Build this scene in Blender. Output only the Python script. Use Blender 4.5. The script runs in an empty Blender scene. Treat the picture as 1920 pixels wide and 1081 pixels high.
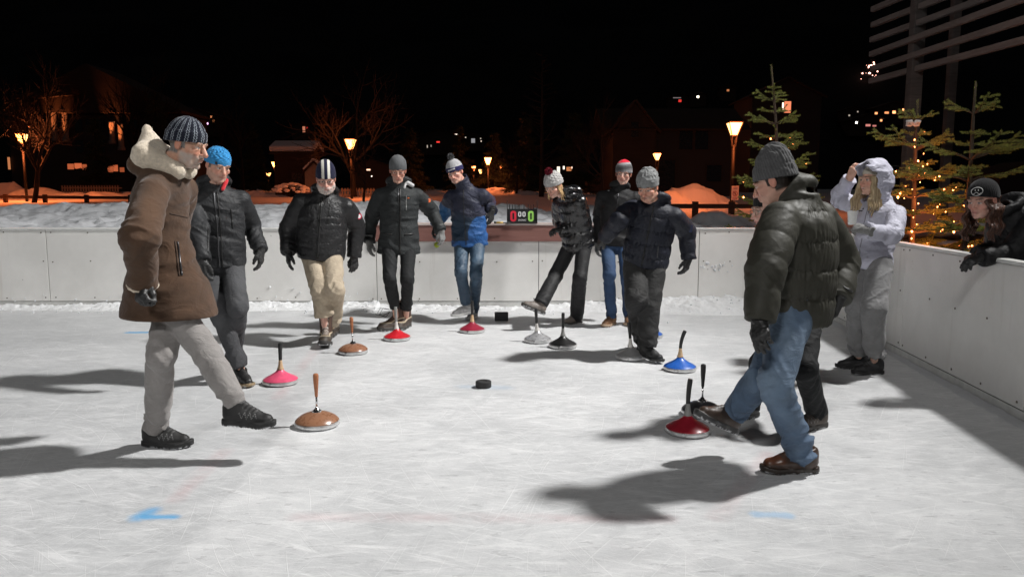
import bpy, bmesh, math, random
import numpy as np
from mathutils import Vector, Matrix, Euler

SC = bpy.context.scene
COL = SC.collection
R = math.radians

# ------------------------------------------------------------------ camera and the point helpers
F = 1450.0                                   # focal length in pixels of the 1920 wide frame
PITCH = math.atan(178.5 / F)
CAM = np.array([0.0, 0.0, 1.45])
CF = np.array([0, math.cos(PITCH), -math.sin(PITCH)])
CU = np.array([0, math.sin(PITCH), math.cos(PITCH)])
CR = np.array([1.0, 0, 0])

def ray(px, py):
    d = CF + (px - 960.0) / F * CR + (540.5 - py) / F * CU
    return d / np.linalg.norm(d)

def at_y(px, py, Y):
    d = ray(px, py)
    return CAM + d * (Y / d[1])

def at_z(px, py, z=0.0):
    d = ray(px, py)
    return CAM + d * ((z - CAM[2]) / d[2])

def reach(parent, px, py, L, sign):
    """the point on a line of sight that lies L from the parent joint: sign -1 nearer the camera, +1 farther"""
    d = ray(px, py)
    w = parent - CAM
    b = w @ d
    c = w @ w - L * L
    q = b * b - c
    if q <= 0:
        return CAM + d * b
    return CAM + d * (b + sign * math.sqrt(q))

def proj(p):
    v = np.array(p) - CAM
    z = v @ CF
    return (960 + F * (v @ CR) / z, 540.5 - F * (v @ CU) / z)

# ------------------------------------------------------------------ objects
def finish(o, label=None, cat=None, group=None, kind=None):
    if label: o['label'] = label
    if cat: o['category'] = cat
    if group: o['group'] = group
    if kind: o['kind'] = kind
    return o

def empty(name, loc, label=None, cat=None, group=None, rz=0.0):
    o = bpy.data.objects.new(name, None)
    COL.objects.link(o)
    o.location = Vector([float(c) for c in loc])
    o.rotation_euler = (0, 0, rz)
    o.empty_display_size = 0.1
    return finish(o, label, cat, group)

def np_mesh(name, V, Q, mat, smooth=True, col=None, uv=None):
    """mesh from numpy arrays; Q is (n,4) or (n,3)"""
    me = bpy.data.meshes.new(name)
    V = np.asarray(V, np.float32)
    Q = np.asarray(Q, np.int32)
    n, k = Q.shape
    me.vertices.add(len(V))
    me.vertices.foreach_set('co', V.ravel())
    me.loops.add(n * k)
    me.loops.foreach_set('vertex_index', Q.ravel())
    me.polygons.add(n)
    me.polygons.foreach_set('loop_start', np.arange(0, n * k, k, dtype=np.int32))
    me.polygons.foreach_set('loop_total', np.full(n, k, np.int32))
    me.polygons.foreach_set('use_smooth', np.full(n, bool(smooth)))
    me.update(calc_edges=True)
    if col is not None:
        a = me.color_attributes.new('Col', 'FLOAT_COLOR', 'POINT')
        c4 = np.ones((len(V), 4), np.float32)
        c4[:, :3] = col
        a.data.foreach_set('color', c4.ravel())
    if mat: me.materials.append(mat)
    return me

def obj(name, me, parent=None, base=None, mw=None):
    o = bpy.data.objects.new(name, me)
    COL.objects.link(o)
    if parent is not None:
        o.parent = parent
    if mw is not None:
        o.matrix_basis = mw
    return o

class MB:
    """collects simple shapes into one mesh"""
    def __init__(s):
        s.bm = bmesh.new()
    def box(s, c, size, rot=None, bev=0.0):
        r = bmesh.ops.create_cube(s.bm, size=1.0)
        vs = r['verts']
        M = Matrix.Translation(Vector([float(x) for x in c])) @ (rot.to_4x4() if rot else Matrix.Identity(4)) @ Matrix.Diagonal((*[float(x) for x in size], 1))
        bmesh.ops.transform(s.bm, matrix=M, verts=vs)
        if bev:
            es = list({e for v in vs for e in v.link_edges})
            bmesh.ops.bevel(s.bm, geom=es, offset=bev, segments=2, affect='EDGES', profile=0.5)
        return s
    def bar(s, a, b, w, h, bev=0.0):
        a, b = Vector([float(x) for x in a]), Vector([float(x) for x in b])
        d = b - a
        q = d.to_track_quat('X', 'Z').to_matrix()
        return s.box((a + b) / 2, (d.length, w, h), q, bev)
    def tube(s, pts, rad, n=8, cap=True):
        pts = [Vector([float(c) for c in p]) for p in pts]
        if not hasattr(rad, '__len__'): rad = [rad] * len(pts)
        rings = []
        up = Vector((0.13, 0.31, 1)).normalized()
        for i, p in enumerate(pts):
            t = (pts[min(i + 1, len(pts) - 1)] - pts[max(i - 1, 0)])
            if t.length < 1e-9: t = Vector((0, 0, 1))
            t.normalize()
            x = t.cross(up)
            if x.length < 1e-3: x = t.cross(Vector((1, 0, 0)))
            x.normalize(); y = t.cross(x)
            rings.append([s.bm.verts.new(p + (x * math.cos(2 * math.pi * k / n) + y * math.sin(2 * math.pi * k / n)) * rad[i]) for k in range(n)])
        for a, b in zip(rings, rings[1:]):
            for k in range(n):
                s.bm.faces.new((a[k], a[(k + 1) % n], b[(k + 1) % n], b[k]))
        if cap:
            s.bm.faces.new(rings[0][::-1]); s.bm.faces.new(rings[-1])
        return s
    def lathe(s, prof, n=32, M=None, cap=True):
        rings = []
        new = []
        for r, z in prof:
            if r < 1e-6:
                v = s.bm.verts.new((0, 0, z)); new.append(v); rings.append([v])
            else:
                ring = [s.bm.verts.new((r * math.cos(2 * math.pi * k / n), r * math.sin(2 * math.pi * k / n), z)) for k in range(n)]
                new += ring; rings.append(ring)
        for a, b in zip(rings, rings[1:]):
            for k in range(n):
                k2 = (k + 1) % n
                if len(a) == 1 and len(b) == 1: continue
                if len(a) == 1: s.bm.faces.new((a[0], b[k2], b[k]))
                elif len(b) == 1: s.bm.faces.new((a[k], a[k2], b[0]))
                else: s.bm.faces.new((a[k], a[k2], b[k2], b[k]))
        if cap and len(rings[0]) > 1: s.bm.faces.new(rings[0][::-1])
        if cap and len(rings[-1]) > 1: s.bm.faces.new(rings[-1])
        if M is not None: bmesh.ops.transform(s.bm, matrix=M, verts=new)
        return s
    def prism(s, poly, z0, z1, M=None):
        lo = [s.bm.verts.new((x, y, z0)) for x, y in poly]
        hi = [s.bm.verts.new((x, y, z1)) for x, y in poly]
        n = len(poly)
        s.bm.faces.new(lo[::-1]); s.bm.faces.new(hi)
        for k in range(n):
            s.bm.faces.new((lo[k], lo[(k + 1) % n], hi[(k + 1) % n], hi[k]))
        if M is not None: bmesh.ops.transform(s.bm, matrix=M, verts=lo + hi)
        return s
    def build(s, name, mat, parent=None, smooth=False, M=None):
        bmesh.ops.recalc_face_normals(s.bm, faces=s.bm.faces[:])
        me = bpy.data.meshes.new(name)
        s.bm.to_mesh(me); s.bm.free()
        if smooth:
            for p in me.polygons: p.use_smooth = True
        if mat: me.materials.append(mat)
        return obj(name, me, parent, mw=M)

def smooth_by_angle(o, deg=35):
    me = o.data
    for p in me.polygons: p.use_smooth = True
    try: me.set_sharp_from_angle(angle=R(deg))
    except Exception: pass
    return o

def copy_tree(o, parent=None):
    c = o.copy(); COL.objects.link(c); c.parent = parent
    for ch in list(o.children): copy_tree(ch, c)
    return c

# ------------------------------------------------------------------ value noise
_rs = np.random.RandomState(7)
_perm = _rs.permutation(256).astype(np.int32)
_val = (_rs.rand(256) * 2 - 1).astype(np.float32)

def vnoise(P):
    P = np.asarray(P, np.float32)
    i = np.floor(P)
    f = P - i
    i = i.astype(np.int32)
    f = f * f * f * (f * (f * 6 - 15) + 10)
    x0, y0, z0 = i[:, 0] & 255, i[:, 1] & 255, i[:, 2] & 255
    x1, y1, z1 = (x0 + 1) & 255, (y0 + 1) & 255, (z0 + 1) & 255
    def h(x, y, z): return _val[_perm[(_perm[(_perm[x] + y) & 255] + z) & 255]]
    fx, fy, fz = f[:, 0], f[:, 1], f[:, 2]
    a = h(x0, y0, z0); a = a + (h(x1, y0, z0) - a) * fx
    b = h(x0, y1, z0); b = b + (h(x1, y1, z0) - b) * fx
    c = h(x0, y0, z1); c = c + (h(x1, y0, z1) - c) * fx
    d = h(x0, y1, z1); d = d + (h(x1, y1, z1) - d) * fx
    a = a + (b - a) * fy
    c = c + (d - c) * fy
    return a + (c - a) * fz

def fbm(P, o=3):
    P = np.asarray(P, np.float32)
    r = 0; amp = 0.5
    for k in range(o):
        r = r + amp * vnoise(P * (2.03 ** k) + 17.3 * k)
        amp *= 0.5
    return r

# ------------------------------------------------------------------ distance fields
def smin(a, b, k):
    h = np.clip(0.5 + 0.5 * (b - a) / k, 0, 1)
    return b + (a - b) * h - k * h * (1 - h)
def smax(a, b, k): return -smin(-a, -b, k)
def nrm(v):
    v = np.asarray(v, float)
    return v / max(np.linalg.norm(v), 1e-9)

def cone(P, a, b, ra, rb):
    a = np.asarray(a, np.float32); ab = np.asarray(b, np.float32) - a
    q = P - a
    t = np.clip((q @ ab) / max(float(ab @ ab), 1e-9), 0, 1)
    return np.linalg.norm(q - t[:, None] * ab, axis=1) - (ra + (rb - ra) * t)

def ell(P, c, r, A=None):
    q = P - np.asarray(c, np.float32)
    if A is not None: q = q @ np.asarray(A, np.float32).T
    r = np.asarray(r, np.float32)
    k0 = np.linalg.norm(q / r, axis=1)
    k1 = np.linalg.norm(q / (r * r), axis=1)
    return k0 * (k0 - 1) / (k1 + 1e-6)

def rbox(P, c, half, rad, A=None):
    q = P - np.asarray(c, np.float32)
    if A is not None: q = q @ np.asarray(A, np.float32).T
    q = np.abs(q) - (np.asarray(half, np.float32) - rad)
    return np.linalg.norm(np.maximum(q, 0), axis=1) + np.minimum(q.max(axis=1), 0) - rad

def frame_of(n):
    n = nrm(n)
    h = np.array([0, 0, 1.0]) if abs(n[2]) < 0.9 else np.array([0, 1.0, 0])
    u = nrm(np.cross(h, n)); v = np.cross(n, u)
    return n, u, v

def limb(P, a, b, ra, rb, fold=0.0, fs=22.0, fl=5.0, seed=0.0, w=None, quilt=0.0, qa=0.0, flat=None, q0=0.0, mid=0.0):
    """tapered limb with cloth folds across it; w = (bias at a, bias at b) for the folds, quilt = pitch of puffer baffles"""
    a = np.asarray(a, float); b = np.asarray(b, float)
    L = np.linalg.norm(b - a)
    n, u, v = frame_of(b - a)
    q = P - a.astype(np.float32)
    s = q @ n.astype(np.float32)
    t = np.clip(s / L, 0, 1)
    c = q - (t * L)[:, None] * n.astype(np.float32)
    r = ra + (rb - ra) * t + mid * np.sin(np.pi * t)
    d = np.linalg.norm(c, axis=1) - r
    if fold:
        cu, cv = c @ u.astype(np.float32), c @ v.astype(np.float32)
        X = np.stack([s * fs + 2.2 * np.sin(cu * 9 + seed) + cv * 14 * np.sin(seed * 3.1), cu * fl, cv * fl], 1) + seed * 7.31
        rg = 1 - 2.2 * np.abs(vnoise(X))
        rg2 = vnoise(np.stack([s * fs * 0.45, cu * fl * 2.2, cv * fl * 2.2], 1) + seed * 3.7 + 50)
        wa, wb = w or (0.5, 0.5)
        ww = 0.25 + wa * np.exp(-(t / 0.3) ** 2) + wb * np.exp(-((1 - t) / 0.3) ** 2)
        d = d - fold * ww * (rg * 0.8 + rg2 * 0.7)
    if quilt:
        ph = np.abs(np.sin(np.pi * (s + q0) / quilt))
        d = d - qa * (np.sqrt(ph) - 0.7)
    if flat is not None:                       # cut the end at b square
        d = smax(d, s - L - flat, 0.008)
    return d

def ring(P, c, ax, up, fr, rx, ry, tube, tz=1.0):
    """elliptical ring round c: ax right axis, fr front axis, up axis"""
    q = P - np.asarray(c, np.float32)
    x = q @ np.asarray(ax, np.float32); y = q @ np.asarray(fr, np.float32); z = q @ np.asarray(up, np.float32)
    k0 = np.sqrt((x / rx) ** 2 + (y / ry) ** 2); k1 = np.sqrt((x / rx ** 2) ** 2 + (y / ry ** 2) ** 2)
    e = k0 * (k0 - 1) / (k1 + 1e-6)
    return np.sqrt(e * e + (z / tz) ** 2) - tube

def surf(f, lo, hi, h, pad=0.012, B=8):
    """surface nets over a sparsely filled grid; returns vertices and quads"""
    lo = np.asarray(lo, float) - 2 * h; hi = np.asarray(hi, float) + 2 * h
    nb = np.maximum(np.ceil((hi - lo) / (h * B)).astype(int), 1)
    N = nb * B
    bi = np.stack(np.meshgrid(*[np.arange(k) for k in nb], indexing='ij'), -1).reshape(-1, 3)
    cen = (lo + (bi * B + (B - 1) / 2) * h).astype(np.float32)
    dc = f(cen)
    act = np.abs(dc) < (B / 2 + 1) * h * 1.8 + pad
    D = np.empty((nb[0], nb[1], nb[2], B, B, B), np.float32)
    D[...] = np.where(dc > 0, 1.0, -1.0).reshape(nb)[:, :, :, None, None, None]
    off = np.stack(np.meshgrid(*[np.arange(B)] * 3, indexing='ij'), -1).reshape(-1, 3)
    ab = bi[act]
    for k in range(0, len(ab), 400):
        blk = ab[k:k + 400]
        pts = (lo + (blk[:, None, :] * B + off[None]) * h).reshape(-1, 3).astype(np.float32)
        D[blk[:, 0], blk[:, 1], blk[:, 2]] = f(pts).reshape(-1, B, B, B)
    D = D.transpose(0, 3, 1, 4, 2, 5).reshape(N)
    S = D < 0
    c = np.zeros(tuple(N - 1), np.int8)
    for i in (0, 1):
        for j in (0, 1):
            for k in (0, 1):
                c += S[i:N[0] - 1 + i, j:N[1] - 1 + j, k:N[2] - 1 + k]
    cells = np.argwhere((c > 0) & (c < 8))
    idx = np.full(tuple(N - 1), -1, np.int32)
    idx[cells[:, 0], cells[:, 1], cells[:, 2]] = np.arange(len(cells))
    acc = np.zeros((len(cells), 3)); cnt = np.zeros(len(cells))
    corner = [(i, j, k) for i in (0, 1) for j in (0, 1) for k in (0, 1)]
    for a in corner:
        for ax in range(3):
            if a[ax]: continue
            b = list(a); b[ax] = 1
            da = D[cells[:, 0] + a[0], cells[:, 1] + a[1], cells[:, 2] + a[2]]
            db = D[cells[:, 0] + b[0], cells[:, 1] + b[1], cells[:, 2] + b[2]]
            m = (da < 0) != (db < 0)
            t = da[m] / (da[m] - db[m])
            p = np.tile(np.array(a, float), (m.sum(), 1)); p[:, ax] = t
            acc[m] += p; cnt[m] += 1
    V = lo + (cells + acc / np.maximum(cnt, 1)[:, None]) * h
    quads = []
    for ax in range(3):
        sl0 = [slice(1, None)] * 3; sl1 = [slice(1, None)] * 3
        e0 = [slice(1, -1)] * 3; e1 = [slice(1, -1)] * 3
        e0[ax] = slice(0, -1); e1[ax] = slice(1, None)
        A, Bv = S[tuple(e0)], S[tuple(e1)]
        E = np.argwhere(A != Bv)
        if len(E) == 0: continue
        inside = A[E[:, 0], E[:, 1], E[:, 2]]
        base = E.copy()
        for k in range(3):
            if k != ax: base[:, k] += 1
        u, v = (ax + 1) % 3, (ax + 2) % 3
        def cell(du, dv):
            q = base.copy(); q[:, u] -= du; q[:, v] -= dv
            return idx[q[:, 0], q[:, 1], q[:, 2]]
        q = np.stack([cell(1, 1), cell(0, 1), cell(0, 0), cell(1, 0)], 1)
        q[~inside] = q[~inside][:, ::-1]
        quads.append(q)
    Q = np.concatenate(quads)
    Q = Q[(Q >= 0).all(1)]
    return V, Q

def trace(f, o, d, tmax=1.5):
    """march many rays at once on to a field"""
    o = np.asarray(o, np.float32); d = np.asarray(d, np.float32)
    t = np.zeros(len(o), np.float32)
    for _ in range(60):
        t = np.minimum(t + f(o + d * t[:, None]) * 0.7, tmax)
    return o + d * t[:, None], t < tmax - 1e-3
# ------------------------------------------------------------------ materials
def new_mat(name):
    m = bpy.data.materials.new(name); m.use_nodes = True
    nt = m.node_tree
    b = next(n for n in nt.nodes if n.type == 'BSDF_PRINCIPLED')
    return m, nt, b

def N(nt, typ, ins=None, **props):
    n = nt.nodes.new(typ)
    for k, v in props.items(): setattr(n, k, v)
    for k, v in (ins or {}).items():
        if isinstance(v, bpy.types.NodeSocket): nt.links.new(v, n.inputs[k])
        else: n.inputs[k].default_value = v
    return n

def L(nt, a, b): nt.links.new(a, b)
def c4(c): return (c[0], c[1], c[2], 1.0)

def math_(nt, op, a, b=None, clamp=False):
    n = nt.nodes.new('ShaderNodeMath'); n.operation = op; n.use_clamp = clamp
    for i, v in enumerate((a, b)):
        if v is None: continue
        if isinstance(v, bpy.types.NodeSocket): nt.links.new(v, n.inputs[i])
        else: n.inputs[i].default_value = v
    return n.outputs[0]

def mix_(nt, fac, a, b, typ='MIX'):
    n = nt.nodes.new('ShaderNodeMix'); n.data_type = 'RGBA'; n.blend_type = typ
    for i, v in ((0, fac), (6, a), (7, b)):
        if isinstance(v, bpy.types.NodeSocket): nt.links.new(v, n.inputs[i])
        elif i == 0: n.inputs[0].default_value = v
        else: n.inputs[i].default_value = c4(v)
    return n.outputs[2]

def ramp_(nt, fac, stops, interp='LINEAR'):
    n = nt.nodes.new('ShaderNodeValToRGB'); n.color_ramp.interpolation = interp
    e = n.color_ramp.elements
    e[0].position, e[0].color = stops[0][0], c4(stops[0][1])
    e[1].position, e[1].color = stops[-1][0], c4(stops[-1][1])
    for p, c in stops[1:-1]:
        x = e.new(p); x.color = c4(c)
    nt.links.new(fac, n.inputs[0])
    return n.outputs[0]

def gray(x): return (x, x, x)

_mats = {}
def mat(name, color=None, rough=0.7, metal=0.0, sheen=0.0, bump=None, var=0.15, vs=9.0, coat=0.0, sss=0.0, weave=None, spec=0.5, aniso=None, crease=None):
    """general surface: base colour (or the Col attribute) with mottled wear, optional fine bump and weave"""
    if name in _mats: return _mats[name]
    m, nt, b = new_mat(name)
    tc = N(nt, 'ShaderNodeTexCoord')
    if color is None:
        base = N(nt, 'ShaderNodeAttribute', attribute_name='Col').outputs['Color']
    else:
        base = N(nt, 'ShaderNodeRGB').outputs[0]; base.default_value = c4(color)
    if var:
        nz = N(nt, 'ShaderNodeTexNoise', {'Vector': tc.outputs['Object'], 'Scale': vs, 'Detail': 5.0, 'Roughness': 0.6})
        f = ramp_(nt, nz.outputs['Fac'], [(0.3, gray(1 - var)), (0.7, gray(1 + var))])
        base = mix_(nt, 1.0, base, f, 'MULTIPLY')
        rr = N(nt, 'ShaderNodeMapRange', {'Value': nz.outputs['Fac'], 'From Min': 0.3, 'From Max': 0.7, 'To Min': max(rough - 0.07, 0.02), 'To Max': min(rough + 0.07, 1)})
        L(nt, rr.outputs[0], b.inputs['Roughness'])
    else:
        b.inputs['Roughness'].default_value = rough
    L(nt, base, b.inputs['Base Color'])
    b.inputs['Metallic'].default_value = metal
    b.inputs['Specular IOR Level'].default_value = spec
    if sheen:
        b.inputs['Sheen Weight'].default_value = sheen; b.inputs['Sheen Roughness'].default_value = 0.5
    if coat:
        b.inputs['Coat Weight'].default_value = coat; b.inputs['Coat Roughness'].default_value = 0.25
    if sss:
        b.inputs['Subsurface Weight'].default_value = sss
        b.inputs['Subsurface Radius'].default_value = (1.0, 0.35, 0.2)
        b.inputs['Subsurface Scale'].default_value = 0.006
    nrm_ = None
    if bump:
        sc, st, dist = bump[:3]
        v = tc.outputs['Object']
        if aniso is not None:
            v = N(nt, 'ShaderNodeMapping', {'Vector': v, 'Scale': aniso}).outputs[0]
        nb = N(nt, 'ShaderNodeTexNoise', {'Vector': v, 'Scale': sc, 'Detail': 6.0, 'Roughness': 0.6, 'Distortion': 0.4})
        bp = N(nt, 'ShaderNodeBump', {'Height': nb.outputs['Fac'], 'Strength': st, 'Distance': dist})
        nrm_ = bp.outputs[0]
    if crease:                                   # sharp-edged cloth creases at two sizes
        for sc, st in ((crease[0], crease[1]), (crease[0] * 2.3, crease[1] * .6)):
            v = N(nt, 'ShaderNodeMapping', {'Vector': tc.outputs['Object'], 'Scale': (1, 1, 1.5), 'Rotation': (.3, .2, 0)}).outputs[0]
            nz2 = N(nt, 'ShaderNodeTexNoise', {'Vector': v, 'Scale': sc, 'Detail': 2.0, 'Roughness': 0.5, 'Distortion': 1.4}).outputs['Fac']
            rg = math_(nt, 'ABSOLUTE', math_(nt, 'SUBTRACT', nz2, 0.5))
            ins = {'Height': math_(nt, 'MULTIPLY', rg, -1.0), 'Strength': st, 'Distance': 0.30 / sc}
            if nrm_ is not None: ins['Normal'] = nrm_
            nrm_ = N(nt, 'ShaderNodeBump', ins).outputs[0]
    if weave:
        wv = N(nt, 'ShaderNodeTexWave', {'Vector': tc.outputs['Object'], 'Scale': weave[0], 'Distortion': 1.5, 'Detail': 1.0}, bands_direction='DIAGONAL')
        ins = {'Height': wv.outputs['Fac'], 'Strength': weave[1], 'Distance': 0.002}
        if nrm_ is not None: ins['Normal'] = nrm_
        nrm_ = N(nt, 'ShaderNodeBump', ins).outputs[0]
    if nrm_ is not None: L(nt, nrm_, b.inputs['Normal'])
    _mats[name] = m
    return m

def glow(name, color, strength):
    if name in _mats: return _mats[name]
    m, nt, b = new_mat(name)
    b.inputs['Base Color'].default_value = c4([c * 0.5 for c in color])
    b.inputs['Emission Color'].default_value = c4(color)
    b.inputs['Emission Strength'].default_value = strength
    _mats[name] = m
    return m

def mat_ice():
    m, nt, bsdf = new_mat('rink_ice')
    g = N(nt, 'ShaderNodeNewGeometry')
    pos = g.outputs['Position']
    # frost: cloudy patches, drawn out along the rink
    mp = N(nt, 'ShaderNodeMapping', {'Vector': pos, 'Scale': (0.75, 1.0, 1.0)}).outputs[0]
    big = N(nt, 'ShaderNodeTexNoise', {'Vector': mp, 'Scale': 0.9, 'Detail': 4.0, 'Roughness': 0.6, 'Distortion': 0.6}).outputs['Fac']
    mid = N(nt, 'ShaderNodeTexNoise', {'Vector': mp, 'Scale': 5.0, 'Detail': 8.0, 'Roughness': 0.7, 'Distortion': 1.2}).outputs['Fac']
    fine = N(nt, 'ShaderNodeTexNoise', {'Vector': pos, 'Scale': 70.0, 'Detail': 6.0, 'Roughness': 0.75}).outputs['Fac']
    # scuffs: short streaks, elongated noise at a few headings
    scr = None; scuff = None
    rnd = random.Random(5)
    for k, (ang, sx, sy, lo, hi) in enumerate([(8, 1.3, 120, .700, .745), (-24, 1.1, 130, .705, .75), (37, 1.2, 125, .705, .75), (72, 1.0, 115, .71, .755),
                                               (104, 1.2, 130, .71, .755), (-58, 1.0, 120, .70, .745), (-4, 2.2, 160, .68, .74), (55, 1.9, 170, .69, .75), (-80, 1.6, 160, .69, .75), (18, 2.2, 180, .68, .74)]):
        wob = N(nt, 'ShaderNodeTexNoise', {'Vector': pos, 'Scale': 0.45, 'Detail': 1.0}).outputs['Color']
        w2 = N(nt, 'ShaderNodeVectorMath', {0: wob, 1: (0.22 + .05 * k, 0.2, 0)}, operation='MULTIPLY').outputs[0]
        pw = N(nt, 'ShaderNodeVectorMath', {0: pos, 1: w2}, operation='ADD').outputs[0]
        rot = N(nt, 'ShaderNodeMapping', {'Vector': pw, 'Rotation': (0, 0, R(ang)), 'Location': (3.1 * k, 1.7 * k, 0)}).outputs[0]
        mm = N(nt, 'ShaderNodeMapping', {'Vector': rot, 'Scale': (sx, sy, 1)}).outputs[0]
        nz = N(nt, 'ShaderNodeTexNoise', {'Vector': mm, 'Scale': 1.0, 'Detail': 1.0, 'Roughness': 0.4}).outputs['Fac']
        s = N(nt, 'ShaderNodeMapRange', {'Value': nz, 'From Min': lo, 'From Max': hi}).outputs[0]
        scr = s if scr is None else math_(nt, 'MAXIMUM', scr, s)
    for k, (ang, sx, sy) in enumerate([(3, 3.2, 26), (-17, 2.6, 22), (26, 3.0, 30)]):
        rot = N(nt, 'ShaderNodeMapping', {'Vector': pos, 'Rotation': (0, 0, R(ang)), 'Location': (7.7 * k, 2.3 * k, 0)}).outputs[0]
        mm = N(nt, 'ShaderNodeMapping', {'Vector': rot, 'Scale': (sx, sy, 1)}).outputs[0]
        nz = N(nt, 'ShaderNodeTexNoise', {'Vector': mm, 'Scale': 1.0, 'Detail': 4.0, 'Roughness': 0.7, 'Distortion': 0.5}).outputs['Fac']
        s = N(nt, 'ShaderNodeMapRange', {'Value': nz, 'From Min': .54, 'From Max': .72}).outputs[0]
        scuff = s if scuff is None else math_(nt, 'MAXIMUM', scuff, s)
    patch = N(nt, 'ShaderNodeMapRange', {'Value': big, 'From Min': .36, 'From Max': .64}).outputs[0]
    frost = math_(nt, 'ADD', math_(nt, 'MULTIPLY', patch, 0.45), math_(nt, 'MULTIPLY', N(nt, 'ShaderNodeMapRange', {'Value': mid, 'From Min': .38, 'From Max': .66}).outputs[0], 0.5), True)
    frost = math_(nt, 'ADD', math_(nt, 'MULTIPLY', frost, 0.78), math_(nt, 'MULTIPLY', scuff, 0.55), True)
    # one pass of the ice machine ends along a slanting edge: whiter and flakier on its right
    e0, e1 = at_z(300, 1081)[:2], at_z(432, 925)[:2]
    en = nrm(np.array([e1[1] - e0[1], -(e1[0] - e0[0])]))
    if en[0] < 0: en = -en
    s_ = N(nt, 'ShaderNodeSeparateXYZ', {0: pos})
    sd = math_(nt, 'ADD', math_(nt, 'MULTIPLY', s_.outputs[0], float(en[0])), math_(nt, 'MULTIPLY', s_.outputs[1], float(en[1])))
    sd = math_(nt, 'ADD', math_(nt, 'SUBTRACT', sd, float(en @ e0)), math_(nt, 'MULTIPLY', math_(nt, 'SUBTRACT', mid, 0.5), 0.10))
    side = N(nt, 'ShaderNodeMapRange', {'Value': sd, 'From Min': -0.01, 'From Max': 0.02}).outputs[0]
    frost = math_(nt, 'ADD', frost, math_(nt, 'MULTIPLY', math_(nt, 'SUBTRACT', side, 0.5), 0.20), True)
    frost = math_(nt, 'ADD', frost, math_(nt, 'MULTIPLY', math_(nt, 'SUBTRACT', fine, 0.5), 0.5), True)
    col = mix_(nt, frost, (0.45, 0.46, 0.47), (0.72, 0.725, 0.73))
    col = mix_(nt, math_(nt, 'MULTIPLY', scr, 0.42), col, (0.82, 0.825, 0.83))
    dk = N(nt, 'ShaderNodeTexNoise', {'Vector': N(nt, 'ShaderNodeMapping', {'Vector': pos, 'Rotation': (0, 0, R(14)), 'Scale': (7, 24, 1)}).outputs[0], 'Scale': 1.0, 'Detail': 5.0, 'Roughness': 0.75}).outputs['Fac']
    col = mix_(nt, math_(nt, 'MULTIPLY', N(nt, 'ShaderNodeMapRange', {'Value': dk, 'From Min': .585, 'From Max': .64}).outputs[0], 0.55), col, (0.36, 0.365, 0.375))
    # sprayed paint: worn red box lines, blue corner dashes
    sep = N(nt, 'ShaderNodeSeparateXYZ', {0: pos})
    X, Y = sep.outputs[0], sep.outputs[1]
    wear = N(nt, 'ShaderNodeTexNoise', {'Vector': pos, 'Scale': 3.5, 'Detail': 7.0, 'Roughness': 0.75}).outputs['Fac']
    def seg(a, b, hw, soft):
        a = np.array(a, float); b = np.array(b, float); d = b - a; ln = np.linalg.norm(d); d /= ln
        px = math_(nt, 'SUBTRACT', X, float(a[0])); py = math_(nt, 'SUBTRACT', Y, float(a[1]))
        s = math_(nt, 'ADD', math_(nt, 'MULTIPLY', px, float(d[0])), math_(nt, 'MULTIPLY', py, float(d[1])))
        o = math_(nt, 'ADD', math_(nt, 'MULTIPLY', px, float(-d[1])), math_(nt, 'MULTIPLY', py, float(d[0])))
        cl = math_(nt, 'MINIMUM', math_(nt, 'MAXIMUM', s, 0.0), float(ln))
        ds = math_(nt, 'SUBTRACT', s, cl)
        dist = math_(nt, 'SQRT', math_(nt, 'ADD', math_(nt, 'MULTIPLY', ds, ds), math_(nt, 'MULTIPLY', o, o)))
        dist = math_(nt, 'ADD', dist, math_(nt, 'MULTIPLY', math_(nt, 'SUBTRACT', wear, 0.5), 0.12))
        return N(nt, 'ShaderNodeMapRange', {'Value': dist, 'From Min': hw + soft, 'From Max': hw, 'To Min': 0.0, 'To Max': 1.0}, interpolation_type='SMOOTHSTEP').outputs[0]
    def G(px, py): return at_z(px, py)[:2]
    red = None
    for a, b in [((560, 968), (1250, 972)), ((330, 935), (420, 845)), ((520, 745), (600, 645)), ((1345, 968), (1440, 850))]:
        s = seg(G(*a), G(*b), 0.012, 0.07)
        red = s if red is None else math_(nt, 'MAXIMUM', red, s)
    redw = math_(nt, 'MULTIPLY', red, N(nt, 'ShaderNodeMapRange', {'Value': wear, 'From Min': .38, 'From Max': .68, 'To Min': 0.02, 'To Max': 0.22}).outputs[0])
    col = mix_(nt, redw, col, (0.55, 0.15, 0.16))
    blue = None
    for a, b, hw, soft, st in [((268, 967), (326, 969), 0.003, 0.045, .75), ((262, 967), (284, 957), 0.002, 0.07, .65), ((1420, 963), (1474, 965), 0.004, 0.045, .35), ((240, 623), (274, 623), 0.012, 0.05, .85),
                               ((868, 724), (948, 726), 0.004, 0.09, .13), ((1195, 612), (1222, 612), 0.004, 0.08, .2)]:
        s = math_(nt, 'MULTIPLY', seg(G(*a), G(*b), hw, soft), st)
        blue = s if blue is None else math_(nt, 'MAXIMUM', blue, s)
    col = mix_(nt, blue, col, (0.03, 0.36, 0.72))
    L(nt, col, bsdf.inputs['Base Color'])
    rg = N(nt, 'ShaderNodeMapRange', {'Value': frost, 'To Min': 0.38, 'To Max': 0.72}).outputs[0]
    L(nt, rg, bsdf.inputs['Roughness'])
    bsdf.inputs['Specular IOR Level'].default_value = 0.35
    hgt = math_(nt, 'ADD', math_(nt, 'MULTIPLY', scr, 0.6), math_(nt, 'ADD', math_(nt, 'MULTIPLY', fine, 0.9), math_(nt, 'MULTIPLY', mid, 0.8)))
    bp = N(nt, 'ShaderNodeBump', {'Height': hgt, 'Strength': 0.35, 'Distance': 0.006})
    L(nt, bp.outputs[0], bsdf.inputs['Normal'])
    return m

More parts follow.
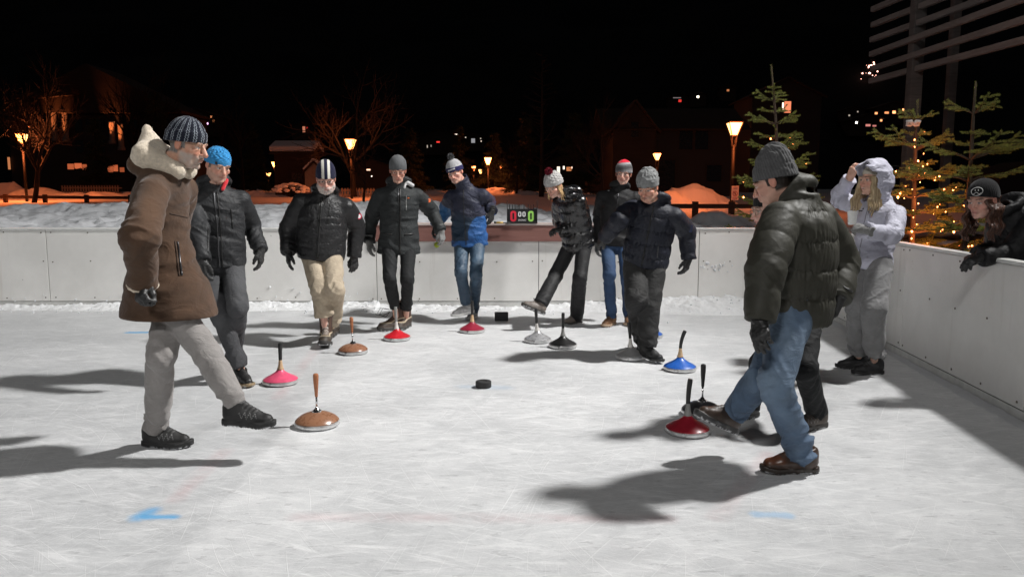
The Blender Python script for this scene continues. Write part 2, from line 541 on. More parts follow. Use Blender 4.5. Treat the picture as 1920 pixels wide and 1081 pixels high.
def mat_snow(name, tint=(0.80, 0.82, 0.85), scale=9.0, dirt=0.12):
    m, nt, b = new_mat(name)
    pos = N(nt, 'ShaderNodeNewGeometry').outputs['Position']
    n1 = N(nt, 'ShaderNodeTexNoise', {'Vector': pos, 'Scale': scale, 'Detail': 8.0, 'Roughness': 0.7}).outputs['Fac']
    n2 = N(nt, 'ShaderNodeTexNoise', {'Vector': pos, 'Scale': scale * 9, 'Detail': 4.0, 'Roughness': 0.7}).outputs['Fac']
    col = mix_(nt, math_(nt, 'MULTIPLY', N(nt, 'ShaderNodeMapRange', {'Value': n1, 'From Min': .45, 'From Max': .7}).outputs[0], dirt * 3), tint, [c * 0.72 for c in tint])
    L(nt, col, b.inputs['Base Color'])
    b.inputs['Roughness'].default_value = 0.75
    b.inputs['Specular IOR Level'].default_value = 0.25
    h = math_(nt, 'ADD', n1, math_(nt, 'MULTIPLY', n2, 0.35))
    L(nt, N(nt, 'ShaderNodeBump', {'Height': h, 'Strength': 0.6, 'Distance': 0.05}).outputs[0], b.inputs['Normal'])
    return m

def mat_board():
    """white plastic rink sheet: faint scuffs, rub marks and drips"""
    m, nt, b = new_mat('board_plastic')
    pos = N(nt, 'ShaderNodeNewGeometry').outputs['Position']
    st = N(nt, 'ShaderNodeMapping', {'Vector': pos, 'Scale': (9, 9, 0.7)}).outputs[0]
    drip = N(nt, 'ShaderNodeTexNoise', {'Vector': st, 'Scale': 1.0, 'Detail': 5.0, 'Roughness': 0.6}).outputs['Fac']
    cl = N(nt, 'ShaderNodeTexNoise', {'Vector': pos, 'Scale': 1.3, 'Detail': 6.0, 'Roughness': 0.65}).outputs['Fac']
    sp = N(nt, 'ShaderNodeTexNoise', {'Vector': pos, 'Scale': 17.0, 'Detail': 2.0, 'Roughness': 0.5}).outputs['Fac']
    col = mix_(nt, N(nt, 'ShaderNodeMapRange', {'Value': cl, 'From Min': .35, 'From Max': .65}).outputs[0], (0.72, 0.71, 0.685), (0.82, 0.81, 0.785))
    col = mix_(nt, math_(nt, 'MULTIPLY', N(nt, 'ShaderNodeMapRange', {'Value': drip, 'From Min': .6, 'From Max': .8}).outputs[0], 0.35), col, (0.48, 0.45, 0.40))
    col = mix_(nt, math_(nt, 'MULTIPLY', N(nt, 'ShaderNodeMapRange', {'Value': sp, 'From Min': .76, 'From Max': .79}).outputs[0], 0.7), col, (0.22, 0.20, 0.18))
    L(nt, col, b.inputs['Base Color'])
    b.inputs['Roughness'].default_value = 0.5
    L(nt, N(nt, 'ShaderNodeBump', {'Height': cl, 'Strength': 0.15, 'Distance': 0.02}).outputs[0], b.inputs['Normal'])
    return m

def mat_wood(name, c0, c1, scale=3.0, rough=0.75):
    m, nt, b = new_mat(name)
    o = N(nt, 'ShaderNodeTexCoord').outputs['Object']
    mp = N(nt, 'ShaderNodeMapping', {'Vector': o, 'Scale': (scale * 0.6, scale * 0.6, scale * 6)}).outputs[0]
    n1 = N(nt, 'ShaderNodeTexNoise', {'Vector': mp, 'Scale': 2.0, 'Detail': 7.0, 'Roughness': 0.65, 'Distortion': 1.0}).outputs['Fac']
    L(nt, mix_(nt, N(nt, 'ShaderNodeMapRange', {'Value': n1, 'From Min': .3, 'From Max': .7}).outputs[0], c0, c1), b.inputs['Base Color'])
    b.inputs['Roughness'].default_value = rough
    L(nt, N(nt, 'ShaderNodeBump', {'Height': n1, 'Strength': 0.3, 'Distance': 0.01}).outputs[0], b.inputs['Normal'])
    return m
# ------------------------------------------------------------------ the setting
M_ICE = mat_ice()
M_SNOW = mat_snow('piled_snow', (0.50, 0.51, 0.53), 7.0, 0.25)
M_SNOW2 = mat_snow('powder_snow', scale=4.0, dirt=0.05)
M_BOARD = mat_board()
M_DARK = mat('dark_metal', (0.03, 0.03, 0.032), 0.5, 0.6)
M_SEAM = mat('board_seam', (0.08, 0.075, 0.07), 0.8)
M_CAP = mat('board_cap', (0.72, 0.72, 0.70), 0.4, var=0.06)
M_STEEL = mat('screw_steel', (0.14, 0.12, 0.10), 0.5, 0.7)

def plane(name, x0, x1, y0, y1, z, m, kind='structure'):
    me = np_mesh(name, [(x0, y0, z), (x1, y0, z), (x1, y1, z), (x0, y1, z)], [(0, 1, 2, 3)], m, False)
    return finish(obj(name, me), kind=kind)

YB = float(at_z(960, 575)[1])                 # inner face of the back boards
HB = float(at_y(960, 427, YB)[2])             # height of the boards
pa, pb = at_z(1662, 655.5), at_z(1866, 764.5)
RD = nrm(pb - pa); RD[2] = 0                  # right boards run along this line (towards the camera)
RN = np.array([RD[1], -RD[0], 0])             # outward, to the right
if RN[0] < 0: RN = -RN
tq = (YB - pa[1]) / RD[1]
CORNER = pa + RD * tq
XC = float(CORNER[0])
plane('ice', -13, 5.2, -7, YB + 0.02, 0.0, M_ICE)

def grid(name, xs, ys, fz, m, kind='structure', smooth=True):
    X, Yg = np.meshgrid(xs, ys)
    Z = fz(X.ravel(), Yg.ravel()).reshape(X.shape)
    V = np.stack([X, Yg, Z], -1).reshape(-1, 3)
    nx, ny = len(xs), len(ys)
    i = (np.arange(ny - 1)[:, None] * nx + np.arange(nx - 1)[None]).ravel()
    Q = np.stack([i, i + 1, i + nx + 1, i + nx], 1)
    return finish(obj(name, np_mesh(name, V, Q, m, smooth)), kind=kind)

# --- white rink boards: one run at the back, one on the right, each a thing with sheets, cap, screws
def board_run(label, a, d, out, lens, name='rink_board', seam_h=0.075):
    """a: start on the ice, d: unit along, out: unit away from the ice"""
    root = empty(name, a, label, 'rink boards')
    a3 = np.array([0, 0, 0.0])
    rot = Matrix((d, out, (0, 0, 1))).transposed()
    s = 0.0
    scr = MB(); rnd = random.Random(len(lens))
    for ln in lens:
        c = a3 + d * (s + ln / 2) + out * 0.012 + np.array([0, 0, (HB - 0.03 + seam_h) / 2])
        MB().box(c, (ln - 0.008, 0.024, HB - 0.03 - seam_h), rot, 0.003).build('board_sheet', M_BOARD, root)
        for fx in np.linspace(0.06, ln - 0.06, 5):
            for z in (seam_h + 0.04, HB * 0.58, HB - 0.06):
                if HB * 0.4 < z < HB * 0.7 and rnd.random() < 0.25: continue
                p = a3 + d * (s + fx + rnd.uniform(-.02, .02)) - out * 0.001 + np.array([0, 0, z + rnd.uniform(-.01, .01)])
                scr.box(p, (0.014, 0.006, 0.014), rot)
        s += ln
    for k in range(3):
        for z in (0.3, 0.62):
            pass
    finish(scr.build('screw_heads', M_STEEL, root), kind='stuff')
    tot = s
    mid = a3 + d * tot / 2
    MB().box(mid + out * 0.02 + np.array([0, 0, seam_h / 2 - 0.004]), (tot, 0.03, seam_h - 0.008), rot).build('kick_plate', mat('kick_plastic', (0.62, 0.62, 0.60), 0.6), root)
    MB().box(mid + out * 0.045 + np.array([0, 0, HB / 2 - 0.02]), (tot, 0.02, HB - 0.06), rot).build('backing', M_SEAM, root)
    MB().box(mid + out * 0.03 + np.array([0, 0, HB - 0.013]), (tot, 0.09, 0.026), rot, 0.008).build('top_rail', M_CAP, root)
    for k in np.arange(0.1, tot, 2.0):
        MB().box(a3 + d * k + out * 0.105 + np.array([0, 0, HB / 2 - 0.03]), (0.06, 0.10, HB - 0.06), rot).build('post', M_DARK, root)
    return root

xs_seam = [float(at_y(x, 500, YB)[0]) for x in (90, 398, 706, 1010, 1310)]
lens = [2.04] * 2 + list(np.diff([xs_seam[0]] + xs_seam[1:])) + [XC + 0.03 - xs_seam[-1]]
board_run('white rink boards along the back of the ice', np.array([xs_seam[0] - 4.08, YB, 0.0]), np.array([1.0, 0, 0]), np.array([0, 1.0, 0]), lens)
s1 = at_z(1690, 669); s2 = at_z(1912, 791)
l0 = float((s1 - CORNER) @ RD); l1 = float((s2 - s1) @ RD)
board_run('white rink boards along the right side of the ice, in their own shade', np.array([XC, YB - 0.0, 0.0]) + RN * 0.0, RD, RN, [l0, l1, l1, l1])

# brown serving ledge let into the back boards, with a pale top
xl, xr = float(at_y(705, 440, YB)[0]), float(at_y(1145, 440, YB)[0])
zt, zb = float(at_y(960, 420.5, YB - 0.3)[2]), float(at_y(960, 453, YB - 0.1)[2])
ld = empty('serving_ledge', ((xl + xr) / 2, YB, 0), 'red-brown timber ledge with pale top edge on the back boards', 'ledge')
M_LEDGE = mat_wood('ledge_paint', (0.20, 0.085, 0.07), (0.25, 0.115, 0.095), 2.0, 0.6)
MB().box((0, -0.028, (zt + zb) / 2 - 0.012), (xr - xl, 0.05, zt - zb - 0.025), None, 0.004).build('front_board', M_LEDGE, ld)
MB().box((0, 0.07, zt - 0.010), (xr - xl + 0.02, 0.27, 0.028), None, 0.005).build('ledge_top', mat_wood('ledge_top', (0.45, 0.36, 0.33), (0.58, 0.5, 0.47), 2.0, 0.6), ld)
ZLEDGE = zt + 0.004

# --- snow: ridge of scraped ice at the foot of the boards, the bank behind them, the ground beyond
def lump(x, y, sc, o=4, seed=0): return fbm(np.stack([x * sc, y * sc, np.full_like(x, seed)], 1), o)
def rid(x, y, sc, seed=0): return 1 - 2 * np.abs(vnoise(np.stack([x * sc, y * sc, np.full_like(x, seed)], 1)))

def foot_z(x, y):
    d = YB - y
    amp = 0.055 + 0.05 * lump(x, y * 0, 0.6, 2, 3) + 0.075 * np.clip((x - 0.8) / 1.4, 0, 1)
    amp = np.where((x > -1.7) & (x < 0.2), amp * 0.45, amp)
    prof = np.clip(1 - d / (0.42 + 0.2 * lump(x, y * 0, 1.1, 2, 9) + 0.25 * np.clip((x - 0.8) / 1.4, 0, 1)), 0, 1)
    z = amp * prof ** 0.7 + prof ** 0.5 * (0.030 * lump(x, y, 9, 4, 1) + 0.014 * rid(x, y, 22, 5) * (0.3 + prof))
    z = z - 0.012 + 0.01 * lump(x, y, 2.0, 3, 12)
    return z
grid('snow_ridge', np.arange(-9, XC - 0.02, 0.018), np.concatenate([np.arange(YB - 0.95, YB - 0.004, 0.018), [YB - 0.003]]), foot_z, mat_snow('scraped_snow', (0.82, 0.83, 0.84), 24.0, 0.1))

def foot_r(x, y):       # narrow rim of slush along the right boards; x runs along the boards, y away from them
    prof = np.clip(1 - y / (0.10 + 0.06 * lump(x, y * 0, 1.3, 2, 4)), 0, 1)
    return prof * (0.02 + 0.012 * lump(x, y, 12, 3, 2)) - 0.006
xs = np.arange(0.05, l0 + 2 * l1, 0.02); ys = np.arange(0.001, 0.3, 0.02)
X, Yg = np.meshgrid(xs, ys); Z = foot_r(X.ravel(), Yg.ravel()).reshape(X.shape)
P3 = CORNER + X[..., None] * RD - Yg[..., None] * RN; P3[..., 2] = Z
nx, ny = len(xs), len(ys); i = (np.arange(ny - 1)[:, None] * nx + np.arange(nx - 1)[None]).ravel()
finish(obj('slush_rim', np_mesh('slush_rim', P3.reshape(-1, 3), np.stack([i, i + nx, i + nx + 1, i + 1], 1), mat_snow('slush', (0.6, 0.61, 0.63), 20.0, 0.1))), kind='structure')

# clods of snow stuck to the foot of the back boards
rnd = random.Random(21)
def clods(name, label, spots):
    bm = bmesh.new()
    for (x, y, z, r) in spots:
        Mx = Matrix.Translation((x, y, z)) @ Euler((rnd.uniform(0, 3), rnd.uniform(0, 3), 0)).to_matrix().to_4x4() @ Matrix.Diagonal((r * rnd.uniform(.8, 1.6), r * rnd.uniform(.25, .4), r * rnd.uniform(.6, 1.1), 1))
        g = bmesh.ops.create_icosphere(bm, subdivisions=2, radius=1.0, matrix=Mx)
        for v in g['verts']:
            v.co += Vector((rnd.uniform(-1, 1), rnd.uniform(-.4, .4), rnd.uniform(-1, 1))) * r * 0.16
    me = bpy.data.meshes.new(name); bm.to_mesh(me); bm.free(); me.materials.append(M_SNOW2)
    for p in me.polygons: p.use_smooth = True
    return finish(obj(name, me), kind='stuff', label=label)
sp = []
for k in range(70):
    px = rnd.choice([rnd.uniform(0, 235), rnd.uniform(470, 700), rnd.uniform(1280, 1500), rnd.uniform(1290, 1420)])
    x = float(at_y(px, 540, YB)[0])
    z = abs(rnd.gauss(0.0, 0.05)) + (0.11 if px < 700 else 0.13) * rnd.uniform(0.5, 1.25)
    sp.append((x, YB - 0.008, z, rnd.uniform(0.005, 0.014)))
for k in range(14):
    px = rnd.gauss(1348, 22); x = float(at_y(px, 500, YB)[0]); sp.append((x, YB - 0.004, rnd.gauss(0.50, 0.035), rnd.uniform(0.008, 0.022)))
clods('snow_clods', 'lumps of snow stuck to the foot of the white boards', sp)
sp = []
for k in range(300):
    x = rnd.uniform(-8, XC - 0.1); y = YB - abs(rnd.gauss(0.25, 0.25)) - 0.02
    sp.append((x, y, 0.005 + float(max(0, foot_z(np.array([x]), np.array([y]))[0])), rnd.uniform(0.004, 0.013)))
clods('snow_crumbs', 'crumbs of snow scattered along the back boards', sp)

ridge_px = [(-400, 385), (0, 384), (230, 373), (480, 379), (640, 378), (800, 372), (900, 380), (960, 384), (1020, 391), (1100, 381), (1180, 384), (1240, 402), (1290, 418), (1330, 424), (1450, 426), (1600, 426), (2000, 430)]
YR = 14.5
rx = np.array([at_y(p[0], p[1], YR)[0] for p in ridge_px]); rz = np.array([at_y(p[0], p[1], YR)[2] - .12 for p in ridge_px])
def bank_z(x, y):
    top = np.interp(x, rx, rz)
    t = np.clip((y - (YB + 0.2)) / (YR - YB - 0.2), 0, 1)
    z0 = HB - 0.10
    z = z0 + (top - z0) * (t ** 0.75)
    bk = np.clip((y - YR) / 6.0, 0, 1)
    z = z - bk * bk * (3 - 2 * bk) * (top - 0.45)
    amp = np.clip((y - YB) / 0.6, 0.1, 1)
    z = z + amp * (0.10 * lump(x, y, 1.1, 3, 31) + 0.055 * rid(x, y, 2.6, 8) + 0.042 * rid(x + 0.3 * lump(x, y, 3, 2, 6), y, 5.5, 4) + 0.02 * lump(x, y, 12, 3, 7)) * (1 - 0.6 * bk)
    # trodden dips
    return z
def ground_z(x, y):
    z = 0.45 + np.clip((y - 20) / 25, 0, 1) * 0.75 + np.clip((y - 45) / 100, 0, 1) * 1.0
    return z + 0.10 * lump(x, y, 0.25, 3, 2) + 0.04 * lump(x, y, 1.0, 3, 14)
grid('snow_bank', np.arange(-13, 16, 0.05), np.concatenate([np.arange(YB + 0.16, 16, 0.045), np.arange(16, 21.5, 0.25)]), bank_z, M_SNOW)
grid('snow_ground', np.arange(-110, 111, 1.4), np.arange(20.8, 140, 0.9), ground_z, M_SNOW2)
# ground on the camera side and right of the rink
plane('ground', -400, 400, -200, 700, -0.12, M_SNOW2)

def gz(x, y):
    x = np.array([float(x)]); y = np.array([float(y)])
    return float(ground_z(x, y)[0]) if y[0] > 20.8 else float(bank_z(x, y)[0])

def mound(name, px, py, Y, w, h, dep, seed, label_kind='structure'):
    """heaped snow: top at pixel px,py at distance Y"""
    c = at_y(px, py, Y); x0 = c[0]; g = gz(x0, Y)
    H = c[2] - g
    def fz(x, y):
        u = (x - x0) / w; v = (y - Y) / dep
        r = np.sqrt(u * u + v * v) + 0.35 * lump(x, y, 1.6 / w * 1.2, 3, seed)
        b = np.clip(1 - r, 0, 1)
        return g - 0.12 + (H + 0.12) * (b * b * (3 - 2 * b)) ** 0.8 + 0.10 * lump(x, y, 1.2, 4, seed + 3) * np.clip(b * 3, 0, 1) + 0.05 * rid(x, y, 2.4, seed) * np.clip(b * 3, 0, 1)
    st = max(w / 40, 0.06)
    return grid(name, np.arange(x0 - 1.4 * w, x0 + 1.4 * w, st), np.arange(Y - 1.4 * dep, Y + 1.4 * dep, st), fz, M_SNOW2)

mound('snow_mound', 1300, 347, 31.5, 2.6, 1, 1.6, 1)
mound('snow_mound', 1255, 358, 30.5, 1.6, 1, 1.3, 2)
mound('snow_mound', 1395, 384, 26.5, 1.6, 1, 1.4, 3)
mound('snow_mound', 1440, 392, 23.5, 1.3, 1, 1.0, 17)
mound('snow_mound', 1345, 397, 22.5, 1.4, 1, 1.0, 18)
for (px, py, Y, w) in [(25, 342, 48, 2.0), (70, 352, 45, 2.4), (135, 360, 44, 3.0), (195, 361, 44, 2.6), (245, 362, 46, 2.4), (430, 352, 52, 2.2), (620, 364, 48, 2.6), (700, 362, 48, 2.4), (480, 357, 50, 1.6), (880, 356, 62, 2.6), (935, 352, 66, 2.6), (990, 358, 60, 2.0), (820, 358, 58, 2.2)]:
    mound('snow_mound', px, py, Y, w, 1, w * 0.6, int(px) % 37)
mound('snow_mound', 1765, 420, 11.5, 1.5, 1, 0.9, 5)
mound('snow_mound', 1690, 445, 10.6, 1.0, 1, 0.7, 6)
mound('snow_mound', 1560, 432, 11.0, 1.2, 1, 0.7, 9)

# --- the mountain behind the town: dark forest and meadow
def mtn_z(x, y):
    t = np.clip((y - 138) / 420, 0, 1)
    h = 2 + 230 * t ** 0.9 + 14 * lump(x, y, 0.012, 4, 3) * np.clip(t * 6, 0, 1)
    return h + 2.5 * rid(x, y, 0.10, 6) * np.clip(t * 9, 0, 1)
grid('mountain', np.arange(-430, 431, 8.0), np.concatenate([np.arange(136, 300, 5.0), np.arange(300, 640, 10.0)]), mtn_z, mat('forest_slope', (0.022, 0.024, 0.026), 0.95, spec=0.1, var=0.4, vs=0.05))
def mz(x, y): return float(mtn_z(np.array([float(x)]), np.array([float(y)]))[0])
# ------------------------------------------------------------------ ice stocks
M_RIM = mat('stock_rim', (0.62, 0.62, 0.62), 0.32, 0.7, var=0.2, vs=14)
M_SOLE = mat('stock_sole', (0.03, 0.03, 0.03), 0.6)
M_GRIP = mat('grip_rubber', (0.018, 0.018, 0.018), 0.55, bump=(120, .3, .001))
M_CHROME = mat('chrome', (0.7, 0.7, 0.7), 0.15, 1.0, var=0.05)

def stock(label, px, py, style, colr, neck, grip, tilt=(0, 0), bend=0.0, H=0.31, D=0.272, metal=0.0, rough=0.35, yaw=0.0, pos=None):
    """px,py: middle of the foot of the plate"""
    p = at_z(px, py) if pos is None else np.array(pos)
    r = D / 2
    if pos is None: p = p + np.array([0, r * 0.93, 0])
    root = empty('ice_stock', (p[0], p[1], 0.0), label, 'ice stock', 'ice stocks standing on the rink', yaw)
    MB().lathe([(0, 0.001), (r * .86, 0.001), (r * .90, 0.006), (0, 0.006)], 48).build('running_sole', M_SOLE, root)
    smooth_by_angle(MB().lathe([(r * .90, 0.0045), (r * .97, 0.007), (r, 0.013), (r, 0.026), (r * .985, 0.032), (r * .94, 0.034)], 56).build('metal_rim', M_RIM, root))
    mb_ = mat('stock_body ' + label, colr, rough, metal, coat=0.3, var=0.12, vs=30)
    top = Matrix.Rotation(tilt[0], 4, 'X') @ Matrix.Rotation(tilt[1], 4, 'Y')
    if style == 'dome':
        smooth_by_angle(MB().lathe([(r * .955, 0.033), (r * .97, 0.038), (r * .93, 0.045), (r * .85, 0.055), (r * .72, 0.067), (r * .55, 0.078), (r * .36, 0.086), (r * .18, 0.091), (0, 0.092)], 56).build('body', mb_, root), 50)
        smooth_by_angle(MB().lathe([(0.030, 0.086), (0.028, 0.098), (0.016, 0.107), (0.010, 0.116), (0.0065, 0.12)], 24).build('collar', M_CHROME, root))
        s = MB().lathe([(0.0062, 0.11), (0.0062, 0.19)], 14, top).build('rod', M_CHROME, root, True)
        prof = [(0.007, 0.185), (0.0095, 0.19), (0.0105, 0.21), (0.0135, 0.25), (0.0165, 0.29), (0.0175, H - 0.015), (0.015, H - 0.004), (0.008, H), (0, H + .001)]
        smooth_by_angle(MB().lathe(prof, 20, top).build('handle', grip, root), 60)
    else:
        prof = [(r * .95, 0.033), (r * .955, 0.037), (r * .90, 0.043), (r * .78, 0.053), (r * .62, 0.064), (r * .46, 0.076), (r * .33, 0.088), (r * .22, 0.100), (r * .165, 0.112)]
        smooth_by_angle(MB().lathe(prof, 56).build('body', mb_, root), 50)
        r0 = r * .165
        smooth_by_angle(MB().lathe([(r0 + .001, 0.108), (r0 + .004, 0.114), (r0 + .001, 0.121), (r0 * .9, 0.13), (r0 * .72, 0.15), (0.0125, 0.185)], 20, top).build('neck', neck, root), 60)
        pts = []; rad = []
        for k in range(9):
            t = k / 8; z = 0.175 + (H - 0.175) * t
            q = top @ Vector((bend * t * t, 0, z)); pts.append(q)
            rad.append(0.0125 + 0.004 * t if k < 8 else 0.014)
        b = MB().tube(pts, rad, 14).build('handle', grip, root, True)
        smooth_by_angle(b, 60)
    return root

M_TURNED = mat_wood('turned_wood', (0.30, 0.10, 0.04), (0.38, 0.15, 0.06), 6, 0.35)
M_NECKW = mat_wood('pale_wood', (0.50, 0.34, 0.19), (0.60, 0.42, 0.25), 6, 0.5)
M_TAPE = mat('white_tape', (0.62, 0.60, 0.57), 0.7)
M_TAPEG = mat('grey_tape', (0.25, 0.25, 0.24), 0.6)
stock('pink ice stock with black handle beside the boots of the man in the blue beanie', 517, 726, 'bell', (0.80, 0.10, 0.20), M_NECKW, M_GRIP, (0, 0.02), H=0.315)
stock('large brown domed ice stock nearest the raised black hiking shoe', 585, 809, 'dome', (0.28, 0.135, 0.075), None, M_TURNED, (0, 0.0), H=0.335, rough=0.3, D=0.278)
stock('brown domed ice stock with wooden grip in front of the lifted pac boot', 657, 667, 'dome', (0.30, 0.14, 0.08), None, M_TURNED, (0, -0.03), H=0.335, rough=0.3)
stock('bright red ice stock with white taped neck before the man in the dark parka', 741, 641, 'bell', (0.55, 0.015, 0.025), M_TAPE, M_TAPEG, (0, -0.03), H=0.33)
stock('dark red ice stock in front of the grey sneaker', 884, 626, 'bell', (0.30, 0.02, 0.045), M_NECKW, M_GRIP, (0, 0.01), H=0.33)
stock('silver ice stock under the lifted shoe of the woman in the glossy jacket', 1009, 645, 'bell', (0.42, 0.42, 0.43), M_TAPE, M_GRIP, (0, -0.06), H=0.33, metal=0.35, rough=0.3)
stock('black ice stock beside the silver one', 1057, 655.5, 'bell', (0.012, 0.012, 0.012), M_TAPEG, M_GRIP, (0, 0.0), H=0.33)
stock('grey metal ice stock touching the black shoe of the man in the navy puffer jacket', 1187, 678, 'bell', (0.40, 0.40, 0.40), M_TAPE, M_GRIP, (0, -0.05), H=0.325, metal=0.35, rough=0.35, bend=-0.01)
stock('blue ice stock half hidden behind the dark trousers', 1222, 636, 'bell', (0.02, 0.12, 0.50), M_NECKW, M_GRIP, (0, 0.0), H=0.31)
stock('blue ice stock with pale wooden neck and bent black handle, standing free', 1281, 700, 'bell', (0.02, 0.12, 0.50), M_NECKW, M_GRIP, (0, 0.0), bend=0.035, H=0.33)
stock('deep red ice stock nearest the camera, before the kicking brown shoe', 1298, 823, 'bell', (0.30, 0.012, 0.025), M_TAPEG, M_GRIP, (0, -0.01), bend=0.012, H=0.335)
stock('dark domed ice stock with slim metal rod behind the red one', 1325, 787, 'dome', (0.05, 0.05, 0.055), None, M_GRIP, (0, 0.0), H=0.34)

# target puck and black block
p = at_z(906, 729)
pk = MB().lathe([(0.022, 0.044), (0.03, 0.050), (0.054, 0.050), (0.059, 0.046), (0.060, 0.008), (0.056, 0.001), (0, 0.001)], 40, cap=False)
pk.lathe([(0.022, 0.044), (0, 0.044)], 40, cap=False)
o = pk.build('puck', mat('puck_rubber', (0.02, 0.02, 0.02), 0.65, bump=(40, .3, .002)), None, M=Matrix.Translation((p[0], p[1] + 0.055, 0)))
smooth_by_angle(o, 40); finish(o, 'black rubber target puck with a hollow top, alone on a patch of blue paint', 'puck')
p = at_z(940, 602)
o = MB().box((0, 0, 0.05), (0.155, 0.075, 0.098), None, 0.006).build('block', mat('block_rubber', (0.012, 0.012, 0.013), 0.7), None, M=Matrix.Translation((p[0], p[1] + 0.04, 0)) @ Matrix.Rotation(0.05, 4, 'Z'))
finish(o, 'black rectangular block lying on the ice near the back boards', 'block')

# ------------------------------------------------------------------ scoreboard and pen on the ledge
c0 = at_y(950.5, 419.5, YB - 0.06); c1 = at_y(1007.5, 419.5, YB - 0.06)
W = float(c1[0] - c0[0]); Hs = W * 0.47
sb = empty('scoreboard', ((c0[0] + c1[0]) / 2, YB - 0.06, ZLEDGE), 'black flip scoreboard showing a red 0 and a green 0 on the brown ledge', 'scoreboard')
M_SBK = mat('score_black', (0.010, 0.010, 0.011), 0.5, var=0.05)
MB().box((0, 0.03, Hs / 2), (W, 0.012, Hs), None, 0.003).build('back_plate', M_SBK, sb)
MB().box((0, 0.02, 0.01), (W, 0.09, 0.018), None, 0.003).build('foot', M_SBK, sb)
for sx in (-1, 1):
    MB().box((sx * (W / 2 - .004), 0.01, Hs / 2 + 0.055), (0.008, 0.04, Hs + 0.11 - 0.01), None, 0.002).build('side_bar', M_SBK, sb)
def zero(w, h, th):
    def outl(a, b, rr, n=10):
        pts = []
        for cx, cy, a0 in ((a - rr, b - rr, 0), (-a + rr, b - rr, 90), (-a + rr, -b + rr, 180), (a - rr, -b + rr, 270)):
            for k in range(n + 1):
                t = R(a0 + 90 * k / n); pts.append((cx + rr * math.cos(t), cy + rr * math.sin(t)))
        return pts
    o_, i_ = outl(w / 2, h / 2, w * .45), outl(w / 2 - th, h / 2 - th, (w / 2 - th) * .7)
    n = len(o_); V = []; 
    for yy in (0, -0.003):
        V += [(x, yy, z) for x, z in o_] + [(x, yy, z) for x, z in i_]
    Q = []
    for k in range(n):
        k2 = (k + 1) % n
        Q += [(2 * n + k, 2 * n + k2, 3 * n + k2, 3 * n + k), (k, k2, 2 * n + k2, 2 * n + k), (n + k2, n + k, 3 * n + k, 3 * n + k2)]
    return V, Q
def card(cx, cz, w, h, dw, dh, th, colr, nm):
    cd = MB().box((cx, 0.018, cz), (w, 0.006, h), None, 0.002).build('number_card', M_SBK, sb)
    V, Q = zero(dw, dh, th)
    V = np.array(V) + np.array([cx, 0.0135, cz])
    finish(obj('digit', np_mesh('digit', V, Q, mat(nm, colr, 0.6, var=0.05), False), cd), '%s number zero' % nm.split('_')[0])
dz = Hs * .56
card(-W * .29, dz - .012, W * .30, Hs * .84, W * .195, Hs * .74, W * .068, (0.75, 0.02, 0.05), 'red_print')
card(W * .29, dz - .012, W * .30, Hs * .84, W * .195, Hs * .74, W * .068, (0.36, 0.75, 0.13), 'green_print')
card(-W * .078, dz + Hs * .07, W * .13, Hs * .5, W * .105, Hs * .36, W * .034, (0.8, 0.8, 0.8), 'white_print')
card(W * .062, dz + Hs * .07, W * .13, Hs * .5, W * .105, Hs * .36, W * .034, (0.8, 0.8, 0.8), 'white_print')
def text(name, body, size, m, parent, loc, rot=(R(90), 0, 0), ext=0.0006, shear=0.0, align='CENTER'):
    cu = bpy.data.curves.new(name, 'FONT'); cu.body = body; cu.size = size; cu.extrude = ext; cu.shear = shear
    cu.align_x = align; cu.align_y = 'CENTER'; cu.offset = size * 0.015
    o = bpy.data.objects.new(name, cu); COL.objects.link(o); cu.materials.append(m)
    me = bpy.data.meshes.new_from_object(o.evaluated_get(bpy.context.evaluated_depsgraph_get()))
    bpy.data.objects.remove(o); me.materials.clear(); me.materials.append(m)
    o = obj(name, me, parent); o.location = [float(v) for v in loc]; o.rotation_euler = rot
    return o
text('maker_name', 'DONIC', Hs * .17, mat('white_print', (0.8, 0.8, 0.8), 0.6), sb, (0, 0.014, Hs * .22), shear=0.2)
for cx in (-.41, -.32, -.23, -.10, .06, .20, .29, .38):
    MB().tube([(cx * W, 0.03, Hs * .97), (cx * W, 0.028, Hs * 1.28), (cx * W, 0.012, Hs * 1.30), (cx * W, 0.010, Hs * .98)], W * .013, 6).build('ring_loop', M_SBK, sb)
p = at_y(939, 419, YB - 0.1)
pn = empty('marker_pen', (p[0], YB - 0.12, ZLEDGE), 'short black and yellow marker pen lying beside the scoreboard', 'pen')
MB().tube([(-0.055, 0, 0.011), (0.03, 0.0, 0.011)], 0.011, 10).build('barrel', mat('pen_yellow', (0.65, 0.42, 0.08), 0.5), pn, True)
MB().tube([(-0.085, 0, 0.012), (-0.053, 0, 0.012)], 0.012, 10).build('cap', M_SBK, pn, True)
MB().tube([(0.029, 0, 0.010), (0.075, 0.01, 0.009), (0.13, 0.004, 0.006)], 0.006, 8).build('cord', M_SBK, pn, True)

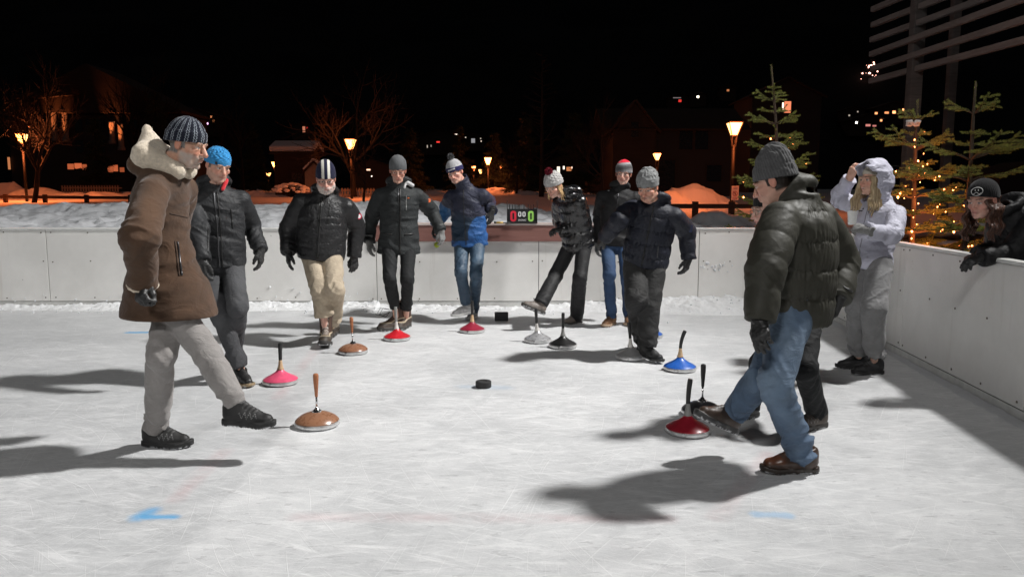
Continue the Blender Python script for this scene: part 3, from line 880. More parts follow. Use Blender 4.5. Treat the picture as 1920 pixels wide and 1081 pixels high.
# ------------------------------------------------------------------ street lamps
M_LAMPM = mat('lamp_iron', (0.008, 0.007, 0.007), 0.6, 0.0, spec=.2)
def lamp(label, px, ytop, Y, w_px, power=0.0, hgt=3.5, st=30.0, base=None):
    c = at_y(px, ytop, Y)
    g = gz(c[0], Y) if base is None else base
    root = empty('street_lamp', (c[0], Y, g - 0.1), label, 'street lamp', 'glowing street lamps in the park')
    top = float(c[2]) - g + 0.1
    W2 = w_px / F * Y / 2; H2 = W2 * 2.1
    MB().tube([(0, 0, 0), (0, 0, top - H2 - 0.35)], [0.075, 0.06], 10).build('pole', M_LAMPM, root, True)
    fr = MB()
    for sx in (-1, 1):
        for sy in (-1, 1):
            fr.tube([(sx * W2 * 1.18, sy * W2 * 1.18, top + .02), (sx * W2 * .42, sy * W2 * .42, top - H2 - .02), (sx * .05, sy * .05, top - H2 - .42)], [0.018, 0.02, 0.025], 6)
    fr.box((0, 0, top + 0.03), (W2 * 2.4, W2 * 2.4, 0.035), None, 0.008)
    fr.lathe([(W2 * .9, top + .045), (W2 * .5, top + .10), (0, top + .13)], 4)
    fr.lathe([(W2 * .5, top - H2 - .03), (W2 * .5, top - H2 + .02)], 8)
    fr.build('lantern_frame', M_LAMPM, root)
    MB().lathe([(W2 * .42 * 1.41, top - H2 + .02), (W2 * 1.05 * 1.41, top)], 4, Matrix.Rotation(R(45), 4, 'Z')).build('lantern_glass', glow('sodium_glass', (1.0, 0.42, 0.12), 6.5), root)
    if power:
        ld_ = bpy.data.lights.new('sodium_bulb', 'POINT'); ld_.energy = power * .42; ld_.color = (1.0, 0.20, 0.05); ld_.shadow_soft_size = W2 * 1.3
        lo = bpy.data.objects.new('sodium_bulb', ld_); COL.objects.link(lo); lo.parent = root; lo.location = (0, -0.5, top - H2 * .6)
    return root
lamp('large street lamp with glowing lantern left of the lit spruce', 1377, 231, 29, 21.5, 1150, st=6)
lamp('tall street lamp with glowing lantern in front of a snow-lined branch', 657, 262, 43, 17, 1100, st=14)
lamp('street lamp at the left edge of the park, in front of the hotel', 41, 252, 40, 15, 3000, st=14)
lamp('middle street lamp lighting the dark conifers, tallest of its cluster', 915, 296, 68, 12, 2400, st=12)
lamp('small glowing lamp at the left of the far lamp cluster', 888, 312, 92, 7.5, 700, st=12)
lamp('lowest small lamp in the far cluster, just left of the tallest one', 901, 318, 105, 7, 0, st=12)
lamp('lamp at the right of the far cluster, close to the conifer branches', 939, 307, 80, 8, 900, st=12)
lamp('small street lamp against the dark chalet wall', 1232, 288, 42, 12, 160, st=14)
lamp('street lamp left of the snow-roofed hut', 515, 304, 88, 9, 900, st=12)
lamp('smallest street lamp, low and left of the hut', 503, 324, 105, 7, 120, st=12)

# ------------------------------------------------------------------ rail fence, sign, picket fences
M_RAIL = mat_wood('rail_wood', (0.05, 0.022, 0.014), (0.085, 0.04, 0.025), 2.0, 0.8)
def rail_fence(label, a, b, n, hs, rails=1):
    a = np.array(a); b = np.array(b)
    root = empty('rail_fence', a, label, 'fence')
    d = b - a
    for k in range(n + 1):
        q = d * k / n
        MB().box((q[0], q[1], q[2] - hs * .1), (0.17, 0.17, hs * 1.2 + 0.12), None, 0.02).build('fence_post', M_RAIL, root)
    for k in range(n):
        p0, p1 = d * k / n, d * (k + 1) / n
        up = np.array([0, -0.10, hs * 0.30])
        MB().bar(p0 + up, p1 + up, 0.05, 0.14, 0.015).build('fence_rail', M_RAIL, root)
    return root
fa, fb = at_y(1235, 394, 24.0), at_y(1440, 394, 24.0)
rail_fence('brown timber rail fence before the orange snow heap', fa, fb, 3, 0.42)
fa, fb = at_y(-60, 372, 40.0), at_y(245, 375, 36.0)
rail_fence('dark low rail fence along the left snow bank', fa, fb, 4, 0.35)
M_PICK = mat('picket_paint', (0.32, 0.26, 0.22), 0.8)
def picket(label, px0, px1, py, Y):
    a, b = at_y(px0, py, Y), at_y(px1, py, Y)
    g = min(gz(a[0], Y), gz(b[0], Y))
    root = empty('picket_fence', (a[0], Y, g), label, 'fence')
    n = int((b[0] - a[0]) / 0.17); m = MB(); h = float(a[2] - g)
    for k in range(n):
        x = 0.17 * k
        m.prism([(x, 0), (x + 0.085, 0), (x + 0.085, h - .05), (x + .0425, h), (x, h - .05)], -0.012, 0.012, Matrix.Rotation(R(90), 4, 'X'))
    m.build('pickets', M_PICK, root)
    r_ = MB()
    for z in (h * .3, h * .75): r_.box(((b[0] - a[0]) / 2, 0.035, z), (b[0] - a[0], 0.035, 0.07))
    r_.build('fence_rail', M_PICK, root)
    return root
picket('pale picket fence behind the orange snow at the left', 115, 228, 347, 50)
picket('picket fence behind the tall lamp in the middle', 640, 708, 352, 46)

p = at_y(1380, 362, 28.6)
sg = empty('no_entry_sign', (p[0], 28.72, p[2]), 'white sign with a no walking symbol on the big lamp pole', 'sign')
MB().box((0, 0, 0), (0.27, 0.015, 0.52), None, 0.01).build('sign_plate', mat('sign_white', (0.62, 0.58, 0.56), 0.6), sg)
M_SR = mat('sign_red', (0.35, 0.03, 0.03), 0.6); M_SK = mat('sign_black', (0.02, 0.02, 0.02), 0.6)
MX = Matrix.Rotation(R(90), 4, 'X')
g_ = MB()
for k in range(24):
    a0, a1 = 2 * math.pi * k / 24, 2 * math.pi * (k + 1) / 24
    g_.bar((.085 * math.cos(a0), -.012, .085 * math.sin(a0) - .02), (.085 * math.cos(a1), -.012, .085 * math.sin(a1) - .02), .004, .018)
g_.bar((-.06, -.014, .04), (.06, -.014, -.08), .004, .016).build('ban_ring', M_SR, sg)
g_ = MB(); g_.lathe([(0, .03), (.014, .03), (.014, .034), (0, .034)], 12, Matrix.Translation((0, -.0, 0.025)) @ MX @ Matrix.Translation((0, 0, -.02)))
for a, b in (((0, 0.01), (0.005, -.03)), ((.005, -.03), (.03, -.075)), ((.005, -.03), (-.025, -.07)), ((0, .0), (.035, -.025)), ((0, .0), (-.03, -.03))):
    g_.bar((a[0], -.0105, a[1]), (b[0], -.0105, b[1]), .003, .013)
g_.build('walking_figure', M_SK, sg)
g_ = MB()
for z, w in ((.20, .17), (.165, .12), (-.16, .16), (-.19, .2), (-.22, .12)): g_.box((0, -.0095, z), (w, .003, .010))
g_.build('lettering', M_SR, sg)

# ------------------------------------------------------------------ timber louvre screen at the right
M_TIMB = mat_wood('weathered_timber', (0.05, 0.044, 0.041), (0.095, 0.083, 0.078), 1.2, 0.85)
XL = 5.6
mat_wood_slat = mat_wood('slat_timber', (0.11, 0.095, 0.087), (0.18, 0.155, 0.145), 1.2, 0.85)
pA = at_y(1705, 300, 10.9); pB = at_y(1797, 50, 16.0)
tr = empty('timber_screen', (pA[0], 10.9, 0), 'weathered timber frame with sloping-looking slats above the right boards', 'timber frame')
wp = 22 / F * 10.9
MB().box((0, 0, 2.9), (wp, wp * .9, 6.2), None, 0.012).build('post', M_TIMB, tr)
q2 = at_y(1790, 60, 13.0)
MB().box((q2[0] - pA[0], 13.0 - 10.9, 3.5), (0.13, 0.13, 5.0), None, 0.012).build('post', M_TIMB, tr)
ends = [(1636, 18, 1775, -40), (1636, 47, 1760, -1), (1634, 75, 1843, -1), (1633, 102, 1920, -3), (1635, 129, 1920, 37), (1632, 152, 1920, 75)]
for (x0, y0, x1, y1) in ends:
    a = at_y(x0, y0, 12.0)
    # the far end is fixed; the slat is level and runs towards the camera beside the right boards
    best = None
    for Yn in np.arange(3.0, 11.6, 0.05):
        d = ray(x1, y1); b = CAM + d * (Yn / d[1])
        e = abs(b[2] - a[2])
        if best is None or e < best[0]: best = (e, b)
    b = best[1]
    d = nrm(b - a); b = b + d * 0.8
    o = MB().bar(a - np.array([pA[0], 10.9, 0]), b - np.array([pA[0], 10.9, 0]), 0.07, 0.078, 0.008).build('slat', mat_wood_slat, tr)
# ------------------------------------------------------------------ young spruces with fairy lights
M_BARK = mat('spruce_bark', (0.085, 0.06, 0.042), 0.9, bump=(40, .6, .01))
M_BULB = glow('fairy_bulb', (1.0, 0.24, 0.065), 30.0)
M_WIRE = mat('light_wire', (0.02, 0.025, 0.02), 0.7)
def spruce(label, foot, top, whorls, seed, lean=0.0, needle=(0.33, 0.37, 0.09)):
    """foot, top: ground and tip; whorls: list of (fraction of the height, branch length, branches, droop)"""
    rnd = random.Random(seed); rs = np.random.RandomState(seed)
    foot = np.array(foot, float); top = np.array(top, float); H = np.linalg.norm(top - foot)
    root = empty('spruce_tree', foot, label, 'spruce')
    ax = (top - foot) / H
    wood = MB(); segs = []
    tp = [ax * H * t + np.array([0.012 * math.sin(7 * t + seed), 0, 0]) for t in np.linspace(0, 1, 14)]
    tr_ = [0.030 * H / 2.4 * (1 - t) ** 0.8 + 0.008 for t in np.linspace(0, 1, 14)]
    wood.tube(tp, tr_, 8)
    segs.append((tp[-3] , tp[-1], 0.016)); segs.append((tp[-5], tp[-3], 0.008))
    def twig(a, d, ln, r, dens=1.0):
        b = a + d * ln + np.array([0, 0, 0.06 * ln]); segs.append((a, b, r * dens))
        wood.tube([a, (a + b) / 2 + np.array([0, 0, -0.01 * ln]), b], [0.004, 0.0035, 0.002], 4)
        return b
    for (t, ln, nb, up) in whorls:
        base = ax * H * t
        a0 = rnd.uniform(0, 6.28)
        for k in range(max(nb - 1, 3)):
            an = a0 + 2 * math.pi * k / nb + rnd.uniform(-.3, .3)
            d = np.array([math.cos(an), math.sin(an), 0]); l = ln * rnd.uniform(.75, 1.12)
            pts = []
            for s in np.linspace(0, 1, 7):
                pts.append(base + d * l * s + np.array([0, 0, l * ((up + .10) * s - 0.40 * s * s + 0.38 * s ** 3) + 0.012 * rnd.uniform(-1, 1)]))
            wood.tube(pts, [0.011 * (1 - .8 * s) * (l / .6) ** .5 + .0025 for s in np.linspace(0, 1, 7)], 5)
            for i in range(1, 6): segs.append((pts[i], pts[i + 1], 0.017))
            sd = np.array([-d[1], d[0], 0])
            nt_ = max(int(l / 0.078), 1)
            for i in range(nt_):
                s = 0.22 + 0.74 * (i + .5) / nt_
                j = min(int(s * 6), 5); f = s * 6 - j
                q = pts[j] * (1 - f) + pts[j + 1] * f
                tl = (0.10 + 0.30 * l * (1 - s) * 1.1) * rnd.uniform(.7, 1.15)
                for sg in (-1, 1):
                    if rnd.random() < 0.12: continue
                    dd = nrm(d * rnd.uniform(.75, 1.05) + sd * sg * rnd.uniform(.65, 1.0) + np.array([0, 0, rnd.uniform(-.22, .12)]))
                    e = twig(q, dd, tl, 0.016)
                    if tl > 0.2:
                        m_ = q + (e - q) * .5
                        for s2 in (-1, 1):
                            twig(m_, nrm(dd + np.cross(dd, [0, 0, 1]) * s2 * .8 + np.array([0, 0, rnd.uniform(-.1, .1)])), tl * .45, 0.015)
    for k in range(int(H * 6)):                      # short twigs on the stem between the whorls
        t = rnd.uniform(.15, .86); an = rnd.uniform(0, 6.28)
        twig(ax * H * t, nrm(np.array([math.cos(an), math.sin(an), rnd.uniform(.0, .5)])), rnd.uniform(.06, .2) * (1.2 - t), 0.015)
    wood.build('trunk', M_BARK, root, True)
    V = []; C = []
    for (a, b, r) in segs:
        ln = np.linalg.norm(b - a); n = max(int(ln * 900), 6)
        if r < 0.010: n //= 4
        t = rs.rand(n, 1); an = rs.rand(n) * 6.283
        dn, u, v = frame_of(b - a)
        rad = np.cos(an)[:, None] * u + np.sin(an)[:, None] * v
        rad[:, 2] += 0.25
        nd = rad * 0.85 + dn * rs.uniform(.5, 1.1, (n, 1)); nd /= np.linalg.norm(nd, axis=1)[:, None]
        o = a + (b - a) * t
        lnn = rs.uniform(.75, 1.2, (n, 1)) * r * 1.6
        w = np.cross(nd, rs.randn(n, 3)); w /= np.linalg.norm(w, axis=1)[:, None] + 1e-9; w *= 0.0026
        V.append(np.stack([o - w, o + w, o + nd * lnn], 1).reshape(-1, 3))
        base = np.array(needle) * rs.uniform(.6, 1.35, (n, 1)) * np.array([1, 1, 1]) + (t > .8) * np.array([.02, .03, .0])
        C.append(np.repeat(base, 3, 0))
    V = np.concatenate(V); C = np.concatenate(C)
    obj('crown', np_mesh('crown', V, np.arange(len(V)).reshape(-1, 3), mat('spruce_needles', None, 0.55, var=0.2, vs=4), False, C), root)
    return root, segs, foot

def fairy(label, spr, pts_world, wires=True, r=0.011):
    root_s, segs, foot = spr
    c = np.array(pts_world).mean(0)
    root = empty('fairy_lights', pts_world[0], label, 'fairy lights')
    b0 = np.array(pts_world[0])
    MB().tube([p - b0 for p in pts_world], 0.0022, 4).build('wire', M_WIRE, root)
    me = None
    rnd = random.Random(len(pts_world))
    for p in pts_world:
        if me is None:
            bm = bmesh.new(); bmesh.ops.create_icosphere(bm, subdivisions=1, radius=r); bmesh.ops.scale(bm, vec=(1, 1, 1.5), verts=bm.verts[:])
            me = bpy.data.meshes.new('bulb'); bm.to_mesh(me); bm.free(); me.materials.append(M_BULB)
        o = obj('bulb', me, root); o.location = Vector([float(v) for v in (p - b0 + np.array([0, 0, -.012]))]); k = rnd.choice([.35, .4, .5, .6, .75, 1.0]); o.scale = (k, k, k)
    return root

YS1 = 10.45
f1 = at_y(1468, 470, YS1); f1[2] = 0.55
SP1 = spruce('tall young spruce behind the back boards, next to the big lamp', f1, at_y(1447, 122, YS1),
    [(.02, .62, 6, .15), (.10, .72, 6, .2), (.20, .68, 6, .2), (.28, .6, 5, .22), (.37, .64, 6, .25), (.47, .55, 5, .28), (.57, .50, 5, .3), (.63, .26, 4, .3), (.70, .40, 5, .36), (.755, .2, 3, .35), (.815, .26, 4, .62)], 3)
pts = []
rnd = random.Random(4)
def lights_on(spr, n, zlo, zhi, seed, spread=.55, xmin=-9, xmax=9):
    rnd = random.Random(seed); root, segs, foot = spr
    c = [((a + b) / 2 + foot) for a, b, r in segs if zlo < ((a + b) / 2)[2] + foot[2] < zhi and np.linalg.norm(((a + b) / 2)[:2]) < spread]
    c = rnd.sample(c, min(n, len(c)))
    c.sort(key=lambda p: (-round(p[2] / .18), math.atan2(p[1] - foot[1], p[0] - foot[0])))
    return [p + np.array([rnd.uniform(-.02, .02), rnd.uniform(-.05, .01), rnd.uniform(-.02, .02)]) for p in c]
fairy('string of small amber lights wound through the spruce beside the big lamp', SP1, lights_on(SP1, 52, 0.6, 2.35, 5, .95))

YS2 = 8.9
f2 = at_y(1700, 600, YS2); f2[2] = 0.0
SP2 = spruce('young spruce thick with amber lights behind the woman in the white jacket', f2, at_y(1722, 188, YS2),
    [(.14, .75, 7, .1), (.24, .80, 7, .12), (.32, .74, 7, .15), (.40, .70, 7, .18), (.48, .62, 6, .2), (.56, .5, 6, .25), (.64, .52, 6, .3), (.70, .2, 4, .3), (.78, .42, 5, .45), (.84, .14, 3, .4), (.905, .2, 5, .7)], 11)
col2 = [SP2[2] + (at_y(1722, 188, YS2) - SP2[2]) * t + np.array([0.05 * math.sin(t * 60), -0.05 - .04 * math.cos(t * 50), 0]) for t in np.linspace(.86, .35, 17)]
fairy('string of amber lights down the stem and branches of the middle spruce', SP2, col2 + lights_on(SP2, 80, 0.75, 1.95, 8, 1.1))
for z_, e_ in ((.95, 15.0), (1.35, 11.0), (1.9, 5.0)):         # the glow of the string as a whole
    lp = bpy.data.lights.new('fairy_glow', 'POINT'); lp.energy = e_; lp.color = (1, .27, .07); lp.shadow_soft_size = .25
    lo = bpy.data.objects.new('fairy_glow', lp); COL.objects.link(lo); lo.location = (f2[0] + .02, f2[1] - .12, z_)
bm_ = at_y(1712, 233, YS2 - 0.1)
bow = empty('ribbon_bow', bm_, 'white bow tied near the top of the lit spruce', 'bow')
for s in (-1, 1):
    MB().tube([(0, 0, 0), (s * .03, -.01, .03), (s * .065, 0, .028), (s * .06, .01, -.005), (s * .025, .01, -.008), (0, 0, 0)], [.014, .022, .025, .022, .018, .012], 8).build('loop', mat('bow_white', (.75, .70, .68), .7), bow, True)
YS3 = 8.3
f3 = at_y(1792, 640, YS3); f3[2] = 0.0
SP3 = spruce('thin bare-stemmed spruce behind the woman leaning on the boards', f3, at_y(1832, 153, YS3),
    [(.30, .55, 5, .1), (.40, .72, 5, .12), (.51, .66, 4, .15), (.605, .62, 4, .22), (.655, .12, 3, .2), (.69, .60, 5, .38), (.75, .16, 4, .2), (.79, .13, 4, .2), (.872, .26, 3, .55)], 23)

# ------------------------------------------------------------------ bare winter trees
M_BRANCH = mat('bare_bark', (0.018, 0.015, 0.014), 0.9, bump=(12, .5, .02))
def bare_tree(label, x, Y, H, seed, spread=.5, depth=5, rad=None, conif=False, z0=None):
    rnd = random.Random(seed)
    g = (gz(x, Y) if z0 is None else z0) - 0.1
    root = empty('bare_tree', (x, Y, g), label, 'tree', 'bare winter trees beyond the rink')
    tk = MB(); cr = MB(); cnt = [0]
    r0 = rad or H * 0.018
    def grow(m, p, d, ln, r, lev):
        cnt[0] += 1
        pts = [p]; q = p; dd = d
        for k in range(3):
            dd = nrm(dd + np.array([rnd.uniform(-.16, .16), rnd.uniform(-.16, .16), rnd.uniform(-.02, .12)])); q = q + dd * ln / 3; pts.append(q)
        m.tube(pts, [r, r * .88, r * .76, r * .62], 8 if lev == 0 else (5 if lev < 3 else 3), False)
        if lev >= depth or r < 0.006: return
        n = 3 if lev < 2 else rnd.choice([2, 3])
        for k in range(n):
            an = rnd.uniform(0, 6.283); f = rnd.uniform(.45, 1.0); i = min(int(f * 3), 2)
            b = pts[i] + (pts[i + 1] - pts[i]) * (f * 3 - i)
            n_, u, v = frame_of(dd)
            nd = nrm(n_ * rnd.uniform(.5, 1.0) + (u * math.cos(an) + v * math.sin(an)) * rnd.uniform(.5, 1.1) * spread * 1.6 + np.array([0, 0, .12]))
            grow(cr, b, nd, ln * rnd.uniform(.58, .8), r * .58, lev + 1)
        grow(cr if lev else m, pts[-1], dd, ln * .78, r * .62, lev + 1)
    if not conif:
        grow(tk, np.zeros(3), np.array([0, 0, 1.0]), H * .30, r0, 0)
    else:                                            # larch: one straight stem, level boughs
        tk.tube([(0.03 * math.sin(3 * t), 0, H * t) for t in np.linspace(0, 1, 9)], [r0 * (1 - t) + .01 for t in np.linspace(0, 1, 9)], 8)
        for k in range(46):
            t = .14 + .84 * k / 46; an = rnd.uniform(0, 6.283)
            ln = H * .26 * (1.02 - t) * rnd.uniform(.6, 1.15) + .2
            d = nrm(np.array([math.cos(an), math.sin(an), rnd.uniform(-.1, .35)]))
            pts = [np.array([0, 0, H * t]) + d * ln * s + np.array([0, 0, .25 * ln * s * s]) for s in np.linspace(0, 1, 5)]
            cr.tube(pts, [.05 * (1 - t) + .012, .03, .02, .012, .006], 4, False)
            for j in range(9):
                s = rnd.uniform(.2, 1); b = pts[0] + (pts[-1] - pts[0]) * s
                dd = nrm(d + np.array([rnd.uniform(-1, 1), rnd.uniform(-1, 1), rnd.uniform(-.5, .6)]))
                cr.tube([b, b + dd * ln * .16, b + dd * ln * .3 + np.array([0, 0, -.03])], [.011, .008, .004], 3, False)
    tk.build('trunk', M_BRANCH, root, True); cr.build('crown', M_BRANCH, root, True)
    return root
def X_(px, Y): return float(at_y(px, 362, Y)[0])
bare_tree('dark leafless tree at the far left beside the lamp', X_(62, 38), 38, 7.5, 2, .55, 5, .13)
bare_tree('spreading leafless tree with its lower boughs lit orange by the tall lamp', X_(664, 45), 45, 7.8, 8, .75, 5, .17)
bare_tree('slim dark sapling right of the tall lamp', X_(681, 37), 37, 4.6, 5, .6, 4, .07)
bare_tree('tall larch rising alone in the middle of the black sky', X_(1015, 48), 48, 8.9, 12, .5, 4, .16, True)
bare_tree('leafless tree near the left hotel, higher up', X_(262, 70), 70, 12.5, 14, .5, 5)
bare_tree('leafless tree in the gap behind the man with striped hat', X_(455, 60), 60, 8, 17, .5, 5)
bare_tree('leafless tree right of the far lamps', X_(968, 60), 60, 6, 19, .5, 4, .11)
bare_tree('leafless tree beside the chalet gable', X_(1130, 42), 42, 6, 29, .55, 5, .09)

# dark conifers round the lamp cluster: needle clumps on drooping boughs
M_CONI = mat('conifer_needles', None, 0.8, var=0.2, vs=3)
def conifer(label, x, Y, H, wd, seed):
    rs = np.random.RandomState(seed); rnd = random.Random(seed)
    g = gz(x, Y) - .1
    root = empty('conifer_tree', (x, Y, g), label, 'conifer', 'dark conifers in the park')
    MB().tube([(0, 0, 0), (0, 0, H * .98)], [H * .022, .02], 8).build('trunk', M_BRANCH, root, True)
    V = []; C = []
    for k in range(int(30 + H * 8)):
        t = .12 + .88 * rnd.random() ** 1.1; an = rnd.uniform(0, 6.283); ln = wd * (1.03 - t) * rnd.uniform(.65, 1.15) + .1
        d = np.array([math.cos(an), math.sin(an), 0])
        n = int(60 + 120 * ln / wd); s = rs.rand(n, 1) ** .7
        o = np.array([0, 0, H * t]) + d * ln * s + np.array([0, 0, 1]) * (-.42 * ln * s + .16 * ln * s ** 3) + rs.randn(n, 3) * np.array([.10, .10, .05]) * (.5 + ln / wd)
        e = rs.randn(n, 3) * .08 + d * .10 + np.array([0, 0, -.05]); w = np.cross(e, rs.randn(n, 3)); w /= np.linalg.norm(w, axis=1)[:, None]; w *= .028
        V.append(np.stack([o - w, o + w, o + e * 1.7], 1).reshape(-1, 3)); C.append(np.repeat(np.array([.045, .06, .03]) * rs.uniform(.5, 1.4, (n, 1)), 3, 0))
    V = np.concatenate(V); C = np.concatenate(C)
    obj('crown', np_mesh('crown', V, np.arange(len(V)).reshape(-1, 3), M_CONI, False, C), root)
conifer('dark conifer right behind the tallest lamp of the cluster, lit orange', X_(925, 72), 72, 5.6, 2.2, 1)
conifer('dark conifer left of the far lamp cluster', X_(862, 78), 78, 6.5, 2.2, 2)
conifer('dark conifer between the larch and the lamp cluster', X_(985, 63), 63, 6.2, 1.9, 3)
conifer('dark conifer standing before the left hotel', X_(185, 62), 62, 6.0, 2.0, 4)
conifer('dark conifer right of the hotel columns', X_(300, 66), 66, 8.5, 2.3, 5)
conifer('dark conifer left of the snow-roofed hut', X_(478, 75), 75, 6.0, 2.0, 6)
conifer('dark conifer behind the man in the parka', X_(770, 66), 66, 5.5, 2.0, 7)
conifer('dark conifer right of the larch', X_(1075, 58), 58, 6.0, 2.1, 9)

# round shrub under snow beside the hut
def shrub(label, px, py, Y, w):
    c = at_y(px, py, Y); g = gz(c[0], Y); H = float(c[2] - g); rs = np.random.RandomState(3); rnd = random.Random(3)
    root = empty('snowy_shrub', (c[0], Y, g), label, 'shrub')
    m = MB()
    for k in range(60):
        an = rnd.uniform(0, 6.283); e = rnd.uniform(.25, 1.0); d = np.array([math.cos(an) * w * e, math.sin(an) * w * e * .7, H * math.sqrt(max(1 - e * e * .8, .1))])
        m.tube([np.zeros(3), d * .5 + rs.randn(3) * .05, d], [.02, .014, .007], 4)
    m.build('stems', M_BRANCH, root)
    bm = bmesh.new()
    for k in range(85):
        an = rnd.uniform(0, 6.283); e = math.sqrt(rnd.random()); r = rnd.uniform(.07, .17)
        q = Vector((math.cos(an) * w * e, math.sin(an) * w * e * .7, H * math.sqrt(max(1 - e * e * .85, .08)) - .05))
        bmesh.ops.create_icosphere(bm, subdivisions=2, radius=r, matrix=Matrix.Translation(q) @ Matrix.Diagonal((1.3, 1.2, .6, 1)))
    me = bpy.data.meshes.new('snow_caps'); bm.to_mesh(me); bm.free(); me.materials.append(M_SNOW2)
    for p in me.polygons: p.use_smooth = True
    obj('snow_caps', me, root)
shrub('round shrub under clumps of snow, glowing orange left of the bearded man', 545, 343, 45, 1.15)
# ------------------------------------------------------------------ town behind the park
M_WALLD = mat('dark_render', (0.055, 0.045, 0.04), 0.9, vs=.6)
M_WOODD = mat_wood('dark_boards', (0.035, 0.02, 0.014), (0.06, 0.035, 0.024), 1.0, 0.9)
M_STONE = mat('column_stone', (0.30, 0.24, 0.20), 0.8, vs=2)
M_PANE = mat('dark_pane', (0.012, 0.013, 0.016), 0.2)
def gable_house(name, label, cat, c, w, d, h, rh, wallm, roofm, over=.5, rz=0.0, snow=None, windows=(), lit=(), ridge='y', litc=None):
    """box with a pitched roof; windows and lit: (x along the front, z, width, height)"""
    root = empty(name, c, label, cat, None, rz)
    gb = MB()
    if ridge == 'y':
        gb.prism([(-w / 2, -1), (w / 2, -1), (w / 2, h), (0, h + rh), (-w / 2, h)], -d / 2, d / 2, Matrix.Rotation(R(90), 4, 'X'))
    else:
        gb.prism([(-d / 2, -1), (d / 2, -1), (d / 2, h), (0, h + rh), (-d / 2, h)], -w / 2, w / 2, Matrix.Rotation(R(90), 4, 'Z') @ Matrix.Rotation(R(90), 4, 'X'))
    gb.build('wall', wallm, root)
    def slope(m, off, th, ext, nm):
        for s in (-1, 1):
            b = MB(); hw = (w if ridge == 'y' else d) / 2
            ln = math.hypot(hw, rh); ang = math.atan2(rh, hw)
            lx = ln + ext
            M_ = Matrix.Rotation(s * ang, 4, 'Y')
            cx, cz = s * (hw / 2 + ext / 2 * math.cos(ang)), h + rh / 2 - ext / 2 * math.sin(ang) + off + th / 2 / math.cos(ang)
            T = Matrix.Translation((cx, 0, cz)) @ M_
            if ridge != 'y': T = Matrix.Rotation(R(90), 4, 'Z') @ T
            b.box((0, 0, 0), (lx, (d if ridge == 'y' else w) + over * 2, th), None, th * .3)
            o = b.build(nm, m, root, M=T)
            yield o
    roofs = list(slope(roofm, 0.02, .12, over, 'roof'))
    if snow:
        for o in slope(M_SNOW2, .18, snow, over - .04, 'roof_snow'): pass
    for (x, z, ww, hh) in windows:
        f = MB().box((x, -d / 2 - .02, z), (ww + .16, .06, hh + .16), None, .01).build('window', M_WOODD, root)
        MB().box((x, -d / 2 - .045, z), (ww, .03, hh)).build('pane', M_PANE, f)
    for (x, z, ww, hh, cc, st) in lit:
        f = MB().box((x, -d / 2 - .02, z), (ww + .16, .06, hh + .16), None, .01).build('window', M_WOODD, root)
        MB().box((x, -d / 2 - .045, z), (ww, .03, hh)).build('pane', glow('lit_pane_%d_%d_%d_%s' % (cc[0] * 99, cc[1] * 99, cc[2] * 99, st), cc, st), f)
    return root
AMB = (1.0, 0.36, 0.14); RED = (1, .05, .04); PUR = (.8, .08, .9); WHT = (1, .85, .7); PINK = (1.0, .35, .3)

# hotel on the left with uplit columns
Yh = 86
hc = at_y(180, 362, Yh)
ht = empty('hotel', (hc[0], Yh, 1.0), 'big dark hotel at the left with columns lit from below', 'hotel')
def hx(px): return float(at_y(px, 362, Yh)[0] - hc[0])
def hz(py): return float(at_y(960, py, Yh)[2] - 1.0)
MB().box(((hx(20) + hx(345)) / 2, 4, hz(215) / 2), (hx(345) - hx(20), 7, hz(215))).build('wall', M_WALLD, ht)
MB().prism([(hx(60), hz(190)), (hx(170), hz(178)), (hx(170), hz(172)), (hx(60), hz(184))], -1.2, 2.5, Matrix.Rotation(R(90), 4, 'X')).build('gallery_roof', M_WOODD, ht)
MB().prism([(hx(5), hz(208)), (hx(180), hz(120)), (hx(350), hz(208)), (hx(350), hz(212)), (hx(5), hz(212))], -7.6, .4, Matrix.Rotation(R(90), 4, 'X')).build('roof', M_WOODD, ht)
for px, t, b_ in ((112, 203, 262), (132, 205, 264), (218, 228, 268), (234, 232, 280)):
    MB().lathe([(.40, hz(b_) - .1), (.40, hz(b_) + .2), (.30, hz(b_) + .3), (.27, hz(t) - .2), (.36, hz(t))], 14, Matrix.Translation((hx(px), -.1, 0))).build('column', M_STONE, ht, True)
    ldt = bpy.data.lights.new('column_uplight', 'SPOT'); ldt.energy = 1500; ldt.color = (1, .27, .08); ldt.spot_size = R(34); ldt.spot_blend = .8; ldt.shadow_soft_size = .1
    lo = bpy.data.objects.new('column_uplight', ldt); COL.objects.link(lo); lo.parent = ht; lo.location = (hx(px), -1.15, hz(b_) - .35); lo.rotation_euler = (R(180 - 14), 0, 0)
for px in (70, 90, 152, 172, 192, 262, 290, 318):
    for py in (235, 275):
        f = MB().box((hx(px), .46, hz(py)), (.95, .06, 1.5)).build('window', M_WOODD, ht); MB().box((hx(px), .42, hz(py)), (.8, .03, 1.35)).build('pane', M_PANE, f)
for px, py, w_, h_, st in ((132, 312, .7, .6, .45), (146, 311, .8, .6, .6), (158, 313, .5, .6, .4), (206, 316, .6, .8, .4), (216, 315, .5, .7, .5), (228, 318, .5, .5, .3)):
    f = MB().box((hx(px), .46, hz(py)), (w_ + .2, .06, h_ + .2)).build('window', M_WOODD, ht); MB().box((hx(px), .42, hz(py)), (w_, .03, h_)).build('pane', glow('hotel_pane%d' % px, (1, .22, .08), st), f)
MB().lathe([(0, -.2), (.16, -.12), (.16, .12), (0, .2)], 10, Matrix.Translation((hx(155), -1.4, hz(175)))).build('red_lamp', glow('red_lamp', RED, 1.3), ht)
for px, t, b_, st in ((18, 295, 318, .5),):
    MB().box((hx(px), .3, hz(306)), (.22, .1, hz(295) - hz(318))).build('lit_strip', glow('strip', AMB, st), ht)

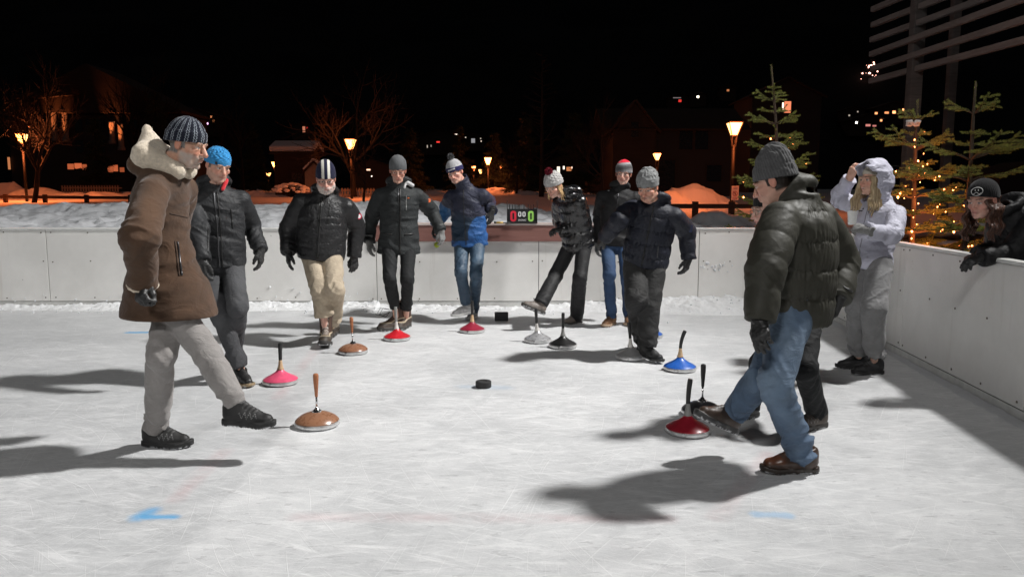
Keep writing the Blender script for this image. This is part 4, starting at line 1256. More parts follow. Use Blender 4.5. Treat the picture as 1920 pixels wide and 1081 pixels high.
# hut with a cap of snow
Y0 = 58; c = at_y(560, 362, Y0); g = gz(c[0], Y0)
z1 = float(at_y(560, 290, Y0)[2]) - g
gable_house('hut', 'dark timber hut with a thick cap of snow on its roof, behind the bearded man', 'hut', (c[0], Y0, g), 2.7, 2.6, z1, .45, M_WOODD, M_WOODD, .28, 0, .42, windows=((.3, 1.2, .8, .7),), ridge='x')
gable_house('shed', 'small pale shed catching orange light right of the hut', 'shed', (float(at_y(592, 362, 52)[0]), 52, g), 1.2, 1.0, 1.5, .6, mat('pale_boards', (.35, .28, .22), .8), M_WOODD, .15, .1, .12)

# chalet on the right
Y0 = 47; c = at_y(1268, 362, Y0); g = gz(c[0], Y0)
def cx(px): return float(at_y(px, 362, Y0)[0] - c[0])
zt_ = float(at_y(1268, 236, Y0)[2]) - g
wl = cx(1385) - cx(1150)
gable_house('chalet', 'large dark chalet behind the orange snow heap', 'chalet', (c[0], Y0 + 4, g), wl, 6.0, zt_, 1.3, mat('chalet_render', (.045, .034, .03), .9, vs=.5), M_WOODD, .7, 0, .0, windows=((cx(1180), 3.4, .8, 1.1), (cx(1215), 3.4, .8, 1.1), (cx(1290), 3.4, .8, 1.1), (cx(1320), 3.4, .8, 1.1), (cx(1345), 1.4, .9, 1.0), (cx(1255), 1.2, 1.0, 2.0)), ridge='x')
gable_house('barn', 'dark gabled barn at the left end of the chalet', 'barn', (float(at_y(1168, 362, 52)[0]), 50, g), 2.6, 5, 4.0, 1.6, M_WOODD, M_WOODD, .4, 0, .0, windows=((0, 4.0, .45, .9),))
# tall house whose lit balcony shows behind the spruce
Y0 = 74; c = at_y(1468, 362, Y0); g = 1.4
zz = float(at_y(1468, 201, Y0)[2]) - g
gable_house('house', 'dark house with one square orange window behind the tall spruce', 'house', (c[0], Y0 + 3, g), 6.5, 6, zz + 1.0, 1.6, M_WALLD, M_WOODD, .5, 0, .0, windows=((-1.8, 3, .8, 1), (1.8, 3, .8, 1), (0, 3, .8, 1)), lit=((.08, zz, .62, 1.05, (1, .27, .13), 1.1), (-.36, zz, .14, .8, (1, .7, .5), 3.5)))

# houses strung over the slope, each with its own few lights
def on_slope(px, py, Y):
    if Y <= 138: return Y
    for y in np.arange(139, 330, 1.0):
        c = at_y(px, py, y)
        if mz(c[0], y) > c[2] - 1.5: return float(y)
    return Y
def slope_house(label, px, py, Y, w, lit, wall=None, snow=.0):
    w *= on_slope(px, py, Y) / Y; Y = on_slope(px, py, Y)
    c = at_y(px, py, Y); g = mz(c[0], Y) if Y > 138 else gz(c[0], Y)
    h = max(float(c[2] - g) + w * .12, w * .3)
    L_ = [(dx, float(c[2] - g) + dz, a, b, cc, st) for (dx, dz, a, b, cc, st) in lit]
    return gable_house('house', label, 'house', (c[0], Y, g), w, w * .7, h, w * .16, wall or M_WALLD, M_WOODD, w * .08, 0, snow, lit=L_)
slope_house('house with a purple-lit terrace behind the two men at the left', 378, 238, 150, 9, [(1.4, -.1, 1.7, .5, PUR, 7), (2.2, .35, .7, .3, (1, .5, .9), 4), (.6, .7, .35, .35, (1, .2, .3), 1.2), (3.2, 1.6, .35, .4, AMB, .8), (-.8, 1.4, .35, .35, (1, .1, .5), .8), (3.6, .8, .4, .5, AMB, .5), (-.2, .1, 1.0, .3, PUR, 1.2)])
slope_house('house with a row of dim red lights left of the striped beanie', 310, 229, 152, 8, [(-1.6, 0, .5, .5, RED, .35), (-.5, .1, .5, .6, AMB, .4), (.4, 0, .5, .7, PINK, .5), (1.3, .1, .6, .8, AMB, .6), (2.2, 0, .4, .6, RED, .5)])
slope_house('distant house with a lit pink gable window above the hut', 574, 244, 150, 4.5, [(0, 0, .5, 1.1, (1, .35, .2), .5), (.6, .3, .3, .3, RED, .4)])
slope_house('house with a low roof of snow and red lamp above the pom-pom hat', 826, 267, 150, 7.5, [(-.2, -.1, .6, .25, RED, 1.2), (-2.2, -.9, .18, .5, WHT, .5), (-1.5, -.8, .2, .35, WHT, .3)])
slope_house('house with small white lights right of the pom-pom hat', 884, 265, 150, 5, [(.4, 0, .7, .8, (.8, .8, .85), .35), (-1.0, .6, .2, .2, WHT, .9), (1.9, -.1, .2, .2, WHT, 1.0), (1.8, .4, .2, .2, WHT, .6)])
slope_house('house under a bright white eave light, left of the larch', 857, 253, 160, 4, [(0, 0, .7, .18, (1, .85, .7), 2.0)])
slope_house('low building with two lit windows behind the red pom-pom', 1055, 319, 120, 7, [(-.8, 0, .45, .9, WHT, 1.4), (0, .3, .25, .5, WHT, 1.8), (.8, .1, .8, .6, AMB, .6), (1.3, .3, .3, .3, WHT, 1.6)])
slope_house('hillside cabin with a red light high above the chalet', 1271, 189, 190, 5, [(.1, -.2, .6, .5, RED, .8), (-.5, .4, 1.6, .18, (.6, .5, .5), .3)])
slope_house('hillside cabin with one white lamp above the chalet', 1306, 183, 195, 4, [(0, 0, .42, .42, (1, .9, .65), 6)])
slope_house('cabin with a faint amber lamp, highest above the chalet', 1362, 171, 200, 4, [(0, 0, .5, .4, AMB, .5)])
slope_house('hillside house with pinkish lamps between white hood and timber frame', 1664, 215, 190, 9, [(0, .2, .6, .5, AMB, 3), (-1.4, .1, .8, .4, AMB, 1.2), (1.7, .5, .35, .7, AMB, 3), (2.4, .8, .3, .3, WHT, 2), (-3.4, .0, .5, .4, AMB, 2)])
slope_house('hillside house with a white lamp above the white hood', 1617, 235, 180, 8, [(-2.2, .3, .4, .4, (1, .9, .8), 4), (0, -.2, .9, .4, PINK, .7), (1.2, -.3, .7, .3, PINK, .6), (2.4, .7, .4, .4, AMB, 2.0)])
slope_house('hillside house with a purple lamp left of the grey beanie', 1596, 213, 185, 5, [(-1.0, -.5, .3, .3, WHT, .5), (.6, .2, .25, .25, WHT, .5)])
slope_house('small house with a dim red window at the right edge', 1906, 370, 60, 5, [(-.6, .0, .7, .35, RED, .6), (-.5, .3, .5, .15, (1, .4, .3), .4)])
slope_house('low house with a dot of white light behind the grey beanie', 700, 322, 100, 5, [(-.3, .2, .5, .18, (1, .6, .4), 2.0), (.1, -.6, .16, .16, WHT, 2.0)])
slope_house('far house with a faint lit gable between the far lamps', 790, 262, 150, 4, [(0, 0, .25, .25, WHT, .4), (.8, .4, .5, .16, (.8, .6, .5), .3)])
slope_house('house with a small red tail of lights left of the boy in the red-topped beanie', 1136, 345, 80, 4, [(0, 0, .35, .25, (1, .1, .08), .9), (.5, 0, .25, .2, (1, .2, .1), 1.2)])

# tree hung with amber lights high on the slope
rnd = random.Random(77)
Yt = on_slope(1634, 140, 175); c = at_y(1634, 136, Yt)
g = mz(c[0], Yt)
tl = empty('lit_tree', (c[0], Yt, g), 'far tree hung with amber lights beside the timber frame', 'tree')
Ht = float(c[2] - g)
MB().tube([(0, 0, -1), (0, 0, Ht + 3)], [.4, .05], 8).build('trunk', M_BRANCH, tl)
m = MB()
for k in range(60):
    an = rnd.uniform(0, 6.28); z = Ht + rnd.uniform(-4, 2.6); l = (Ht + 3.4 - z) * .42 + .4
    m.tube([(0, 0, z), (l * .5 * math.cos(an), l * .5 * math.sin(an), z + .2), (l * math.cos(an), l * math.sin(an), z - .1)], [.08, .05, .02], 4)
m.build('crown', M_BRANCH, tl)
bm = bmesh.new(); bmesh.ops.create_icosphere(bm, subdivisions=1, radius=.16); me = bpy.data.meshes.new('bulb'); bm.to_mesh(me); bm.free(); me.materials.append(glow('far_bulb', (1, .5, .38), 5))
for k in range(30):
    an = rnd.uniform(0, 6.28); z = rnd.uniform(-1.6, 1.9); l = (2.2 - z * .55) * rnd.uniform(.3, 1)
    o = obj('bulb', me, tl); o.location = (l * math.cos(an) * .9, l * math.sin(an), Ht + z); s = rnd.choice([.35, .5, .7, 1.1]); o.scale = (s, s, s)
# ------------------------------------------------------------------ people: one body each, clothes as its children
def ydir(yaw, pitch=0.0):
    a, p = R(yaw), R(pitch)
    return np.array([math.sin(a) * math.cos(p), -math.cos(a) * math.cos(p), -math.sin(p)])

def axes(yaw, pitch=0.0, roll=0.0):
    f = ydir(yaw, pitch)
    u = np.array([0, 0, 1.0]); u = nrm(u - f * (u @ f)); r = np.cross(f, u)
    c, s = math.cos(R(roll)), math.sin(R(roll))
    return c * r + s * u, f, c * u - s * r          # right, forward, up (roll>0 leans the head to its left)

# ---- head, in its own frame: x right, y forward, z up, eyes at z = 0
def head_field(Q, p):
    jw = p.get('jaw', 1.0); nz = p.get('nose', 1.0); ch = p.get('cheek', 1.0); ln = p.get('long', 1.0)
    X = np.abs(Q[:, 0]); Qm = np.stack([X, Q[:, 1], Q[:, 2]], 1)
    d = ell(Q, (0, -.018, .030), (.075, .095, .088))
    d = smin(d, ell(Q, (0, .022, -.035 * ln), (.061 * ch, .068, .080 * ln)), .02)
    d = smin(d, ell(Q, (0, .034, -.083 * ln), (.046 * jw, .046, .032)), .025)
    d = smin(d, cone(Qm, (.052 * jw, .0, -.05), (.030 * jw, .055, -.092 * ln), .016, .014), .02)
    d = smin(d, ell(Qm, (.028, .083, .022), (.026, .012, .009)), .014)
    d = smax(d, -(np.linalg.norm(Qm - np.array([.033, .102, .001], np.float32), axis=1) - .019), .012)
    d = smin(d, np.linalg.norm(Qm - np.array([.032, .0735, .000], np.float32), axis=1) - .0135, .003)
    d = smin(d, ell(Qm, (.032, .079, .009), (.018, .010, .005)), .004)             # upper lid
    d = smin(d, ell(Qm, (.032, .077, -.011), (.017, .009, .004)), .005)
    d = smin(d, ell(Qm, (.042, .058, -.028), (.024 * ch, .022, .022)), .018)
    nt = .112 + .010 * (nz - 1)
    d = smin(d, cone(Q, (0, .084, .012), (0, nt, -.032), .0085, .0125 * nz), .008)
    d = smin(d, ell(Qm, (.0125, .096, -.036), (.0085, .012, .0075)), .006)
    d = smax(d, -(ell(Qm, (.006, .106, -.046), (.004, .006, .003))), .003)
    d = smin(d, ell(Q, (0, .082, -.056 * ln), (.030, .019, .018)), .014)
    if p.get('smile'):
        d = smax(d, -(ell(Q, (0, .100, -.064 * ln), (.022, .014, .0065))), .003)
    d = smin(d, ell(Q, (0, .094, -.0565 * ln), (.022, .009, .0055)), .005)
    d = smin(d, ell(Q, (0, .092, -.0695 * ln - (.004 if p.get('smile') else 0)), (.019, .009, .006)), .005)
    d = smin(d, ell(Q, (0, .080, -.099 * ln), (.022 * jw, .016, .015)), .016)
    if p.get('beard'):
        bz = np.clip((-.04 - Q[:, 2]) / .02, 0, 1) * np.clip((Q[:, 1] + .01) / .03, 0, 1)
        d = d - p['beard'] * bz * (1 + .5 * vnoise(Q * 160))
    d = d - 0.0012 * fbm(Q * 60, 2)
    e = ell(Qm, (.078, -.012, -.008), (.010, .019, .031))
    e = smax(e, -ell(Qm, (.090, -.008, -.006), (.008, .011, .020)), .005)
    d = smin(d, e, .008)
    return d

def head_colour(Q, p):
    n = len(Q); X = np.abs(Q[:, 0]); Y = Q[:, 1]; Z = Q[:, 2]; ln = p.get('long', 1.0)
    base = np.array(p.get('skin', (.50, .29, .21)))
    c = np.tile(base, (n, 1))
    nz = fbm(Q * 55, 3)[:, None]
    c = c * (1 + .16 * nz)
    def blend(m, col):
        m = np.clip(m, 0, 1)[:, None]; return c * (1 - m) + np.array(col) * m
    rd = base * np.array([1.02, .66, .62])
    c = blend(.65 * np.exp(-((X - .042) / .022) ** 2 - ((Z + .030) / .022) ** 2) * (Y > .03), rd)      # cheeks
    c = blend(.7 * np.exp(-(X / .016) ** 2 - ((Z + .034) / .014) ** 2) * (Y > .095), rd)               # nose tip
    c = blend(.6 * (X > .074), rd * .95)                                                              # ears
    c = blend(.5 * np.exp(-((X - .032) / .017) ** 2 - ((Z + .014) / .008) ** 2) * (Y > .06), base * np.array([.75, .62, .62]))
    lip = (np.exp(-(X / .021) ** 4 - ((Z + .063 * ln) / .0105) ** 4)) * (Y > .085)
    c = blend(lip * .8, p.get('lip', base * np.array([.78, .42, .42])))
    if p.get('smile'):
        c = blend(np.exp(-(X / .017) ** 4 - ((Z + .0635 * ln) / .0035) ** 4) * (Y > .075), (.62, .58, .52))
    else:
        c = blend(.8 * np.exp(-(X / .022) ** 4 - ((Z + .063 * ln) / .0018) ** 2) * (Y > .08), base * .28)
    br = p.get('brow', (.07, .045, .03))
    arch = .0235 + .004 * np.exp(-((X - .036) / .012) ** 2)
    c = blend(.85 * np.exp(-((Z - arch) / .0042) ** 2) * (X > .013) * (X < .052) * (Y > .055), br)
    be = np.exp(-((X - .032) / .0145) ** 4 - (Z / .0062) ** 4) * (Y > .07)
    if p.get('eyes', 'open') == 'open':
        c = blend(be, (.62, .58, .55))
        c = blend(np.exp(-((X - .032) / .0068) ** 4 - ((Z - .0005) / .0068) ** 4) * (Y > .078), p.get('iris', (.05, .045, .04)))
    lid = np.exp(-((X - .032) / .017) ** 4 - ((Z - .0062) / .0021) ** 2) * (Y > .07)
    c = blend(lid * .85, (.03, .02, .018))
    if p.get('stubble') is not None:
        col, st = p['stubble']
        m = np.clip((-.032 - Z) / .014, 0, 1) * np.clip((Y + .012) / .02, 0, 1)
        m = m * (1 - np.exp(-((X) / .016) ** 4 - ((Z + .040) / .006) ** 2)) * (1 - lip * .9)
        ck = np.clip(1.25 - np.exp(-((X - .036) / .02) ** 2 - ((Z + .03) / .02) ** 2) * 1.6, 0, 1)
        c = blend(m * ck * st * (.8 + .5 * nz[:, 0]), col)
    h = p.get('hair')
    if h is not None:
        m = np.clip((-.005 - Y) / .008, 0, 1) * np.clip((Z + .065 + .25 * np.clip(-Y - .05, 0, 1)) / .012, 0, 1) * (X < .0775)
        m2 = (np.abs(Y + .0 - .005) < .016) * (Z > -.022) * (X > .05) * (X < .0765)
        c = blend(np.maximum(m, m2 * 1.0), np.array(h) * (1 + .4 * vnoise(Q * np.array([220, 220, 40]))[:, None]))
    return np.clip(c, .004, .9)

M_SKIN = mat('skin', None, 0.48, sss=0.12, bump=(260, .12, .001), var=0.05, vs=60, spec=0.4)

# ---- hands, in their own frame: x to the fingertips, y to the thumb side, z the back of the hand
def hand_field(Q, curl=.4, fat=1.0, cuff=0.0, spread=1.0, thumb=.5, sep=None):
    kn = [(.088, .030), (.093, .010), (.089, -.011), (.080, -.030)]
    ln = [.074, .082, .076, .060]; ra = [.0092, .0095, .0090, .0080]
    d = cone(Q, (-.035, 0, 0), (.012, 0, 0), .024 * fat ** .5, .025 * fat ** .5)
    for i, (kx, ky) in enumerate(kn):
        d = smin(d, cone(Q, (.01, ky * .55, 0), (kx, ky * spread, .002), .0155 * fat ** .5, .0118 * fat), .016)
    d = smin(d, ell(Q, (.035, .016, -.012), (.030, .018, .012)), .012)
    cl = curl if hasattr(curl, '__len__') else [curl * (1 + .10 * i) for i in range(4)]
    for i, (kx, ky) in enumerate(kn):
        p = np.array([kx, ky * spread, .001]); a = 0.0
        out = (.10 - .065 * i) * spread * (1 - min(cl[i], 1) * .7)
        dirr = None
        for j, (fr, ang) in enumerate(((.46, .75), (.30, .95), (.24, .6))):
            a += ang * cl[i]
            dv = nrm(np.array([math.cos(a), out, -math.sin(a)]))
            q = p + dv * ln[i] * fr
            r0 = ra[i] * fat * (1 - .10 * j); r1 = ra[i] * fat * (1 - .10 * (j + 1))
            d = smin(d, cone(Q, p, q, r0, r1), .0035 if j else .006)
            p = q
    t = thumb
    t0 = np.array([.020, .024, -.008]); t1 = np.array([.050, .050 - .012 * t, -.014 - .014 * t]); t2 = np.array([.078, .057 - .026 * t, -.022 - .026 * t]); t3 = np.array([.099, .056 - .036 * t, -.028 - .032 * t])
    d = smin(d, cone(Q, t0, t1, .0155 * fat, .0125 * fat), .010)
    d = smin(d, cone(Q, t1, t2, .0120 * fat, .0108 * fat), .005)
    d = smin(d, cone(Q, t2, t3, .0108 * fat, .0085 * fat), .003)
    if cuff:
        cf = cone(Q, (-.075, 0, 0), (-.005, 0, 0), cuff, cuff * .78)
        cf = smax(cf, -(Q[:, 0] + .070), .006)
        cf = cf - .0018 * np.sin(Q[:, 0] * 260) * (Q[:, 0] < -.01)
        d = smin(d, cf, .010)
    if fat > 1.1:
        d = d - .0022 * (1 - 2 * np.abs(vnoise(Q * np.array([70, 38, 60]))))
    return d

_hand_cache = {}
def hand_mesh(name, m, side, curl=.4, fat=1.22, cuff=.042, colf=None, h=.0036, **kw):
    key = (name, m.name, side, str(curl), fat, cuff, str(kw))
    if key in _hand_cache: return _hand_cache[key]
    V, Q = surf(lambda P: hand_field(P, curl, fat, cuff, **kw), (-.085, -.062, -.11), (.19, .085, .045), h)
    col = colf(V) if colf else None
    if side == 'L':
        V = V * np.array([1, -1, 1]); Q = Q[:, ::-1]
    me = np_mesh(name, V, Q, m, True, col)
    _hand_cache[key] = me
    return me

def hand_matrix(wrist, tip, back, base):
    x = nrm(np.array(tip) - wrist); z = nrm(np.array(back) - x * (np.array(back) @ x)); y = np.cross(z, x)
    M = Matrix.Identity(4)
    for i in range(3):
        M[i][0], M[i][1], M[i][2] = x[i], y[i], z[i]
        M[i][3] = (wrist - base)[i]
    return M

# ---- shoes, in their own frame: x to the toe, z up, ankle above the origin
def shoe_parts(kind):
    """field, colour function, bounds, grid step"""
    hs = {'hiker': .135, 'pac': .25, 'sneaker': .085, 'chukka': .115, 'low': .105, 'snow': .20}[kind]
    def sole2(Q, g=0.0):
        q = Q.copy(); q[:, 2] = 0
        d = cone(q, (-.048, 0, 0), (.03, 0, 0), .034, .033)
        d = smin(d, cone(q, (.05, .004, 0), (.125, .006, 0), .035, .047), .03)
        d = smin(d, cone(q, (.13, .004, 0), (.172, -.002, 0), .044, .030), .03)
        return d - g
    def f(Q):
        Z = Q[:, 2]; X = Q[:, 0]
        roll = np.clip((X - .12) / .09, 0, 1) ** 2 * .016
        Zl = Z - roll
        d = cone(Q, (-.046, 0, .055), (-.042, 0, .09), .034, .036)
        d = smin(d, cone(Q, (-.02, 0, .055), (.09, .003, .050), .038, .036), .03)
        d = smin(d, cone(Q, (.06, .004, .045), (.155, .003, .040), .038, .032), .03)
        if kind == 'pac': d = smin(d, ell(Q, (.14, .003, .045), (.058, .044, .034)), .02)
        if hs > .09:
            top = max(hs, .12)
            d = smin(d, cone(Q, (-.008, 0, .08), (-.012, 0, top - .01), .044, .048 + (.006 if hs > .15 else 0)), .035)
            d = smax(d, Z - hs - .012 * np.clip(-X / .05, -1, 1), .006)
        else:
            op = cone(Q, (-.01, 0, .075), (-.03, 0, .14), .030, .030)
            d = smin(d, cone(Q, (-.035, 0, .06), (.0, 0, .08), .037, .040), .02)
            d = smax(d, -op, .006)
        # tongue and lacing ridge
        d = smin(d, cone(Q, (.10, .003, .076), (.015, 0, min(hs, .12) + .004), .014, .016), .012)
        lace = np.abs(np.sin((X * .8 - Z * .6) * 150)) * np.exp(-(Q[:, 1] / .020) ** 4) * (X > .005) * (X < .11) * (Z > .06)
        d = d - .0022 * lace
        if kind == 'pac':
            d = d - .0030 * np.exp(-((Zl - .070 - .03 * np.clip((.09 - X) / .1, 0, 1)) / .004) ** 2)
            d = d - .006 * np.exp(-((Z - hs + .018) / .012) ** 2) * (Z > .15)
        d = d - .0016 * fbm(Q * 45, 2)
        th = {'sneaker': .030, 'chukka': .030, 'low': .026}.get(kind, .033)
        s = smax(sole2(Q, .0045), np.abs(Zl - th / 2) - th / 2, .006)
        if kind not in ('sneaker',):
            lug = (np.abs(np.sin(X * 150)) < .42) & (np.abs(Q[:, 1]) > .022) & (Zl < .012)
            s = np.where(lug, s + .0045, s)
            lug2 = (np.abs(np.sin(X * 120 + Q[:, 1] * 90)) < .35) & (Zl < .006)
            s = np.where(lug2, s + .003, s)
        d = smax(d, -(Zl - th * .6), .004)
        return smin(d, s, .004)
    return f, hs

def shoe_colour(V, kind, cols):
    X, Y, Z = V[:, 0], V[:, 1], V[:, 2]
    roll = np.clip((X - .12) / .09, 0, 1) ** 2 * .016
    Zl = Z - roll
    up, sole, lace, ext = [np.array(c) for c in cols]
    c = np.tile(up, (len(V), 1)) * (1 + .25 * fbm(V * 30, 3)[:, None])
    def bl(m, col):
        m = np.clip(m, 0, 1)[:, None]; return c * (1 - m) + np.array(col) * m
    if kind == 'pac':
        m = np.clip((.072 + .03 * np.clip((.09 - X) / .1, 0, 1) - Zl) / .004, 0, 1)
        c = bl(m, ext)
        c = bl(np.exp(-((Zl - .074 - .03 * np.clip((.09 - X) / .1, 0, 1)) / .0045) ** 2), (.50, .42, .30))
        c = bl((Zl < .042) * 1.0, np.array(ext) * 1.5)
        c = bl((Z > .225) * 1.0, up * .55)
    elif kind == 'hiker':
        c = bl(np.clip((fbm(V * 22 + 9, 2) + .05 - .10 * (X > .14)) * 6, 0, 1) * .8, ext)
        zig = np.abs(((X * 38) % 1) * 2 - 1) * .030 + .050
        c = bl(np.exp(-((Z - zig) / .0022) ** 2) * (np.abs(Y) > .026) * (X > .02) * (X < .12), (.30, .30, .30))
    elif kind == 'sneaker':
        c = bl(np.exp(-((Z - .045 - .2 * (X - .0)) / .004) ** 2) * (X > -.05) * (X < .06), ext)
        c = bl((np.abs(Zl - .021) < .003) * 1.0, ext)
    elif kind in ('chukka', 'low'):
        c = bl(np.clip((X - .085) / .03, 0, 1) * .8 * np.clip((Z - .04) / .02, 0, 1), ext)
        c = bl(np.exp(-((X - .078 - .2 * (Z - .06)) / .0025) ** 2) * .6, up * .4)
    ls = np.clip(np.abs(np.sin((X * .8 - Z * .6) * 150)) * 2 - .9, 0, 1) * (np.abs(Y) < .024) * (X > .005) * (X < .115) * (Z > .058)
    c = bl(ls, lace)
    th = {'sneaker': .030, 'chukka': .030, 'low': .026}.get(kind, .033)
    c = bl((Zl < th) * 1.0, sole)
    if kind == 'snow': pass
    snow = np.clip((fbm(V * 60 + 4, 3) - .03) * 8, 0, 1) * np.clip((.010 - Zl) / .006, 0, 1)
    c = bl(snow, (.62, .63, .65))
    return np.clip(c, .004, .85)

_shoe_cache = {}
def shoe_mesh(kind, cols, side, rough=.6, h=.0042, sheen=0.0):
    key = (kind, str(cols), side, h)
    if key in _shoe_cache: return _shoe_cache[key]
    f, hs = shoe_parts(kind)
    V, Q = surf(f, (-.10, -.062, -.004), (.215, .062, hs + .02), h)
    col = shoe_colour(V, kind, cols)
    if side == 'L': V = V * np.array([1, -1, 1]); Q = Q[:, ::-1]
    me = np_mesh('shoe', V, Q, mat('shoe_%s_%.2f' % (kind, rough), None, rough, bump=(140, .25, .0015), var=.12, vs=40), True, col)
    _shoe_cache[key] = me
    return me

# ---- hats, in the head frame
def beanie_field(Q, p):
    top = p.get('top', .105); cx = p.get('shift', 0.0)
    rx, ry = p.get('r', (.087, .106))
    zc = .035
    zz = np.maximum(Q[:, 2] - zc, 0)
    bulge = p.get('bulge', 0.0) * np.exp(-((Q[:, 2] - .10) / .05) ** 2)
    q = np.stack([Q[:, 0], Q[:, 1] + .018 + cx * zz, zz], 1)
    d = ell(q, (0, 0, 0), (rx, ry, top)) - bulge
    ang = np.arctan2(Q[:, 0], Q[:, 1] + .018)
    bz = p.get('brim', .004) + p.get('slope', .30) * Q[:, 1]
    hgt = Q[:, 2] - bz
    cf = p.get('cuff', 0)
    if cf:
        d = d - .0055 * (1 / (1 + np.exp((hgt - cf) / .0016))) - .001
    n = p.get('ribs', 0)
    if n:
        fade = np.clip((top + zc - Q[:, 2]) / .05, .15, 1)
        d = d - p.get('ra', .0016) * np.cos(n * ang) * fade
    if p.get('cable'):
        d = d - .0045 * np.sin(ang * 14 + np.sin(Q[:, 2] * 190) * 1.3) * np.sin(Q[:, 2] * 190 + ang * 3) * np.clip((hgt - .035) / .01, 0, 1)
    if p.get('fold'):
        d = d - p['fold'] * ((1 - 2 * np.abs(vnoise(np.stack([ang * 1.3 * 2, hgt * 34, np.sin(ang) * 2], 1) + p.get('seed', 3)))) * np.clip((hgt - .02) / .03, 0, 1))
    d = d - .0008 * vnoise(Q * 190)
    return smax(d, -hgt, .006)

def roll_ribs(V, p):
    ang = np.arctan2(V[:, 0], V[:, 1] + .018)
    hgt = V[:, 2] - (p.get('brim', .004) + p.get('slope', .30) * V[:, 1])
    return ang, hgt

M_KNIT = mat('knit', None, 0.95, sheen=0.1, bump=(420, .5, .002), var=0.10, vs=120, spec=.2)

# ---- the figure itself
class Fig: pass
ARM = {}
def figure(label, S):
    g = Fig(); s = S.get('s', 1.0); g.S = S; g.s = s
    px, py, Y = S['pelvis']; g.pel = at_y(px, py, Y)
    nx, ny, dy = S['neck']; g.neck = at_y(nx, ny, Y + dy)
    hx_, hy_, hdy = S['head']; g.hc = at_y(hx_, hy_, Y + dy + hdy)
    g.up = nrm(g.neck - g.pel)
    f = ydir(S['yaw']); g.fr = nrm(f - g.up * (f @ g.up)); g.ri = np.cross(g.fr, g.up)
    hf = ydir(S.get('hipyaw', S['yaw'])); g.hfr = nrm(hf); g.hri = np.cross(g.hfr, np.array([0, 0, 1.0]))
    g.base = np.array([g.pel[0], g.pel[1], S.get('ground', 0.0)])
    g.root = empty('person', g.base, label, 'person', S.get('group', 'people playing on the rink'))
    sw = S.get('sw', .185) * s; hw = .092 * s
    g.sh = {'R': g.neck + g.ri * sw - g.up * .088 * s, 'L': g.neck - g.ri * sw - g.up * .088 * s}
    for k in 'LR':
        if 'sh' + k in S: g.sh[k] = g.sh[k] + np.array(S['sh' + k])
    g.hip = {'R': g.pel + g.hri * hw - np.array([0, 0, .05 * s]), 'L': g.pel - g.hri * hw - np.array([0, 0, .05 * s])}
    g.el, g.wr, g.tip, g.kn, g.an = {}, {}, {}, {}, {}
    for k in 'LR':
        a = S['arm' + k]
        g.el[k] = reach(g.sh[k], a[0], a[1], .295 * s, a[2])
        g.wr[k] = reach(g.el[k], a[3], a[4], .255 * s, a[5])
        g.tip[k] = reach(g.wr[k], a[6], a[7], .16 * s, a[8])
        l = S['leg' + k]
        g.kn[k] = reach(g.hip[k], l[0], l[1], .43 * s, l[2])
        g.an[k] = at_y(l[3], l[4], l[5])
    g.H = axes(*S['face'])
    if DEBUG:
        print('FIG', label[:40], 'h=%.2f' % (g.hc[2] + .14), 'torso %.2f' % np.linalg.norm(g.neck - g.pel), 'neck-head %.2f' % np.linalg.norm(g.hc - g.neck),
              *['%s ua%.2f fa%.2f th%.2f sh%.2f anz%.2f' % (k, np.linalg.norm(g.el[k] - g.sh[k]), np.linalg.norm(g.wr[k] - g.el[k]), np.linalg.norm(g.kn[k] - g.hip[k]), np.linalg.norm(g.an[k] - g.kn[k]), g.an[k][2]) for k in 'LR'])
    return g

def to_local(P, g): return ((P - g.hc.astype(np.float32)) @ np.stack(g.H, 1).astype(np.float32)) / g.S.get('hs', 1.0)
def to_world(V, g): return (V * g.S.get('hs', 1.0)) @ np.stack(g.H, 0) + g.hc

def add(g, name, V, Q, m, col=None, parent=None):
    return obj(name, np_mesh(name, V - g.base, Q, m, True, col), parent or g.root)

